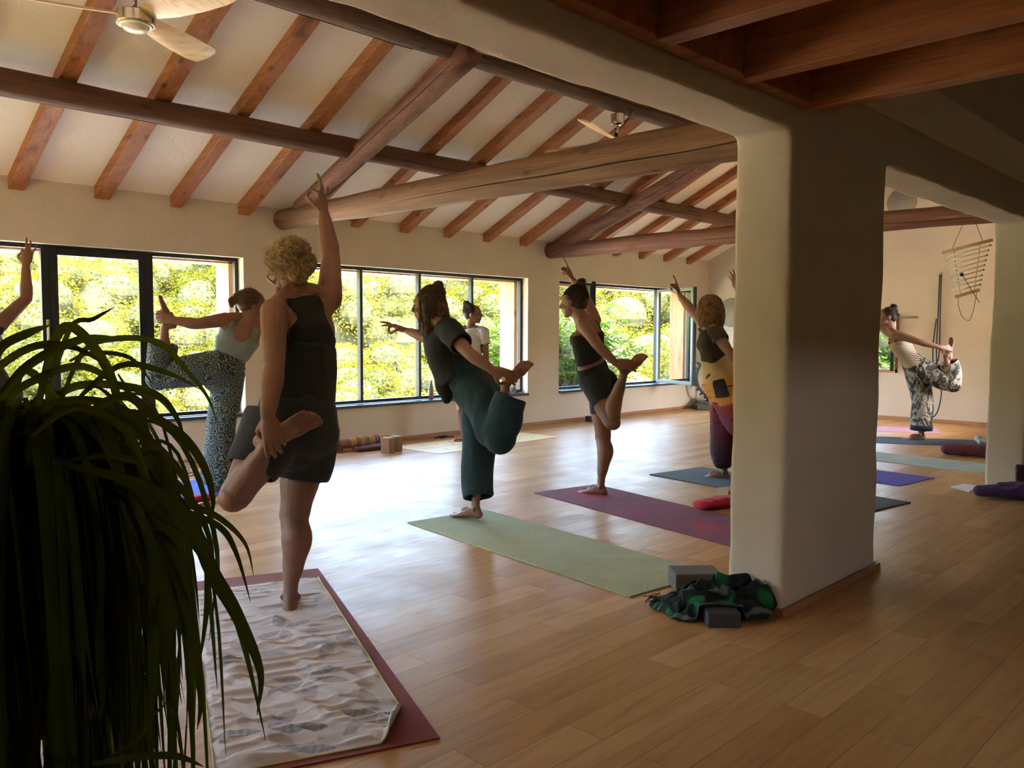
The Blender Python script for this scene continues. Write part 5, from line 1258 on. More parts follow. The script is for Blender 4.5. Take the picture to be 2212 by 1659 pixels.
mat_rect('yoga_mat', a0, d_, 1.90, .615, M['mat_green'], 'sage green mat with a cork edge, under the person in teal trousers', side=1, t=.006)
b = MB(); n_ = Vector((-d_.y, d_.x, 0)); q = a0+n_*.03+d_*.09
w0 = onz(1153,1065); w1 = onz(1275,1048); w3 = onz(1585,1183); dw = unit(w3-w0); 
M['mat_wine'] = matmat('wine red mat with worn patches', (0.20, 0.052, 0.075), None, (0.34, 0.03, 0.05), [tuple((onz(1275,1072)-(w0+dw*.95+Vector((-dw.y,dw.x,0))*.305))[:2])+(.16,), tuple((onz(1530,1140)-(w0+dw*.95+Vector((-dw.y,dw.x,0))*.305))[:2])+(.14,)])
mat_rect('yoga_mat', w0, dw, 1.9, .61, M['mat_wine'], 'wine red mat with brighter worn patches, running behind the column', side=1, t=.005)
g0 = onz(1404,1026); g3 = onz(1585,1057); dg = unit(onz(1944,1083)-onz(1500,1008))
mat_rect('yoga_mat', g0, dg, 1.92, .66, M['mat_grey'], 'grey mat with a thin dark double edge, under the person with the blond bob', side=1, t=.004, z0=.004)
mat_rect('yoga_mat', g0+Vector((-.004,.006,0)), dg, 1.925, .665, M['mat_slate'], 'thin dark mat lying beneath the grey mat of the person with the blond bob', side=1, t=.0035)
v1 = onz(2000,1030); dv = unit(onz(2000,1030)-Vector((7.65,4.15,0))); mat_rect('yoga_mat', Vector((7.04,4.24,0)), dv, 1.86, .61, M['mat_violet'], 'violet blue mat reaching out behind the right side of the column', side=1, round_=.01)
dm = unit(Vector((8.35,2.2,0))-Vector((8.6,4.05,0)))
m0 = onz(2112,1022); m1 = onz(1882,995); dm = unit(m0-m1); mat_rect('yoga_mat', m1-dm*.85, dm, (m0-m1).length+.87, .60, M['mat_mint'], 'pale mint grey mat in front of the dark slate mat', side=1, round_=.03)
s0 = onz(1887,957); s1 = onz(2122,966); ds_ = unit(s1-s0); mat_rect('yoga_mat', s0-ds_*.45, ds_, 1.86, .62, M['mat_slate'], 'dark slate mat under the person in the striped top', side=1)
k0 = onz(1888,931.5); k1 = onz(2037,937.5); dk = unit(k1-k0); mat_rect('yoga_mat', k1, -dk, 1.83, .60, M['mat_pink'], 'lilac pink mat farthest back, along the end wall', side=-1)
bl0 = Vector((3.47, 6.10, 0)); mat_rect('yoga_mat', bl0, (-.905,-.425), 1.83, .61, M['mat_blue'], 'blue mat under the person in patterned trousers', side=-1)
mat_rect('yoga_mat', Vector((1.0,5.75,0)), (0,-1), 1.8, .6, M['mat_slate'], 'dark slate mat at the left, behind the plant leaves', side=1)
# yellow mat with printed guide lines
y0 = onz(950,981); y1 = onz(1208,944); dy = unit(y1-y0); ny = Vector((-dy.y, dy.x, 0)); LY = (y1-y0).length; WY = .74
def yellow_mat():
    m, nt, b = new_mat('yellow mat'); f = noise_tex(nt, coords(nt), 4, 3); r = ramp(nt, f, [(.3,(.58,.43,.17)), (.7,(.68,.54,.25))]); nt.links.new(r.outputs[0], b.inputs['Base Color']); b.inputs['Roughness'].default_value = .6; return m
M['mat_yellow'] = yellow_mat(); M['line_g'] = simple('olive guide line', (.38,.30,.14), .6); M['line_o'] = simple('orange guide line', (.60,.25,.06), .6); M['line_b'] = simple('grey blue guide line', (.25,.33,.36), .6)
ym = mat_rect('yoga_mat', y0, dy, LY, WY, M['mat_yellow'], 'yellow mat printed with thin guide lines, under the person in the white t-shirt', side=1, round_=.07, t=.004)
def mline(pts, w, mat, name='guide_line'):
    b = MB()
    for i in range(len(pts)-1):
        a = y0+dy*pts[i][0]*LY+ny*pts[i][1]*WY; c = y0+dy*pts[i+1][0]*LY+ny*pts[i+1][1]*WY; t_ = unit(c-a); n = Vector((-t_.y,t_.x,0))*w
        b.add([a-n+Vector((0,0,.0045)), c-n+Vector((0,0,.0045)), c+n+Vector((0,0,.0045)), a+n+Vector((0,0,.0045))], [(0,1,2,3)])
    b.build(name, mat, ym, smooth=False)
mline([(0.05,.5),(.95,.5)], .010, M['line_g']); mline([(.30,.5),(.40,.9),(.62,.9)], .014, M['line_o'])
for x in (.12,.22,.60,.72,.84): mline([(x,.22),(x+.05,.30)], .008, M['line_g']); mline([(x,.70),(x+.05,.78)], .008, M['line_g'])
mline([(.66,.05),(.66,.45)], .016, M['line_b'])

# ---- red mat and wrinkled towel in front
r0 = onz(413,1262); r1 = onz(687,1230); r2 = onz(950,1597); dr = unit(r2-r1); wr_ = unit(r0-r1)
rm = mat_rect('yoga_mat', r1, dr, (r2-r1).length, (r0-r1).length, M['mat_red'], 'brick red mat showing around the wrinkled grey towel', side=-1, t=.006)
def towel():
    nu, nv = 460, 190
    tl = onz(418,1276,.008); tr = onz(688,1246,.008); br_ = onz(905,1590,.008); bl = tl+(br_-tr)*1.0
    petals = []
    def flower(u, v, sc, ang, keep=(0,1,2,3,4,5), str_=1.0):
        c = onz(u, v, .01)
        for k in keep: petals.append((c.x, c.y, R(ang+60*k), sc, str_*(.75+.25*math.sin(k*2.1+u))))
    flower(610,1360,.15,10,(0,1,3,4,5),.8); flower(725,1390,.155,35,(0,1,2,3,4,5),.65); flower(530,1415,.16,20,(1,2,3,5),.8); flower(740,1247+30,.13,0,(2,3),.5)
    flower(662,1470,.16,5,(0,1,2,3,4,5),.9); flower(820,1540,.17,15,(1,2,3,4,5),1.0); flower(575,1585,.18,30,(0,2,4,5),1.0); flower(700,1280,.13,40,(2,3,4,5),.7); flower(560,1270,.12,25,(3,4,5),.6); flower(735,1615,.14,80,(1,3),1.0)
    vs = []; col = []
    for i in range(nu+1):
        s = i/nu
        for j in range(nv+1):
            t = j/nv; p = tl.lerp(bl, s).lerp(tr.lerp(br_, s), t)
            # fine long creases, stronger towards the near end
            q = Vector((p.x*5.5, p.y*5.5, 0)); 
            w1 = noise.noise(Vector((s*5.0+t*2.2, t*2.2-s*1.2, 3.0)))
            X_ = s*1.9; Y_ = t*.62; a1 = X_*.80+Y_*.60; b1 = -X_*.60+Y_*.80
            cr = max(0, noise.noise(Vector((b1*16, a1*3.2, 1.7))))**1.5*(.25+1.1*s)
            cr2 = max(0, noise.noise(Vector((X_*26, Y_*5.5, 6.1))))**1.3*(.5+.6*s)
            z = .0075+.0022*(w1+.5)+.058*min(cr,.22)+.024*cr2
            e = min(t, 1-t, s*2, (1-s)*2)*150; z = .0065+(z-.0065)*min(1, e/5)
            edge_w = .006*noise.noise(Vector((s*6, 0 if t < .5 else 9, 2)))
            p = Vector((p.x+edge_w, p.y, z))
            dark = 0.0
            for (cx, cy, a, L, st) in petals:
                dx = p.x-cx; dy_ = p.y-cy; x = dx*math.cos(a)+dy_*math.sin(a); y = -dx*math.sin(a)+dy_*math.cos(a)
                if 0.012 < x < L:
                    k = (x-.012)/(L-.012); hw = L*.17*math.sin(PI*k)**.8
                    if abs(y) < hw: dark = max(dark, st*(.75+.35*noise.noise(Vector((x*90, y*30, 4)))))
            col.append(dark)
            # folded corner at the near right
            fx = (1-t)+(1-s)*1.6
            if fx < .20:
                k = (.20-fx)/.20; ax = unit(Vector((0,0,0))+(tr-tl)*1.0+(bl-tl)*.0); up_ = math.sin(min(k,1)*2.6)*.038; back = (1-math.cos(min(k,1)*2.6))*.058
                dirn = unit((tl-tr)+(tl-bl)*.5); p = p+dirn*back; p.z = z+up_+.003
            vs.append(p)
    fs = [(i*(nv+1)+j, i*(nv+1)+j+1, (i+1)*(nv+1)+j+1, (i+1)*(nv+1)+j) for i in range(nu) for j in range(nv)]
    me = bpy.data.meshes.new('towel'); me.from_pydata([tuple(v) for v in vs], [], fs); me.update(); me.polygons.foreach_set('use_smooth', [True]*len(me.polygons))
    at_ = me.attributes.new('petal', 'FLOAT', 'POINT'); at_.data.foreach_set('value', col)
    m, nt, b = new_mat('grey mauve towel with printed petals')
    an = nd(nt, 'ShaderNodeAttribute'); an.attribute_name = 'petal'; mx = nd(nt, 'ShaderNodeMixRGB'); nt.links.new(an.outputs['Fac'], mx.inputs[0])
    f = noise_tex(nt, coords(nt), 7, 5); r = ramp(nt, f, [(.3,(.52,.46,.44)), (.7,(.64,.575,.55))]); nt.links.new(r.outputs[0], mx.inputs[1]); mx.inputs[2].default_value = (.19,.19,.20,1)
    nt.links.new(mx.outputs[0], b.inputs['Base Color']); b.inputs['Roughness'].default_value = .95; bump(nt, b, noise_tex(nt, coords(nt), 120, 3), .3, .002)
    o = link_mesh(me, 'towel', m); tag(o, 'wrinkled grey mauve towel printed with dark petals, on the brick red mat', 'towel')
    so = o.modifiers.new('thickness', 'SOLIDIFY'); so.thickness = .0025; so.offset = 1
    V = [Vector(v) for v in vs]; W_ = nv+1
    M['hem'] = simple('yellow green overlock stitching', (.50,.46,.16), .8)
    b = MB()
    for idx in ([i*W_ for i in range(0, nu+1, 3)], [i*W_+nv for i in range(0, nu+1, 3)], [j for j in range(0, W_, 3)], [nu*W_+j for j in range(0, W_, 3)]):
        b.sweep([V[i]+Vector((0,0,.0015)) for i in idx], .0026, n=5)
    b.build('hem_stitching', M['hem'], o)
towel()

# ------------------------------------------------------------------ blocks, blankets, things along the walls
def block(c, d, L, Wd, Hh, mat, label, z0=0, group='yoga blocks'):
    d = unit((d[0], d[1], 0)); n = Vector((-d.y, d.x, 0)); b = MB(); b.obox(Vector((c[0], c[1], z0+Hh/2)), d*L/2, n*Wd/2, Vector((0,0,Hh/2)))
    o = b.build('yoga_block', mat, smooth=False, bevel=.005, origin=(c[0], c[1], z0)); tag(o, label, 'yoga block', group); return o
M['corkblock'] = simple('cork block', (.36,.25,.15), .85, 0, .12, 60); M['woodblock'] = simple('brown cork block', (.27,.15,.085), .8, 0, .12, 60); M['greyblock'] = simple('grey foam block', (.10,.085,.075), .8, 0, .08, 40); M['darkblock'] = simple('dark grey foam block', (.05,.05,.055), .8)
block(onz(838,979)+Vector((.02,.03,0)), (1,0.1), .078, .12, .155, M['woodblock'], 'brown block standing upright, left of a pair, before the striped blanket roll')
block(onz(856,976)+Vector((.03,.05,0)), (1,0.1), .078, .12, .155, M['woodblock'], 'brown block standing upright, right of a pair, before the striped blanket roll')
block(onz(1271,909)+Vector((0,-.1,0)), (1,-.2), .22, .12, .075, M['darkblock'], 'dark grey foam block lying by the wall under the third window')
# rolled blanket
def stripes_mat():
    m, nt, b = new_mat('ochre blanket with dark stripes'); tc = nd(nt, 'ShaderNodeTexCoord'); sp = nd(nt, 'ShaderNodeSeparateXYZ'); nt.links.new(tc.outputs['Object'], sp.inputs[0])
    mr = nd(nt, 'ShaderNodeMapRange'); mr.inputs['From Min'].default_value = -.33; mr.inputs['From Max'].default_value = .33; nt.links.new(sp.outputs[0], mr.inputs['Value'])
    o_ = (.42,.20,.06); k_ = (.07,.07,.045); g_ = (.30,.30,.20)
    r = ramp(nt, mr.outputs[0], [(0,(.24,.09,.04)),(.22,o_),(.35,k_),(.37,g_),(.385,k_),(.40,o_),(.50,k_),(.52,g_),(.54,k_),(.56,o_),(.68,k_),(.71,g_),(.73,k_),(.76,o_),(.97,o_)], 'CONSTANT')
    nt.links.new(r.outputs[0], b.inputs['Base Color']); b.inputs['Roughness'].default_value = .9; bump(nt, b, noise_tex(nt, coords(nt), 60, 4), .3, .004); return m
M['ochre'] = stripes_mat(); M['fringe'] = simple('rust wool fringe', (.20,.075,.03), .9); M['maroon'] = fabric('maroon cloth', (.10,.018,.022), .9)
bc = Vector((5.02, 7.10, 0)); root = empty('blanket_roll', bc); tag(root, 'rolled ochre blanket with dark stripes and fringed end, on the floor by the wall', 'blanket')
b = MB(); b.sweep([bc+Vector((-.27,-.01,.075)), bc+Vector((0,0,.082)), bc+Vector((.30,.0,.085))], [.055,.062,.060], [.045,.055,.052], n=22, sub=6, round_ends=True)
me = remeshed(b, 'roll', .008, 2); wrinkle(me, .005, 16, (2,.6,1)); me.transform(Matrix.Translation(-bc)); o = bpy.data.objects.new('rolled_cloth', me); COL.objects.link(o); me.materials.append(M['ochre']); o.parent = root
b = MB(); rn = random.Random(4)
for i in range(130):
    a = rn.uniform(0, 6.28); rr = rn.uniform(.01,.06); p = bc+Vector((-.28+rn.uniform(-.02,.03), rr*math.cos(a), .06+rr*math.sin(a))); q = [p]; dd = unit(Vector((-1, rn.gauss(-.3,.4), rn.gauss(.0,.4))))
    for j in range(5): dd = unit(dd+Vector((0,rn.gauss(0,.15),-.35))); p = p+dd*.022; p.z = max(p.z, .006); q.append(p.copy())
    b.sweep(q, .0028, n=4)
b.build('fringe', M['fringe'], root)
bc2 = Vector((5.05, 6.98, 0)); b = MB(); b.sweep([bc2+Vector((-.20,0,.025)), bc2+Vector((.05,.0,.028)), bc2+Vector((.28,.03,.03))], [.06,.065,.055], [.022,.026,.024], up=Vector((0,0,1)), n=18, sub=5, round_ends=True)
me = remeshed(b, 'maroon', .008, 2); wrinkle(me, .006, 14); tag(link_mesh(me, 'folded_cloth', M['maroon']), 'maroon folded cloth tucked under the ochre blanket roll', 'cloth')
# spectacles / strap on the floor by the wall
gc = onz(955,947); b = MB()
for k in range(3): 
    c = gc+Vector((-.06+.05*k, .0+.015*k, .015)); b.sweep([c+Vector((.05*math.cos(a), .03*math.sin(a), .008*math.sin(2*a+k))) for a in [i*PI/8 for i in range(17)]], .006, n=8, cap=False)
b.sweep([gc+Vector((.05,0,.012)), gc+Vector((.12,.01,.010)), gc+Vector((.17,-.01,.008))], .007, n=8)
tag(b.build('coiled_strap', M['black']), 'small black coiled strap on the floor beside the yellow mat', 'strap')
# canvas straps behind the patterned trousers
M['canvas'] = simple('natural canvas', (.50,.40,.30), .9)
b = MB(); c0 = onz(300,1033); c1 = onz(432,1024)
for k in range(4):
    off = Vector((.05*k-.05, -.05+.045*k, 0)); pts = [c0.lerp(c1, t/8)+off+Vector((0,.02*math.sin(t+k), .012+.012*k*.5+.010*math.sin(t*1.7+k*2))) for t in range(9)]
    b.sweep(pts, .022, .0025, up=Vector((0,0,1)), n=8, sub=3)
b.sweep([c0.lerp(c1,.75)+Vector((.05*math.cos(a), .0, .055+.035*math.sin(a))) for a in [i*PI/6 for i in range(12)]], .020, .0025, up=Vector((0,1,0)), n=8)
tag(b.build('canvas_straps', M['canvas']), 'natural canvas straps loosely coiled on the floor by the wall', 'strap')
def lump(name, mat, label, cat, tubes, ells, wr, voxel=.008, parent=None, extra=None, group=None):
    b = MB()
    for t in tubes: b.sweep(*t[:3], up=Vector((0,0,1)), n=18, sub=5, round_ends=True)
    for c, ax, ay, az in ells: b.ell(c, ax, ay, az, 18, 12)
    me = remeshed(b, name, voxel, 2)
    if wr: wrinkle(me, *wr)
    V = verts(me); V[:,2] = np.maximum(V[:,2], .001); setv(me, V)
    o = link_mesh(me, name, mat, parent); 
    if parent is None: tag(o, label, cat, group)
    return o
M['redcloth'] = fabric('bright red cloth', (.42,.012,.025), .9)
c = Vector((2.44,5.60,0)); lump('folded_cloth', M['redcloth'], 'bright red cloth lying along the edge of the blue mat', 'cloth', [([c+Vector((-.27,-.05,.03)), c+Vector((0,0,.035)), c+Vector((.24,.03,.035))], [.045,.05,.045], [.022,.028,.024])], [], (.006, 14))
# cushion and block beside the wine mat
c = onz(1560,1098)+Vector((.10,.02,0)); lump('red_cushion', M['redcloth'], 'red cushion on the floor between the wine red mat and the column', 'cushion', [([c+Vector((-.24,.06,.032)), c+Vector((0,0,.036)), c+Vector((.26,-.08,.034))], [.075,.085,.08], [.028,.033,.03])], [], (.007, 10))
block(onz(1575,1088)+Vector((.14,.04,0)), (.96,-.3), .23, .13, .09, M['corkblock'], 'pale cork block lying behind the red cushion, beside the column', z0=.0)
# blanket heap and the two grey blocks by the column
gb1 = onz(1520,1273); block(gb1+Vector((.0,.05,0)), (.74,-.67), .22, .15, .085, M['greyblock'], 'grey foam block lying flat between the sage green mat and the green blanket heap', z0=0)
gb2 = onz(1560,1352); block(gb2+Vector((.022,.018,0)), (.70,-.71), .135, .11, .062, M['darkblock'], 'dark grey foam block half hidden under the green blanket heap')
def plaid_mat():
    m, nt, b = new_mat('green and black wool plaid'); at_ = nd(nt, 'ShaderNodeAttribute'); at_.attribute_name = 'weave'; sp = nd(nt, 'ShaderNodeSeparateXYZ'); nt.links.new(at_.outputs['Vector'], sp.inputs[0])
    def band(out, k, ph):
        a = nd(nt, 'ShaderNodeMath', operation='MULTIPLY_ADD'); a.inputs[1].default_value = k; a.inputs[2].default_value = ph; nt.links.new(out, a.inputs[0]); s_ = nd(nt, 'ShaderNodeMath', operation='SINE'); nt.links.new(a.outputs[0], s_.inputs[0]); return s_.outputs[0]
    r1 = ramp(nt, band(sp.outputs[0], 26, 0), [(.35,(.05,.05,.06)), (.65,(1,1,1))]); r2 = ramp(nt, band(sp.outputs[1], 26, 1), [(.35,(.10,.10,.12)), (.65,(1,1,1))])
    mx = nd(nt, 'ShaderNodeMixRGB', blend_type='MULTIPLY'); mx.inputs[0].default_value = 1; nt.links.new(r1.outputs[0], mx.inputs[1]); nt.links.new(r2.outputs[0], mx.inputs[2])
    mg = nd(nt, 'ShaderNodeMixRGB', blend_type='MIX'); nt.links.new(mx.outputs[0], mg.inputs[0]); mg.inputs[1].default_value = (.006,.011,.010,1); mg.inputs[2].default_value = (.006,.105,.030,1)
    l = ramp(nt, band(sp.outputs[1], 26, 3.2), [(.90,(0,0,0)), (.97,(1,1,1))]); mg2 = nd(nt, 'ShaderNodeMixRGB'); nt.links.new(l.outputs[0], mg2.inputs[0]); nt.links.new(mg.outputs[0], mg2.inputs[1]); mg2.inputs[2].default_value = (.10,.11,.10,1)
    nt.links.new(mg2.outputs[0], b.inputs['Base Color']); b.inputs['Roughness'].default_value = .95; bump(nt, b, noise_tex(nt, coords(nt), 120, 5), .4, .004); return m
M['plaid'] = plaid_mat()

g = lambda u, v, z=0: onz(u, v, z)
A = g(1440,1300,.05); B_ = g(1540,1312,.10); Cc = g(1625,1300,.10); D = g(1650,1285,.14); E2 = g(1585,1330,.06)
root = empty('blanket_heap', (B_.x, B_.y, 0)); tag(root, 'crumpled green and black wool blanket heaped against the foot of the column', 'blanket')
gbd = unit((.70,-.71,0)); gbn = Vector((.71,.70,0)); gbc = gb2+Vector((.022,.018,0)); cx_ = g(1540, 1320); ex = unit(cv(1,0,0)-Vector((0,0,cv(1,0,0).z))); ey = Vector((-ex.y, ex.x, 0))
NU_, NV_ = 190, 130; vs = []; wv = []
for i in range(NU_+1):
    for j in range(NV_+1):
        s_ = i/NU_*2-1; t_ = j/NV_*2-1
        # square sheet -> rounded heap outline
        x = s_*math.sqrt(max(0, 1-.5*t_*t_)); y = t_*math.sqrt(max(0, 1-.5*s_*s_)); r_ = math.sqrt(x*x+y*y)
        ang = math.atan2(y, x); rad = 1+.16*noise.noise(Vector((math.cos(ang)*1.6, math.sin(ang)*1.6, 3)))+.08*math.sin(5*ang)
        q = Vector((x*2.1, y*1.5, .7))
        f1 = 1-abs(noise.noise(Vector((q.x*1.0+q.y*.8, q.y*1.5-q.x*.5, 2.0))))*2.4; f2 = 1-abs(noise.noise(Vector((q.x*2.3-q.y*1.2, q.y*2.6+q.x*1.1, 5.5))))*2.4; f3 = noise.noise(q*5.5)
        ridge = max(0, f1)**1.6*.62+max(0, f2)**1.8*.38
        env = max(0, 1-r_**2.4); left = 1/(1+math.exp((-.25-x)*7))
        h = env*.055+env**.5*min(ridge,.75)*.085+.005*f3*env+.05*env*math.exp(-((x-.05)**2+(y-.1)**2)/.12)
        if x > .2: h += .07*min(1,(x-.2)*2.2)*env**.35
        dxy = Vector((noise.noise(Vector((q.x*1.7, q.y*1.7, 11))), noise.noise(Vector((q.x*1.7, q.y*1.7, 17))), 0))*.055*env**.4
        p = cx_+ex*(x*rad*.262)+ey*(y*rad*.150)+dxy; p.z = max(.004, h+.004); p = p+ex*(.10*max(0, x-.3)*min(1, h/.05))
        bd = p-gbc; lx = abs(bd.dot(gbd)); ly = abs(bd.dot(gbn))
        if lx < .095 and ly < .085: p.z = max(p.z, .072+.01*f2*.3)
        if p.x > 3.272 and p.y > 1.60: p.x = 3.272
        vs.append(tuple(p)); wv += [s_*.42, t_*.34, 0.0]
fs = [(i*(NV_+1)+j, i*(NV_+1)+j+1, (i+1)*(NV_+1)+j+1, (i+1)*(NV_+1)+j) for i in range(NU_) for j in range(NV_)]; fs = [f_[::-1] for f_ in fs]
me = bpy.data.meshes.new('wool_cloth'); me.from_pydata(vs, [], fs); me.update(); me.polygons.foreach_set('use_smooth', [True]*len(me.polygons))
at_ = me.attributes.new('weave', 'FLOAT_VECTOR', 'POINT'); at_.data.foreach_set('vector', wv)
o = link_mesh(me, 'wool_cloth', M['plaid'], root); sm_ = o.modifiers.new('soften', 'SMOOTH'); sm_.factor = .5; sm_.iterations = 10; sd_ = o.modifiers.new('thickness', 'SOLIDIFY'); sd_.thickness = .004; sd_.offset = 0
b = MB(); rn = random.Random(9)
for i in range(26):
    p = g(1412+rn.uniform(-6,26), 1296+rn.uniform(-8,8), .035+rn.uniform(-.01,.02)); q = [p]; dd = unit(cv(-1, rn.gauss(.3,.5), rn.gauss(0,.4)))
    for j in range(4): dd = unit(dd+Vector((rn.gauss(0,.3),rn.gauss(0,.3),-.25))); q.append(q[-1]+dd*.010)
    b.sweep(q, .0018, n=4)
b.build('fringe', M['plaid'], root)
# things by the right column
M['purple'] = fabric('dark purple wool', (.045,.012,.07), .95); M['wine'] = fabric('wine felt bag', (.06,.015,.022), .9)
c = Vector((8.98,2.50,0)); lump('bolster', M['maroon'], 'maroon bolster on the floor beyond the right column', 'bolster', [([c+Vector((-.03,.20,.06)), c+Vector((.0,-.0,.065)), c+Vector((.08,-.32,.065))], [.075,.085,.085], [.055,.06,.06])], [], (.006, 14))
c = Vector((9.15,2.36,0)); b = lump('white_cloth', fabric('white and black cloth', (.45,.44,.42), .9), 'small crumpled white cloth lying on the maroon bolster', 'cloth', [([c+Vector((-.05,.08,.15)), c+Vector((0,-.05,.155)), c+Vector((.03,-.2,.14))], [.05,.06,.045], [.03,.03,.022])], [(c+Vector((-.05,.10,.17)), (.03,0,0), (0,.035,0), (0,0,.03))], (.012, 18))
root = empty('tote_bag', (7.02,1.45,0)); tag(root, 'dark wine felt bag with a looped handle, behind the purple blanket', 'bag')
bx = onz(2160,1062); b = MB(); b.obox(Vector((7.25,1.50,.135)), Vector((.06,-.18,0)), Vector((.07,.03,0)), Vector((0,0,.085))); me = remeshed(b, 'bag', .010, 3); wrinkle(me, .005, 8)
link_mesh(me, 'bag_body', M['wine'], root)
b = MB(); hc = Vector((7.20,1.64,.225)); hp_ = [hc+Vector((.02*k*.1,-.30+.30*t, .02+.045*math.sin(PI*t))) for k, t in enumerate([i/8 for i in range(9)])]; b.sweep(hp_+[hc+Vector((0,.035,.0)), hc+Vector((0,0,-.015)), hc+Vector((0,-.12,-.02))], .014, .004, up=Vector((0,0,1)), n=8, sub=3); b.build('handle', M['wine'], root)
c = Vector((6.86,1.52,0)); lump('purple_blanket', M['purple'], 'dark purple wool blanket folded on the floor in front of the wine bag', 'blanket', [([c+Vector((-.06,.30,.045)), c+Vector((0,.1,.055)), c+Vector((.05,-.3,.06))], [.055,.10,.12], [.035,.045,.05]), ([c+Vector((.02,.18,.09)), c+Vector((.06,-.0,.10)), c+Vector((.10,-.3,.105))], [.05,.09,.10], [.02,.028,.03])], [], (.010, 10))
M['paper'] = simple('white paper', (.75,.74,.76), .7)
b = MB(); b.add([onz(2053,1051,.004), onz(2093,1062,.004), onz(2118,1050,.004), onz(2083,1045,.004)], [(0,1,2,3)]); b.v += [tuple(Vector(v)-Vector((0,0,.003))) for v in b.v[:4]]; b.f += [(7,6,5,4),(0,4,5,1),(1,5,6,2),(2,6,7,3),(3,7,4,0)]; b.m += [0]*5
o = b.build('notebook', M['paper'], smooth=False); tag(o, 'open white notebook on the floor beside the purple blanket', 'notebook')
b = MB(); b.obox(onz(2085,1046,.055)+Vector((.09,.0,-.02)), Vector((.005,0,.0)), Vector((.05,.10,0)), Vector((-.0,0,.03)))
# sill things
zs = WZ0+.03
p = ony(931, 866, 7.46); p.z = zs; root = empty('bottle', p); tag(root, 'metal drinking bottle fading from grey blue to pink, on the second window sill', 'bottle')
m, nt, bb_ = new_mat('bottle fading from grey blue to pink'); tc = nd(nt, 'ShaderNodeTexCoord'); sp = nd(nt, 'ShaderNodeSeparateXYZ'); nt.links.new(tc.outputs['Object'], sp.inputs[0]); mr = nd(nt, 'ShaderNodeMapRange'); mr.inputs['From Max'].default_value = .2; nt.links.new(sp.outputs[2], mr.inputs['Value'])
r_ = ramp(nt, mr.outputs[0], [(.1,(.30,.13,.17)), (.6,(.17,.19,.25)), (1,(.16,.19,.25))]); nt.links.new(r_.outputs[0], bb_.inputs['Base Color']); bb_.inputs['Roughness'].default_value = .35; bb_.inputs['Metallic'].default_value = .3
b = MB(); b.lathe((0,0,0), [(.026,0),(.029,.006),(.029,.13),(.027,.15),(.015,.185),(.014,.198)]); me = b.mesh('bottle_body'); me.materials.append(m); me.polygons.foreach_set('use_smooth',[True]*len(me.polygons)); o = bpy.data.objects.new('bottle_body', me); COL.objects.link(o); o.parent = root
b = MB(); b.lathe((0,0,0), [(.016,.198),(.017,.202),(.017,.22),(.014,.225)]); me = b.mesh('cap'); me.materials.append(M['chrome']); o = bpy.data.objects.new('cap', me); COL.objects.link(o); o.parent = root
p = ony(980, 864, 7.43); b = MB(); b.obox(Vector((p.x,p.y+.02,zs+.068)), (.04,0,0), (0,.018,0), (0,0,.068)); b.mi = 1; b.obox(Vector((p.x,p.y-.001,zs+.068)), (.036,0,0), (0,.003,0), (0,0,.064))
tag(b.build('book', [M['woodblock'], M['paper']], smooth=False), 'small book with white cover standing on the second window sill', 'book')
p = ony(1108, 852, 7.46); root = empty('sill_pouch', (p.x, p.y, zs)); tag(root, 'small white cloth pouch with a black sign on the second window sill', 'pouch')
b = MB(); b.ell(Vector((p.x-.02,p.y,zs+.055)), (.075,0,0), (0,.04,0), (0,0,.055)); me = remeshed(b,'pouch',.007,1); wrinkle(me,.008,18); link_mesh(me,'cloth_pouch',M['white'],root)
fc = bpy.data.curves.new('om', 'FONT'); fc.body = '\u0950'; fc.size = .09; fc.extrude = .002; tob = bpy.data.objects.new('om_sign', fc); COL.objects.link(tob); bpy.context.view_layer.update(); me = bpy.data.meshes.new_from_object(tob.evaluated_get(bpy.context.evaluated_depsgraph_get())); bpy.data.objects.remove(tob)
if len(me.vertices) > 8:
    V = verts(me); V[:,0] -= V[:,0].mean(); V[:,1] -= V[:,1].mean(); W3 = np.stack([p.x-.02+V[:,0]*.95-.0, p.y-.042-V[:,2]+0*V[:,0], zs+.060+V[:,1]*.95],1); setv(me, W3); link_mesh(me, 'om_sign', M['black'], root)
else:
    b = MB(); pc = Vector((p.x-.02, p.y-.046, zs+.06))
    arc = lambda cx, cz, r, a0, a1: [pc+Vector((cx+r*math.cos(R(a)), 0, cz+r*math.sin(R(a)))) for a in np.linspace(a0, a1, 9)]
    b.sweep(arc(-.012,.014,.012,130,-80)+arc(-.012,-.012,.016,80,-140), .003, n=6); b.sweep(arc(.014,-.006,.012,170,-120), .003, n=6); b.sweep(arc(.012,.028,.012,200,340), .0025, n=6); b.sph(pc+Vector((.013,0,.032)), .0035); b.build('om_sign', M['black'], root)
# small stones along the sill end
M['stone'] = simple('small pale stones', (.40,.34,.30), .8, 0, .4, 20)
for i, (dx, s_) in enumerate(((.075,.014),(.105,.011),(.13,.015),(.155,.010))):
    b = MB(); q = Vector((7.60+dx, 7.41+.01*(i%2), zs+s_*.7)); b.ell(q, (s_*1.2,0,0), (0,s_,0), (0,0,s_*.75), 10, 7); tag(b.build('pebble', M['stone'], origin=q), 'small pebble in the row at the right end of the second window sill', 'pebble', 'pebbles on the second window sill')

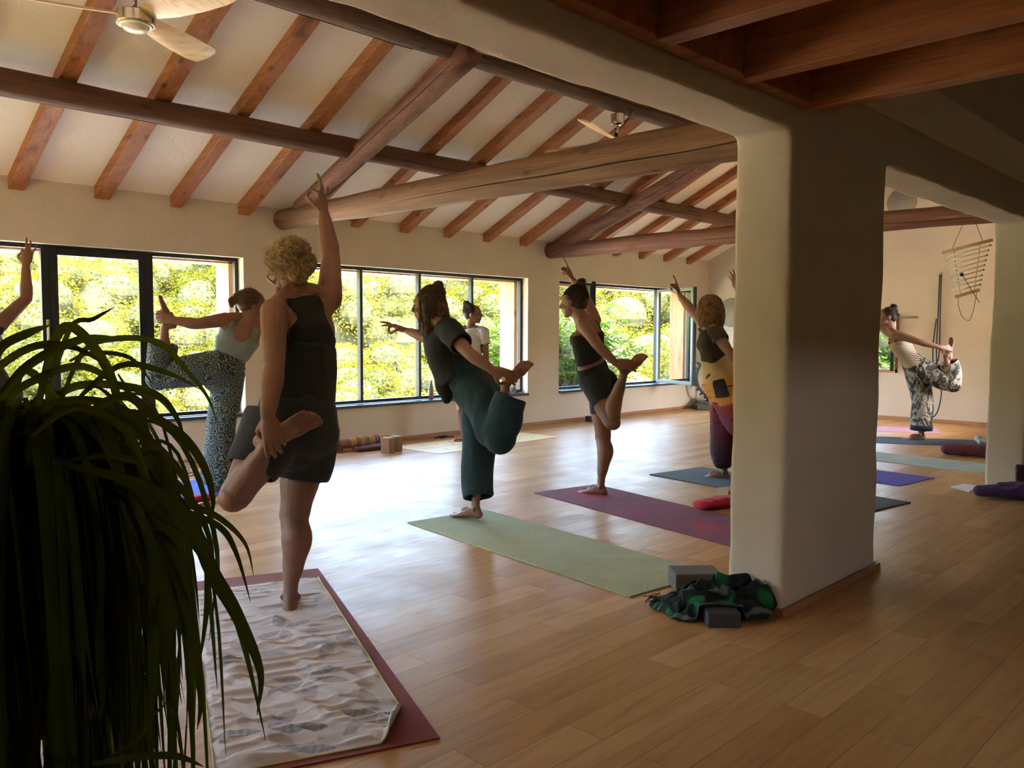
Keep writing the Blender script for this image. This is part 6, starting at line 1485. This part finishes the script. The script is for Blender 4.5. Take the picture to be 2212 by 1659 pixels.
# ------------------------------------------------------------------ bronze dancing figure in a ring, in the far corner
M['bronze'] = simple('green brown bronze', (.075,.08,.065), .5, .6, .35, 25, .3, 60)
sc_ = onz(1535,884); sx, sy = 11.72, 6.98; root = empty('bronze_statue', (sx, sy, 0)); tag(root, 'bronze ring statue with a dancing figure, on a low plinth in the far corner', 'statue')
dS = unit((.72,-.69,0)); nS = Vector((-dS.y, dS.x, 0)); o0 = Vector((sx, sy, 0))
b = MB(); 
b.obox(o0+Vector((0,0,.05)), dS*.33, nS*.16, Vector((0,0,.05))); b.obox(o0+Vector((0,0,.115)), dS*.29, nS*.13, Vector((0,0,.02))); b.build('plinth', M['bronze'], root, smooth=False, bevel=.012)
b = MB(); b.lathe(o0+Vector((0,0,.135)), [(.16,0),(.13,.03),(.17,.055),(.18,.075),(.13,.09)]); b.build('lotus_base', M['bronze'], root)
b = MB(); rc = o0+dS*.02+Vector((0,0,.52)); rr_ = .33
ring_pts = [rc+dS*rr_*math.sin(a)+Vector((0,0,-rr_*math.cos(a))) for a in [R(x) for x in range(8, 353, 8)]]
b.sweep(ring_pts, .024, .016, up=nS, n=10)
b.build('ring', M['bronze'], root)
for k in range(25):
    a = R(14+k*13.8); e = dS*math.sin(a)+Vector((0,0,-math.cos(a))); b = MB(); p0 = rc+e*(rr_+.018)
    b.sweep([p0, p0+e*.025, p0+e*.05], [.018,.022,.006], [.012,.014,.005], up=nS, n=8, round_ends=True)
    for sg in (-1,1): t_ = nS.cross(e)*sg; b.sweep([p0+e*.01, p0+e*.032+t_*.022], [.007,.003], n=6)
    b.build('flame', M['bronze'], root)
b = MB(); H0 = rc+Vector((0,0,.03))
b.sweep([H0+Vector((0,0,-.02)), H0+Vector((0,0,.08)), H0+Vector((0,0,.17))], [.05,.035,.055], [.04,.03,.035], up=nS, n=14, sub=3, round_ends=True)
b.sph(H0+Vector((0,0,.245)), .036); b.sweep([H0+Vector((0,0,.27)), H0+Vector((0,0,.32))], [.025,.008], n=10)
b.sweep([H0, H0+dS*.04+Vector((0,0,-.12)), H0+dS*.0+Vector((0,0,-.34)), H0+dS*.05+Vector((0,0,-.37))], [.034,.03,.018,.014], n=10, sub=3, round_ends=True)
b.sweep([H0, H0-dS*.13+Vector((0,0,-.03)), H0-dS*.16+Vector((0,0,-.14)), H0-dS*.23+Vector((0,0,-.16))], [.034,.028,.017,.012], n=10, sub=3, round_ends=True)
for sg, (e1, e2) in ((-1, ((-.14,.12),(-.22,.22))), (-1, ((-.13,.10),(-.20,-.02))), (1, ((.14,.12),(.22,.22))), (1, ((.12,.08),(-.04,.04)))):
    b.sweep([H0+dS*.05*sg+Vector((0,0,.16)), H0+dS*e1[0]+Vector((0,0,e1[1])), H0+dS*e2[0]+Vector((0,0,e2[1]))], [.018,.014,.010], n=8, sub=3, round_ends=True)
for k in range(7):
    for sg in (-1,1): b.sweep([H0+Vector((0,0,.27)), H0+dS*sg*.12+Vector((0,0,.20+.02*k)), H0+dS*sg*.24+Vector((0,0,.10+.03*k))], .006, n=6, sub=3)
b.sweep([H0+dS*(-.10)+Vector((0,.0,-.36)), H0+dS*.0+Vector((0,0,-.365)), H0+dS*.12+Vector((0,0,-.36))], [.035,.03,.04], [.028,.025,.03], up=Vector((0,0,1)), n=10, sub=3, round_ends=True)
me = remeshed(b, 'fig', .006, 1); link_mesh(me, 'dancing_figure', M['bronze'], root)

# ------------------------------------------------------------------ end wall: ropes, plaques, ledge
M['plaque'] = plaster('grey mottled plaster disc', (.36,.33,.29), .35)
def plaque(c, r, label):
    b = MB(); b.sweep([c, c-Vector((.022,0,0))], [r, r*.97], up=Vector((0,0,1)), n=40); me = b.mesh('p'); b2 = MB(); b2.v, b2.f, b2.m = b.v, b.f, b.m
    tag(b.build('wall_plaque', M['plaque'], origin=c), label, 'wall plaque')
plaque(onx(1580,675,XE-.001)+Vector((0,0,0)), .235, 'round mottled grey disc on the end wall, beside the blond bob')
plaque(onx(1948,437,XE-.001), .20, 'round mottled grey disc high on the gable of the end wall')
p = onx(1960,686,XE-.02); b = MB(); b.obox(p, (.03,0,0), (0,.13,0), (0,0,.014)); me = remeshed(b, 'l', .006, 3); tag(link_mesh(me, 'plaster_ledge', M['plaque']), 'narrow grey plaster ledge on the end wall behind the person in stripes', 'ledge')
hk = onx(2032,592,XE-.05); root = empty('wall_rope', hk); tag(root, 'black yoga wall ropes hanging from a metal hook on the end wall', 'rope')
b = MB(); b.sweep([hk+Vector((.05,0,.02)), hk+Vector((0,0,.025)), hk+Vector((-.02,0,.0)), hk+Vector((0,0,-.03)), hk+Vector((.02,0,-.01))], .008, n=8, sub=4); b.build('hook', M['chrome'], root)
b = MB()
b.sweep([hk+Vector((0,.012,0)), hk+Vector((0,.014,-.5)), hk+Vector((0,.02,-1.05)), hk+Vector((0,-.01,-1.35)), hk+Vector((0,-.06,-1.60)), hk+Vector((-.03,-.02,-1.88)), hk+Vector((-.05,.10,-1.99))], .0085, n=8, sub=6)
b.sweep([hk+Vector((-.01,-.012,0)), hk+Vector((-.012,-.014,-.5)), hk+Vector((-.01,-.016,-1.1)), hk+Vector((-.01,.05,-1.20)), hk+Vector((-.012,.06,-.95)), hk+Vector((-.014,.03,-.6))], .0085, n=8, sub=6)
b.build('rope', M['black'], root)

# ------------------------------------------------------------------ tubular wind chime under the farther truss
root = empty('wind_chime', (8.25, 2.36, 2.2)); tag(root, 'hanging ladder chime of nine thin metal rods between two wooden bars', 'wind chime')
XC = 8.25
def ZW(x, y): return onx(2020+x/6.381, 440+y/6.381, XC)
M['bar'] = wood('chime bar wood', (.55,.33,.13), (.72,.47,.22), 'Y', .8, .5, knots=False, bmp=.1); M['rod'] = simple('polished chime rods', (.80,.78,.62), .25, .6, .02); M['string'] = simple('brown cord', (.08,.045,.025), .9)
for (a, c_, rr_) in (((100,675),(795,497),.014), ((275,1285),(612,1187),.014)):
    b = MB(); b.sweep([ZW(*a), ZW(*c_)], rr_, n=14); b.build('wooden_bar', M['bar'], root)
for (a, c_) in (((118,742),(765,573)),((146,795),(738,640)),((160,855),(716,710)),((178,922),(702,778)),((202,978),(682,845)),((214,1034),(670,910)),((228,1089),(648,985)),((242,1148),(640,1048)),((256,1212),(628,1113))):
    A_ = ZW(*a); C_ = ZW(*c_); b = MB(); b.sweep([A_, C_], .0062, n=10); o = b.build('rod', M['rod'], root); b = MB(); b.sweep([C_.lerp(A_,.012), C_+(C_-A_)*.012], .0078, n=10); b.build('end_cap', M['black'], o)
b = MB()
b.sweep([ZW(455,120)+Vector((0,0,.0)), ZW(235,620)], .0022, n=6); b.sweep([ZW(515,140), ZW(652,510)], .0022, n=6)
b.sweep([ZW(262,650), ZW(282,830), ZW(310,1000), ZW(352,1260)], .0022, n=6); b.sweep([ZW(620,560), ZW(600,760), ZW(570,960), ZW(540,1190)], .0022, n=6)
b.sweep([ZW(320,1290), ZW(322,1400), ZW(370,1550), ZW(460,1615), ZW(505,1540), ZW(550,1370), ZW(578,1200)], .0022, n=6, sub=4)
b.build('cord', M['string'], root)
b = MB(); b.sweep([ZW(380,978)-Vector((.03,0,0)), ZW(630,1368)-Vector((.03,0,0))], .003, n=6); b.sph(ZW(380,978)-Vector((.03,0,0)), .018); b.build('striker', M['black'], root)

# ------------------------------------------------------------------ ceiling fans
def blade_mesh(c, ang, Lb, tilt=-20):
    d = Vector((math.cos(ang), math.sin(ang), 0)); n = Vector((-d.y, d.x, 0)); up = Vector((0,0,1))
    tl = R(tilt); nn = n*math.cos(tl)+up*math.sin(tl); th = n.cross(d)*1.0; tn = d.cross(nn)
    prof = [(.075,.035,.035),(.14,.050,.048),(.26,.066,.060),(.45,.078,.066),(.62,.080,.066),(Lb-.04,.078,.060),(Lb,.055,.052)]
    vs = []; fs = []
    for k, (x, a, c_) in enumerate(prof):
        for (w, h) in ((-a,0),(-a*.5,.008),(0,.010),(c_*.5,.008),(c_,0),(c_*.5,-.006),(0,-.007),(-a*.5,-.006)):
            vs.append(c+d*x+nn*w*1.25+tn*h+up*(-.010*math.sin(PI*x/Lb)))
    for k in range(len(prof)-1):
        for j in range(8): fs.append((k*8+j, k*8+(j+1)%8, (k+1)*8+(j+1)%8, (k+1)*8+j))
    fs += [tuple(range(7,-1,-1)), tuple((len(prof)-1)*8+j for j in range(8))]
    b = MB(); b.add(vs, fs); return b
def fan(c, angs, Lb, label, top, seen_cord=False, light=True):
    c = Vector(c); root = empty('ceiling_fan', c); tag(root, label, 'ceiling fan', 'ceiling fans under the ridge')
    b = MB(); b.lathe(c, [(.10,.055),(.104,.05),(.104,-.005),(.098,-.012),(.085,-.012)]); b.build('motor_housing', M['chrome'], root, auto=35)
    b = MB(); b.lathe(c, [(.095,-.013),(.080,-.022),(.070,-.010)]); b.build('light_ring', M['ring'], root)
    b = MB(); b.lathe(c, [(.074,-.010),(.073,-.025),(.060,-.040),(.035,-.048),(.001,-.050)]); b.build('light_shade', M['opal'], root)
    for a in angs: blade_mesh(c+Vector((0,0,.045)), a, Lb).build('blade', M['blade'], root, auto=30)
    b = MB(); b.sweep([c+Vector((0,0,.05)), Vector((c.x,c.y,top-.05))], .012, n=12); b.build('down_rod', M['chrome'], root)
    b = MB(); b.lathe((c.x,c.y,top-.105), [(.001,-.002),(.045,0),(.062,.012),(.064,.02),(.064,.10)]); b.build('canopy', M['chrome'], root, auto=35)
    if seen_cord:
        b = MB(); t0 = Vector((c.x,c.y,top-.1)); b.sweep([t0+cv(1,0,0)*.14+Vector((0,0,.14)), t0+cv(1,0,0)*.09+Vector((0,0,.05)), t0+cv(1,0,0)*.03+Vector((0,0,-.025)), t0+cv(-1,0,0)*.03+Vector((0,0,-.03)), t0+cv(1,0,0)*.005+Vector((0,0,-.05)), t0+cv(-1,0,-.5)*.02+Vector((0,0,-.10)), t0+cv(1,0,0)*.02+Vector((0,0,-.12)), t0+cv(-1,0,0)*.015+Vector((0,0,-.15))], .0055, n=7, sub=4); b.build('cable', M['black'], root)
        b = MB(); b.obox(t0+Vector((0,0,-.10))+cv(-1,0,-1)*.02, cv(1,0,0)*.014, cv(0,1,0)*.022, cv(0,0,1)*.01); b.build('cable_clip', M['black'], root)
TOPZ = 3.375-.135
fan((1.91,4.83,2.918), [math.atan2(.41,.60), math.atan2(4.24-4.75, 2.073-1.893)-.05, R(162)], .73, 'three-bladed pale wooden ceiling fan with round light, near the left end of the ridge', TOPZ)
fan((6.30,4.83,2.955), [math.atan2(4.40-4.75,7.207-6.27), math.atan2(4.683-4.75,5.804-6.27)+.15, R(98)], .78, 'three-bladed pale wooden ceiling fan partly hidden by the thick pale tie beam', TOPZ, True)
fan((10.65,4.83,2.955), [R(-95), R(25), R(145)], .78, 'three-bladed ceiling fan near the end wall, glimpsed through the second opening', TOPZ)

# ------------------------------------------------------------------ the big plant at the left
M['plant'] = leafmat('dark strap leaves', (0.035,0.052,0.008), (0.062,0.085,0.013), (0.11,0.13,0.022), 0.5, False, (1.5,1.5,.45))
M['pot'] = simple('dark glazed pot', (.05,.035,.03), .35); M['stool'] = simple('dark wooden plant stand', (.045,.025,.015), .6)
pc = at(40, 985, 1.32); root = empty('potted_plant', (pc.x, pc.y, 0)); tag(root, 'large potted plant with long arching strap leaves, close at the left', 'potted plant')
b = MB()
def leafblade(b, pts, w, fold=.35, twist=0.0, seed=0, tipk=.15):
    pts = [Vector(p) for p in pts]; k = len(pts); P_ = []
    sub = 5
    for i in range(k-1):
        p0 = pts[max(i-1,0)]; p1 = pts[i]; p2 = pts[i+1]; p3 = pts[min(i+2,k-1)]
        for j in range(sub+(1 if i == k-2 else 0)):
            t = j/sub; t2 = t*t; t3 = t2*t
            P_.append(p0*(-.5*t3+t2-.5*t)+p1*(1.5*t3-2.5*t2+1)+p2*(-1.5*t3+2*t2+.5*t)+p3*(.5*t3-.5*t2))
    n = len(P_); vs = []; fs = []
    for i, p in enumerate(P_):
        s = i/(n-1); t = unit(P_[min(i+1,n-1)]-P_[max(i-1,0)])
        view = unit(p-CAMP) if seed < 0 else Vector((0,0,1))
        side = t.cross(view); side = side.normalized() if side.length > .05 else t.orthogonal().normalized()
        if twist: side = Matrix.Rotation(twist*(s-.3), 3, t) @ side
        nn = side.cross(t); ww = w*.5*(min(1, .45+s*2.2))*(1 - max(0, (s-(1-.45))/.45)**1.6)
        ww = max(ww, .0004)
        vs += [p-side*ww+nn*ww*fold, p-side*ww*.5+nn*ww*fold*.35, p, p+side*ww*.5+nn*ww*fold*.35, p+side*ww+nn*ww*fold]
    for i in range(n-1):
        for j in range(4): a = i*5+j; fs.append((a, a+1, a+6, a+5))
    b.add(vs, fs)
HERO = [
 ([(60,985),(110,760),(150,705),(210,760),(249,842),(255,932),(246,1015)], 15, 1.30), ([(90,900),(150,712),(200,690),(246,664)], 8, 1.34),
 ([(-40,830),(0,753),(64,718),(110,702)], 13, 1.2), ([(120,900),(180,760),(255,731),(345,740),(396,791),(447,855),(469,913)], 10, 1.32),
 ([(150,880),(255,791),(357,804),(434,842)], 9, 1.38), ([(100,960),(179,900),(268,855),(332,900),(396,945),(440,1008),(460,1085),(447,1130)], 14, 1.25),
 ([(80,1030),(190,1015),(306,1040),(396,1085),(472,1117),(530,1174),(548,1245)], 11, 1.28), ([(250,1040),(383,1098),(472,1136),(510,1193),(541,1299)], 10, 1.22),
 ([(120,1000),(306,1047),(408,1130),(459,1238),(510,1327),(561,1449),(555,1545)], 20, 1.18), ([(380,1100),(459,1238),(504,1321),(536,1430),(574,1600)], 11, 1.16),
 ([(120,1020),(281,1104),(357,1160),(408,1276),(402,1350),(398,1420)], 12, 1.26), ([(300,1060),(357,1142),(367,1238),(357,1353),(356,1493)], 26, 1.20),
 ([(350,1150),(408,1334),(424,1430),(434,1506),(426,1576)], 15, 1.21), ([(280,1060),(332,1200),(332,1353),(329,1493),(319,1634)], 18, 1.15),
 ([(230,1640),(300,1595),(319,1557),(370,1509)], 7, 1.1), ([(200,1650),(306,1634),(383,1634),(440,1656)], 12, 1.05), ([(380,1060),(440,1174),(447,1302),(428,1449)], 10, 1.27),
 ([(-60,860),(0,791),(77,747),(160,750),(230,790)], 12, 1.25), ([(-30,930),(0,868),(96,811),(179,791),(255,830),(320,880)], 12, 1.3), ([(40,960),(130,850),(220,830),(330,850),(380,900),(400,960)], 13, 1.33),
 ([(-20,880),(60,790),(170,735),(250,728)], 13, 1.22), ([(30,960),(100,880),(200,865),(290,900),(340,985),(352,1040)], 14, 1.2), ([(60,950),(160,880),(262,920),(300,980),(330,1060)], 12, 1.17),
 ([(-20,1000),(60,900),(150,890),(215,950),(240,1010)], 14, 1.24), ([(100,930),(220,905),(330,960),(395,1030),(415,1100)], 13, 1.28), ([(120,1000),(240,985),(350,1020),(420,1090),(455,1170),(462,1250)], 12, 1.2),
 ([(200,830),(245,865),(280,960),(335,1005)], 6, 1.36), ([(255,808),(300,880),(345,960),(352,1005)], 6, 1.34), ([(10,960),(30,840),(60,800),(120,860),(130,900)], 12, 1.35), ([(150,780),(200,762),(280,772),(330,830)], 7, 1.4),
 ([(260,1080),(300,1200),(330,1290),(345,1400)], 13, 1.22), ([(300,1080),(390,1190),(420,1230)], 10, 1.3), ([(250,1060),(400,1160),(490,1290),(500,1340)], 8, 1.24)]
for i, (pp_, w, d) in enumerate(HERO):
    n = len(pp_); P3_ = [at(u, v, d+.10*math.sin(PI*k/(n-1))*(.5 if i % 2 else -.5)-.02*k*((i % 3)-1)) for k, (u, v) in enumerate(pp_)]
    leafblade(b, P3_, w*1.4*d/FPX, fold=.45, twist=.5*math.sin(i*1.7), seed=-1)
rn = random.Random(21)
for i in range(760):
    az = rn.uniform(0, 2*PI); hd = Vector((math.cos(az), math.sin(az), 0)); latr = hd.dot(CR)
    reach = rn.uniform(.05,.30); reach *= (0.74 if latr > 0 else 1.0); up0 = rn.uniform(-.02,.10)*(1 if i % 3 else .5); fall = rn.uniform(.25,.80)
    c0 = pc+Vector((rn.gauss(0,.03), rn.gauss(0,.03), rn.uniform(-.05,.0)))
    pts = [c0, c0+hd*reach*.45+Vector((0,0,up0)), c0+hd*reach*.85+Vector((0,0,up0*.55)), c0+hd*reach*1.1+Vector((0,0,-fall*.45)), c0+hd*reach*1.15+Vector((rn.gauss(0,.02),rn.gauss(0,.02),-fall))]
    if (pts[2]-CAMP).dot(CF) < .75: continue
    leafblade(b, pts, rn.uniform(.009,.021), fold=.5, twist=rn.gauss(0,.8), seed=i)
b.build('foliage', M['plant'], root)
b = MB(); b.lathe((pc.x,pc.y,0), [(.09,.63),(.10,.635),(.125,.78),(.135,.86),(.14,.87),(.125,.87),(.12,.85),(.001,.845)]); b.build('pot', M['pot'], root)
b = MB(); b.lathe((pc.x,pc.y,0), [(.001,.60),(.15,.60),(.155,.61),(.155,.625),(.15,.63),(.001,.63)]); b.build('stand_top', M['stool'], root)
for k in range(4):
    a = PI/4+k*PI/2; b = MB(); b.sweep([Vector((pc.x+.11*math.cos(a), pc.y+.11*math.sin(a), .60)), Vector((pc.x+.15*math.cos(a), pc.y+.15*math.sin(a), 0))], [.018,.014], n=10); b.build('stand_leg', M['stool'], root)

# ------------------------------------------------------------------ outside: valley side, woods, shrub
M['wood_leaf'] = leafmat('sunlit woodland leaves', (0.035,0.039,0.004), (0.07,0.071,0.008), (0.13,0.115,0.018))
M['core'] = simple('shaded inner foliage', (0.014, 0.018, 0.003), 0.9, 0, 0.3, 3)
M['shrub_leaf'] = leafmat('elder shrub leaves', (0.022,0.05,0.007), (0.04,0.085,0.012), (0.07,0.12,0.018), 0.45, False)
M['flower'] = simple('dusty pink flower heads', (0.35, 0.16, 0.15), 0.8)
M['grass'] = simple('dry hillside grass', (0.13, 0.14, 0.045), 0.95, 0, 0.35, 0.4)
M['bark'] = simple('grey bark', (0.13, 0.10, 0.07), 0.9)
HX, HY = 4.0, 6.0
def hz(x, y):
    r = math.hypot(x-HX, y-HY)
    if r < 6: z = -0.5
    elif r < 24: t = (r-6)/18; z = -0.5-5.5*t*t*(3-2*t)
    elif r < 92: t = (r-24)/68; z = -6+20.5*t
    else: z = 14.5+(r-92)*0.02
    return z + 1.2*noise.noise(Vector((x*0.05, y*0.05, 0)))*min(1, r/30)
b = MB(); NR, NA = 46, 90; vs = []
for i in range(NR):
    r = 1.5+ (130-1.5)*(i/(NR-1))**1.4
    for j in range(NA):
        a = 2*PI*j/NA; x = HX+r*math.cos(a); y = HY+r*math.sin(a); vs.append((x, y, hz(x, y)))
fs = [(i*NA+j, i*NA+(j+1) % NA, (i+1)*NA+(j+1) % NA, (i+1)*NA+j) for i in range(NR-1) for j in range(NA)]
b.add(vs, fs); tag(b.build('ground', M['grass']), kind='structure')
M['gravel'] = simple('pale gravel terrace', (.72,.60,.43), .95, 0, .1, 5)
b = MB(); b.box((-8, 7.9, -.6), (20, 14.5, -.46)); tag(b.build('added_bounce_terrace', M['gravel'], smooth=False), kind='structure')  # unseen pale slab added to bounce sunlight through the windows onto the ceiling
def tree_mesh(seed, nl=15000):
    rnd = random.Random(seed); b = MB()
    lumps = []
    for i in range(15):
        a = rnd.uniform(0, 2*PI); rr = rnd.uniform(0.2, 1.7); z = rnd.uniform(0.9, 3.6)
        lumps.append((Vector((rr*math.cos(a), rr*math.sin(a), z)), rnd.uniform(0.8, 1.35)*(1-0.1*abs(z-2))))
    lumps.append((Vector((0, 0, 1.9)), 1.9))
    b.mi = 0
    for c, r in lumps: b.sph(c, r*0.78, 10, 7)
    b.mi = 2; b.sweep([(0,0,-1.2),(0.1,0,1.2)], [.2,.12], n=7)
    b.mi = 1
    for i in range(nl):
        c, r = rnd.choice(lumps)
        d = Vector((rnd.gauss(0,1), rnd.gauss(0,1), rnd.gauss(0.25,1))).normalized()
        p = c+d*r*rnd.uniform(0.78, 1.09)
        s = rnd.uniform(0.035, 0.08)
        n = (d*0.8+Vector((rnd.gauss(0,1), rnd.gauss(0,1), rnd.gauss(0.3,1)))*0.65).normalized()
        u = n.orthogonal().normalized(); u.rotate(Matrix.Rotation(rnd.uniform(0, 6.28), 3, n)); v = n.cross(u)
        b.add([p-u*s, p-v*s*0.6+n*s*.15, p+u*s, p+v*s*0.6+n*s*.15], [(0,1,2,3)])
    me = b.mesh('tree')
    for m in (M['core'], M['wood_leaf'], M['bark']): me.materials.append(m)
    return me
tms = [tree_mesh(s) for s in (1, 2, 3, 4)]
rnd = random.Random(11); pts = []; tries = 0
while len(pts) < 285 and tries < 40000:
    tries += 1
    a = R(rnd.uniform(26, 98)); r = math.sqrt(rnd.uniform(33**2, 97**2)); p = (r*math.cos(a), r*math.sin(a))
    mind = 3.1+ (r-33)*0.022
    if all((p[0]-q[0])**2+(p[1]-q[1])**2 > mind*mind for q in pts): pts.append(p)
for i, (x, y) in enumerate(pts):
    o = bpy.data.objects.new('tree', tms[i % 4]); COL.objects.link(o)
    s = rnd.uniform(0.75, 1.25); o.location = (x, y, hz(x, y)-0.3); o.rotation_euler = (0, 0, rnd.uniform(0, 6.28)); o.scale = (s*1.15, s*1.15, s*rnd.uniform(.8, 1.15))
    tag(o, 'sunlit yellow-green bushy tree among many on the wooded valley side', 'tree', 'trees of the wooded valley side')
# large-leaved shrub outside the third window
root = empty('elder_shrub', (10.6, 9.6, -0.5)); tag(root, 'large-leaved green shrub with dusty pink flower heads outside the third window', 'shrub')
rnd = random.Random(5); st = MB(); lf = MB(); fl = MB()
def leaf_quad(b, p, d, n, L, w):
    d = d.normalized(); s = d.cross(n).normalized()
    b.add([p, p+d*L*.35+s*w, p+d*L*.35-s*w, p+d*L*.75+s*w*.7, p+d*L*.75-s*w*.7, p+d*L-Vector((0,0,L*.1)), p+d*L*.35+n*0.004],
          [(0,2,4,5,3,1)])
for k in range(120):
    a = rnd.uniform(0, 2*PI); sp = rnd.uniform(0.1, 1.0)
    base = Vector((10.6+rnd.uniform(-.5,.5), 9.6+rnd.uniform(-.3,.3), -0.5))
    top = base + Vector((math.cos(a)*sp*2.3, math.sin(a)*sp*1.1, rnd.uniform(1.2, 2.35)-sp*0.15))
    mid = base.lerp(top, .5)+Vector((0,0,.25)); 
    st.sweep([base, mid, top], [.014,.010,.004], n=5, sub=4)
    for j in range(16):
        t = 0.25+0.75*j/15; p = base.lerp(mid, t*2) if t < .5 else mid.lerp(top, t*2-1)
        d = Vector((rnd.gauss(0,1), rnd.gauss(0,1), rnd.gauss(.1,.5))).normalized(); L = rnd.uniform(.16, .26)
        st.sweep([p, p+d*L-Vector((0,0,.02))], [.0025,.0015], n=3)
        up = Vector((rnd.gauss(0,.3), rnd.gauss(0,.3), 1)).normalized(); side = d.cross(up).normalized()
        for q in range(3):
            pp = p+d*L*(q+1)/3.2
            for sgn in (-1, 1): leaf_quad(lf, pp, (side*sgn+d*.7+Vector((0,0,-.25))), up, rnd.uniform(.09,.13), .022)
        leaf_quad(lf, p+d*L, d+Vector((0,0,-.2)), up, .12, .024)
    if k % 6 == 0:
        for q in range(16):
            pp = top+Vector((rnd.gauss(0,.05), rnd.gauss(0,.05), rnd.gauss(0.03,.015))); fl.sph(pp, .010, 6, 4)
st.build('stem', M['bark'], root); lf.build('foliage', M['shrub_leaf'], root, smooth=False); fl.build('flower_head', M['flower'], root)
# small green bushes under the end wall window
root = empty('bush', (14.2, 4.9, -0.5)); tag(root, 'bright green bush outside the small end wall window', 'shrub')
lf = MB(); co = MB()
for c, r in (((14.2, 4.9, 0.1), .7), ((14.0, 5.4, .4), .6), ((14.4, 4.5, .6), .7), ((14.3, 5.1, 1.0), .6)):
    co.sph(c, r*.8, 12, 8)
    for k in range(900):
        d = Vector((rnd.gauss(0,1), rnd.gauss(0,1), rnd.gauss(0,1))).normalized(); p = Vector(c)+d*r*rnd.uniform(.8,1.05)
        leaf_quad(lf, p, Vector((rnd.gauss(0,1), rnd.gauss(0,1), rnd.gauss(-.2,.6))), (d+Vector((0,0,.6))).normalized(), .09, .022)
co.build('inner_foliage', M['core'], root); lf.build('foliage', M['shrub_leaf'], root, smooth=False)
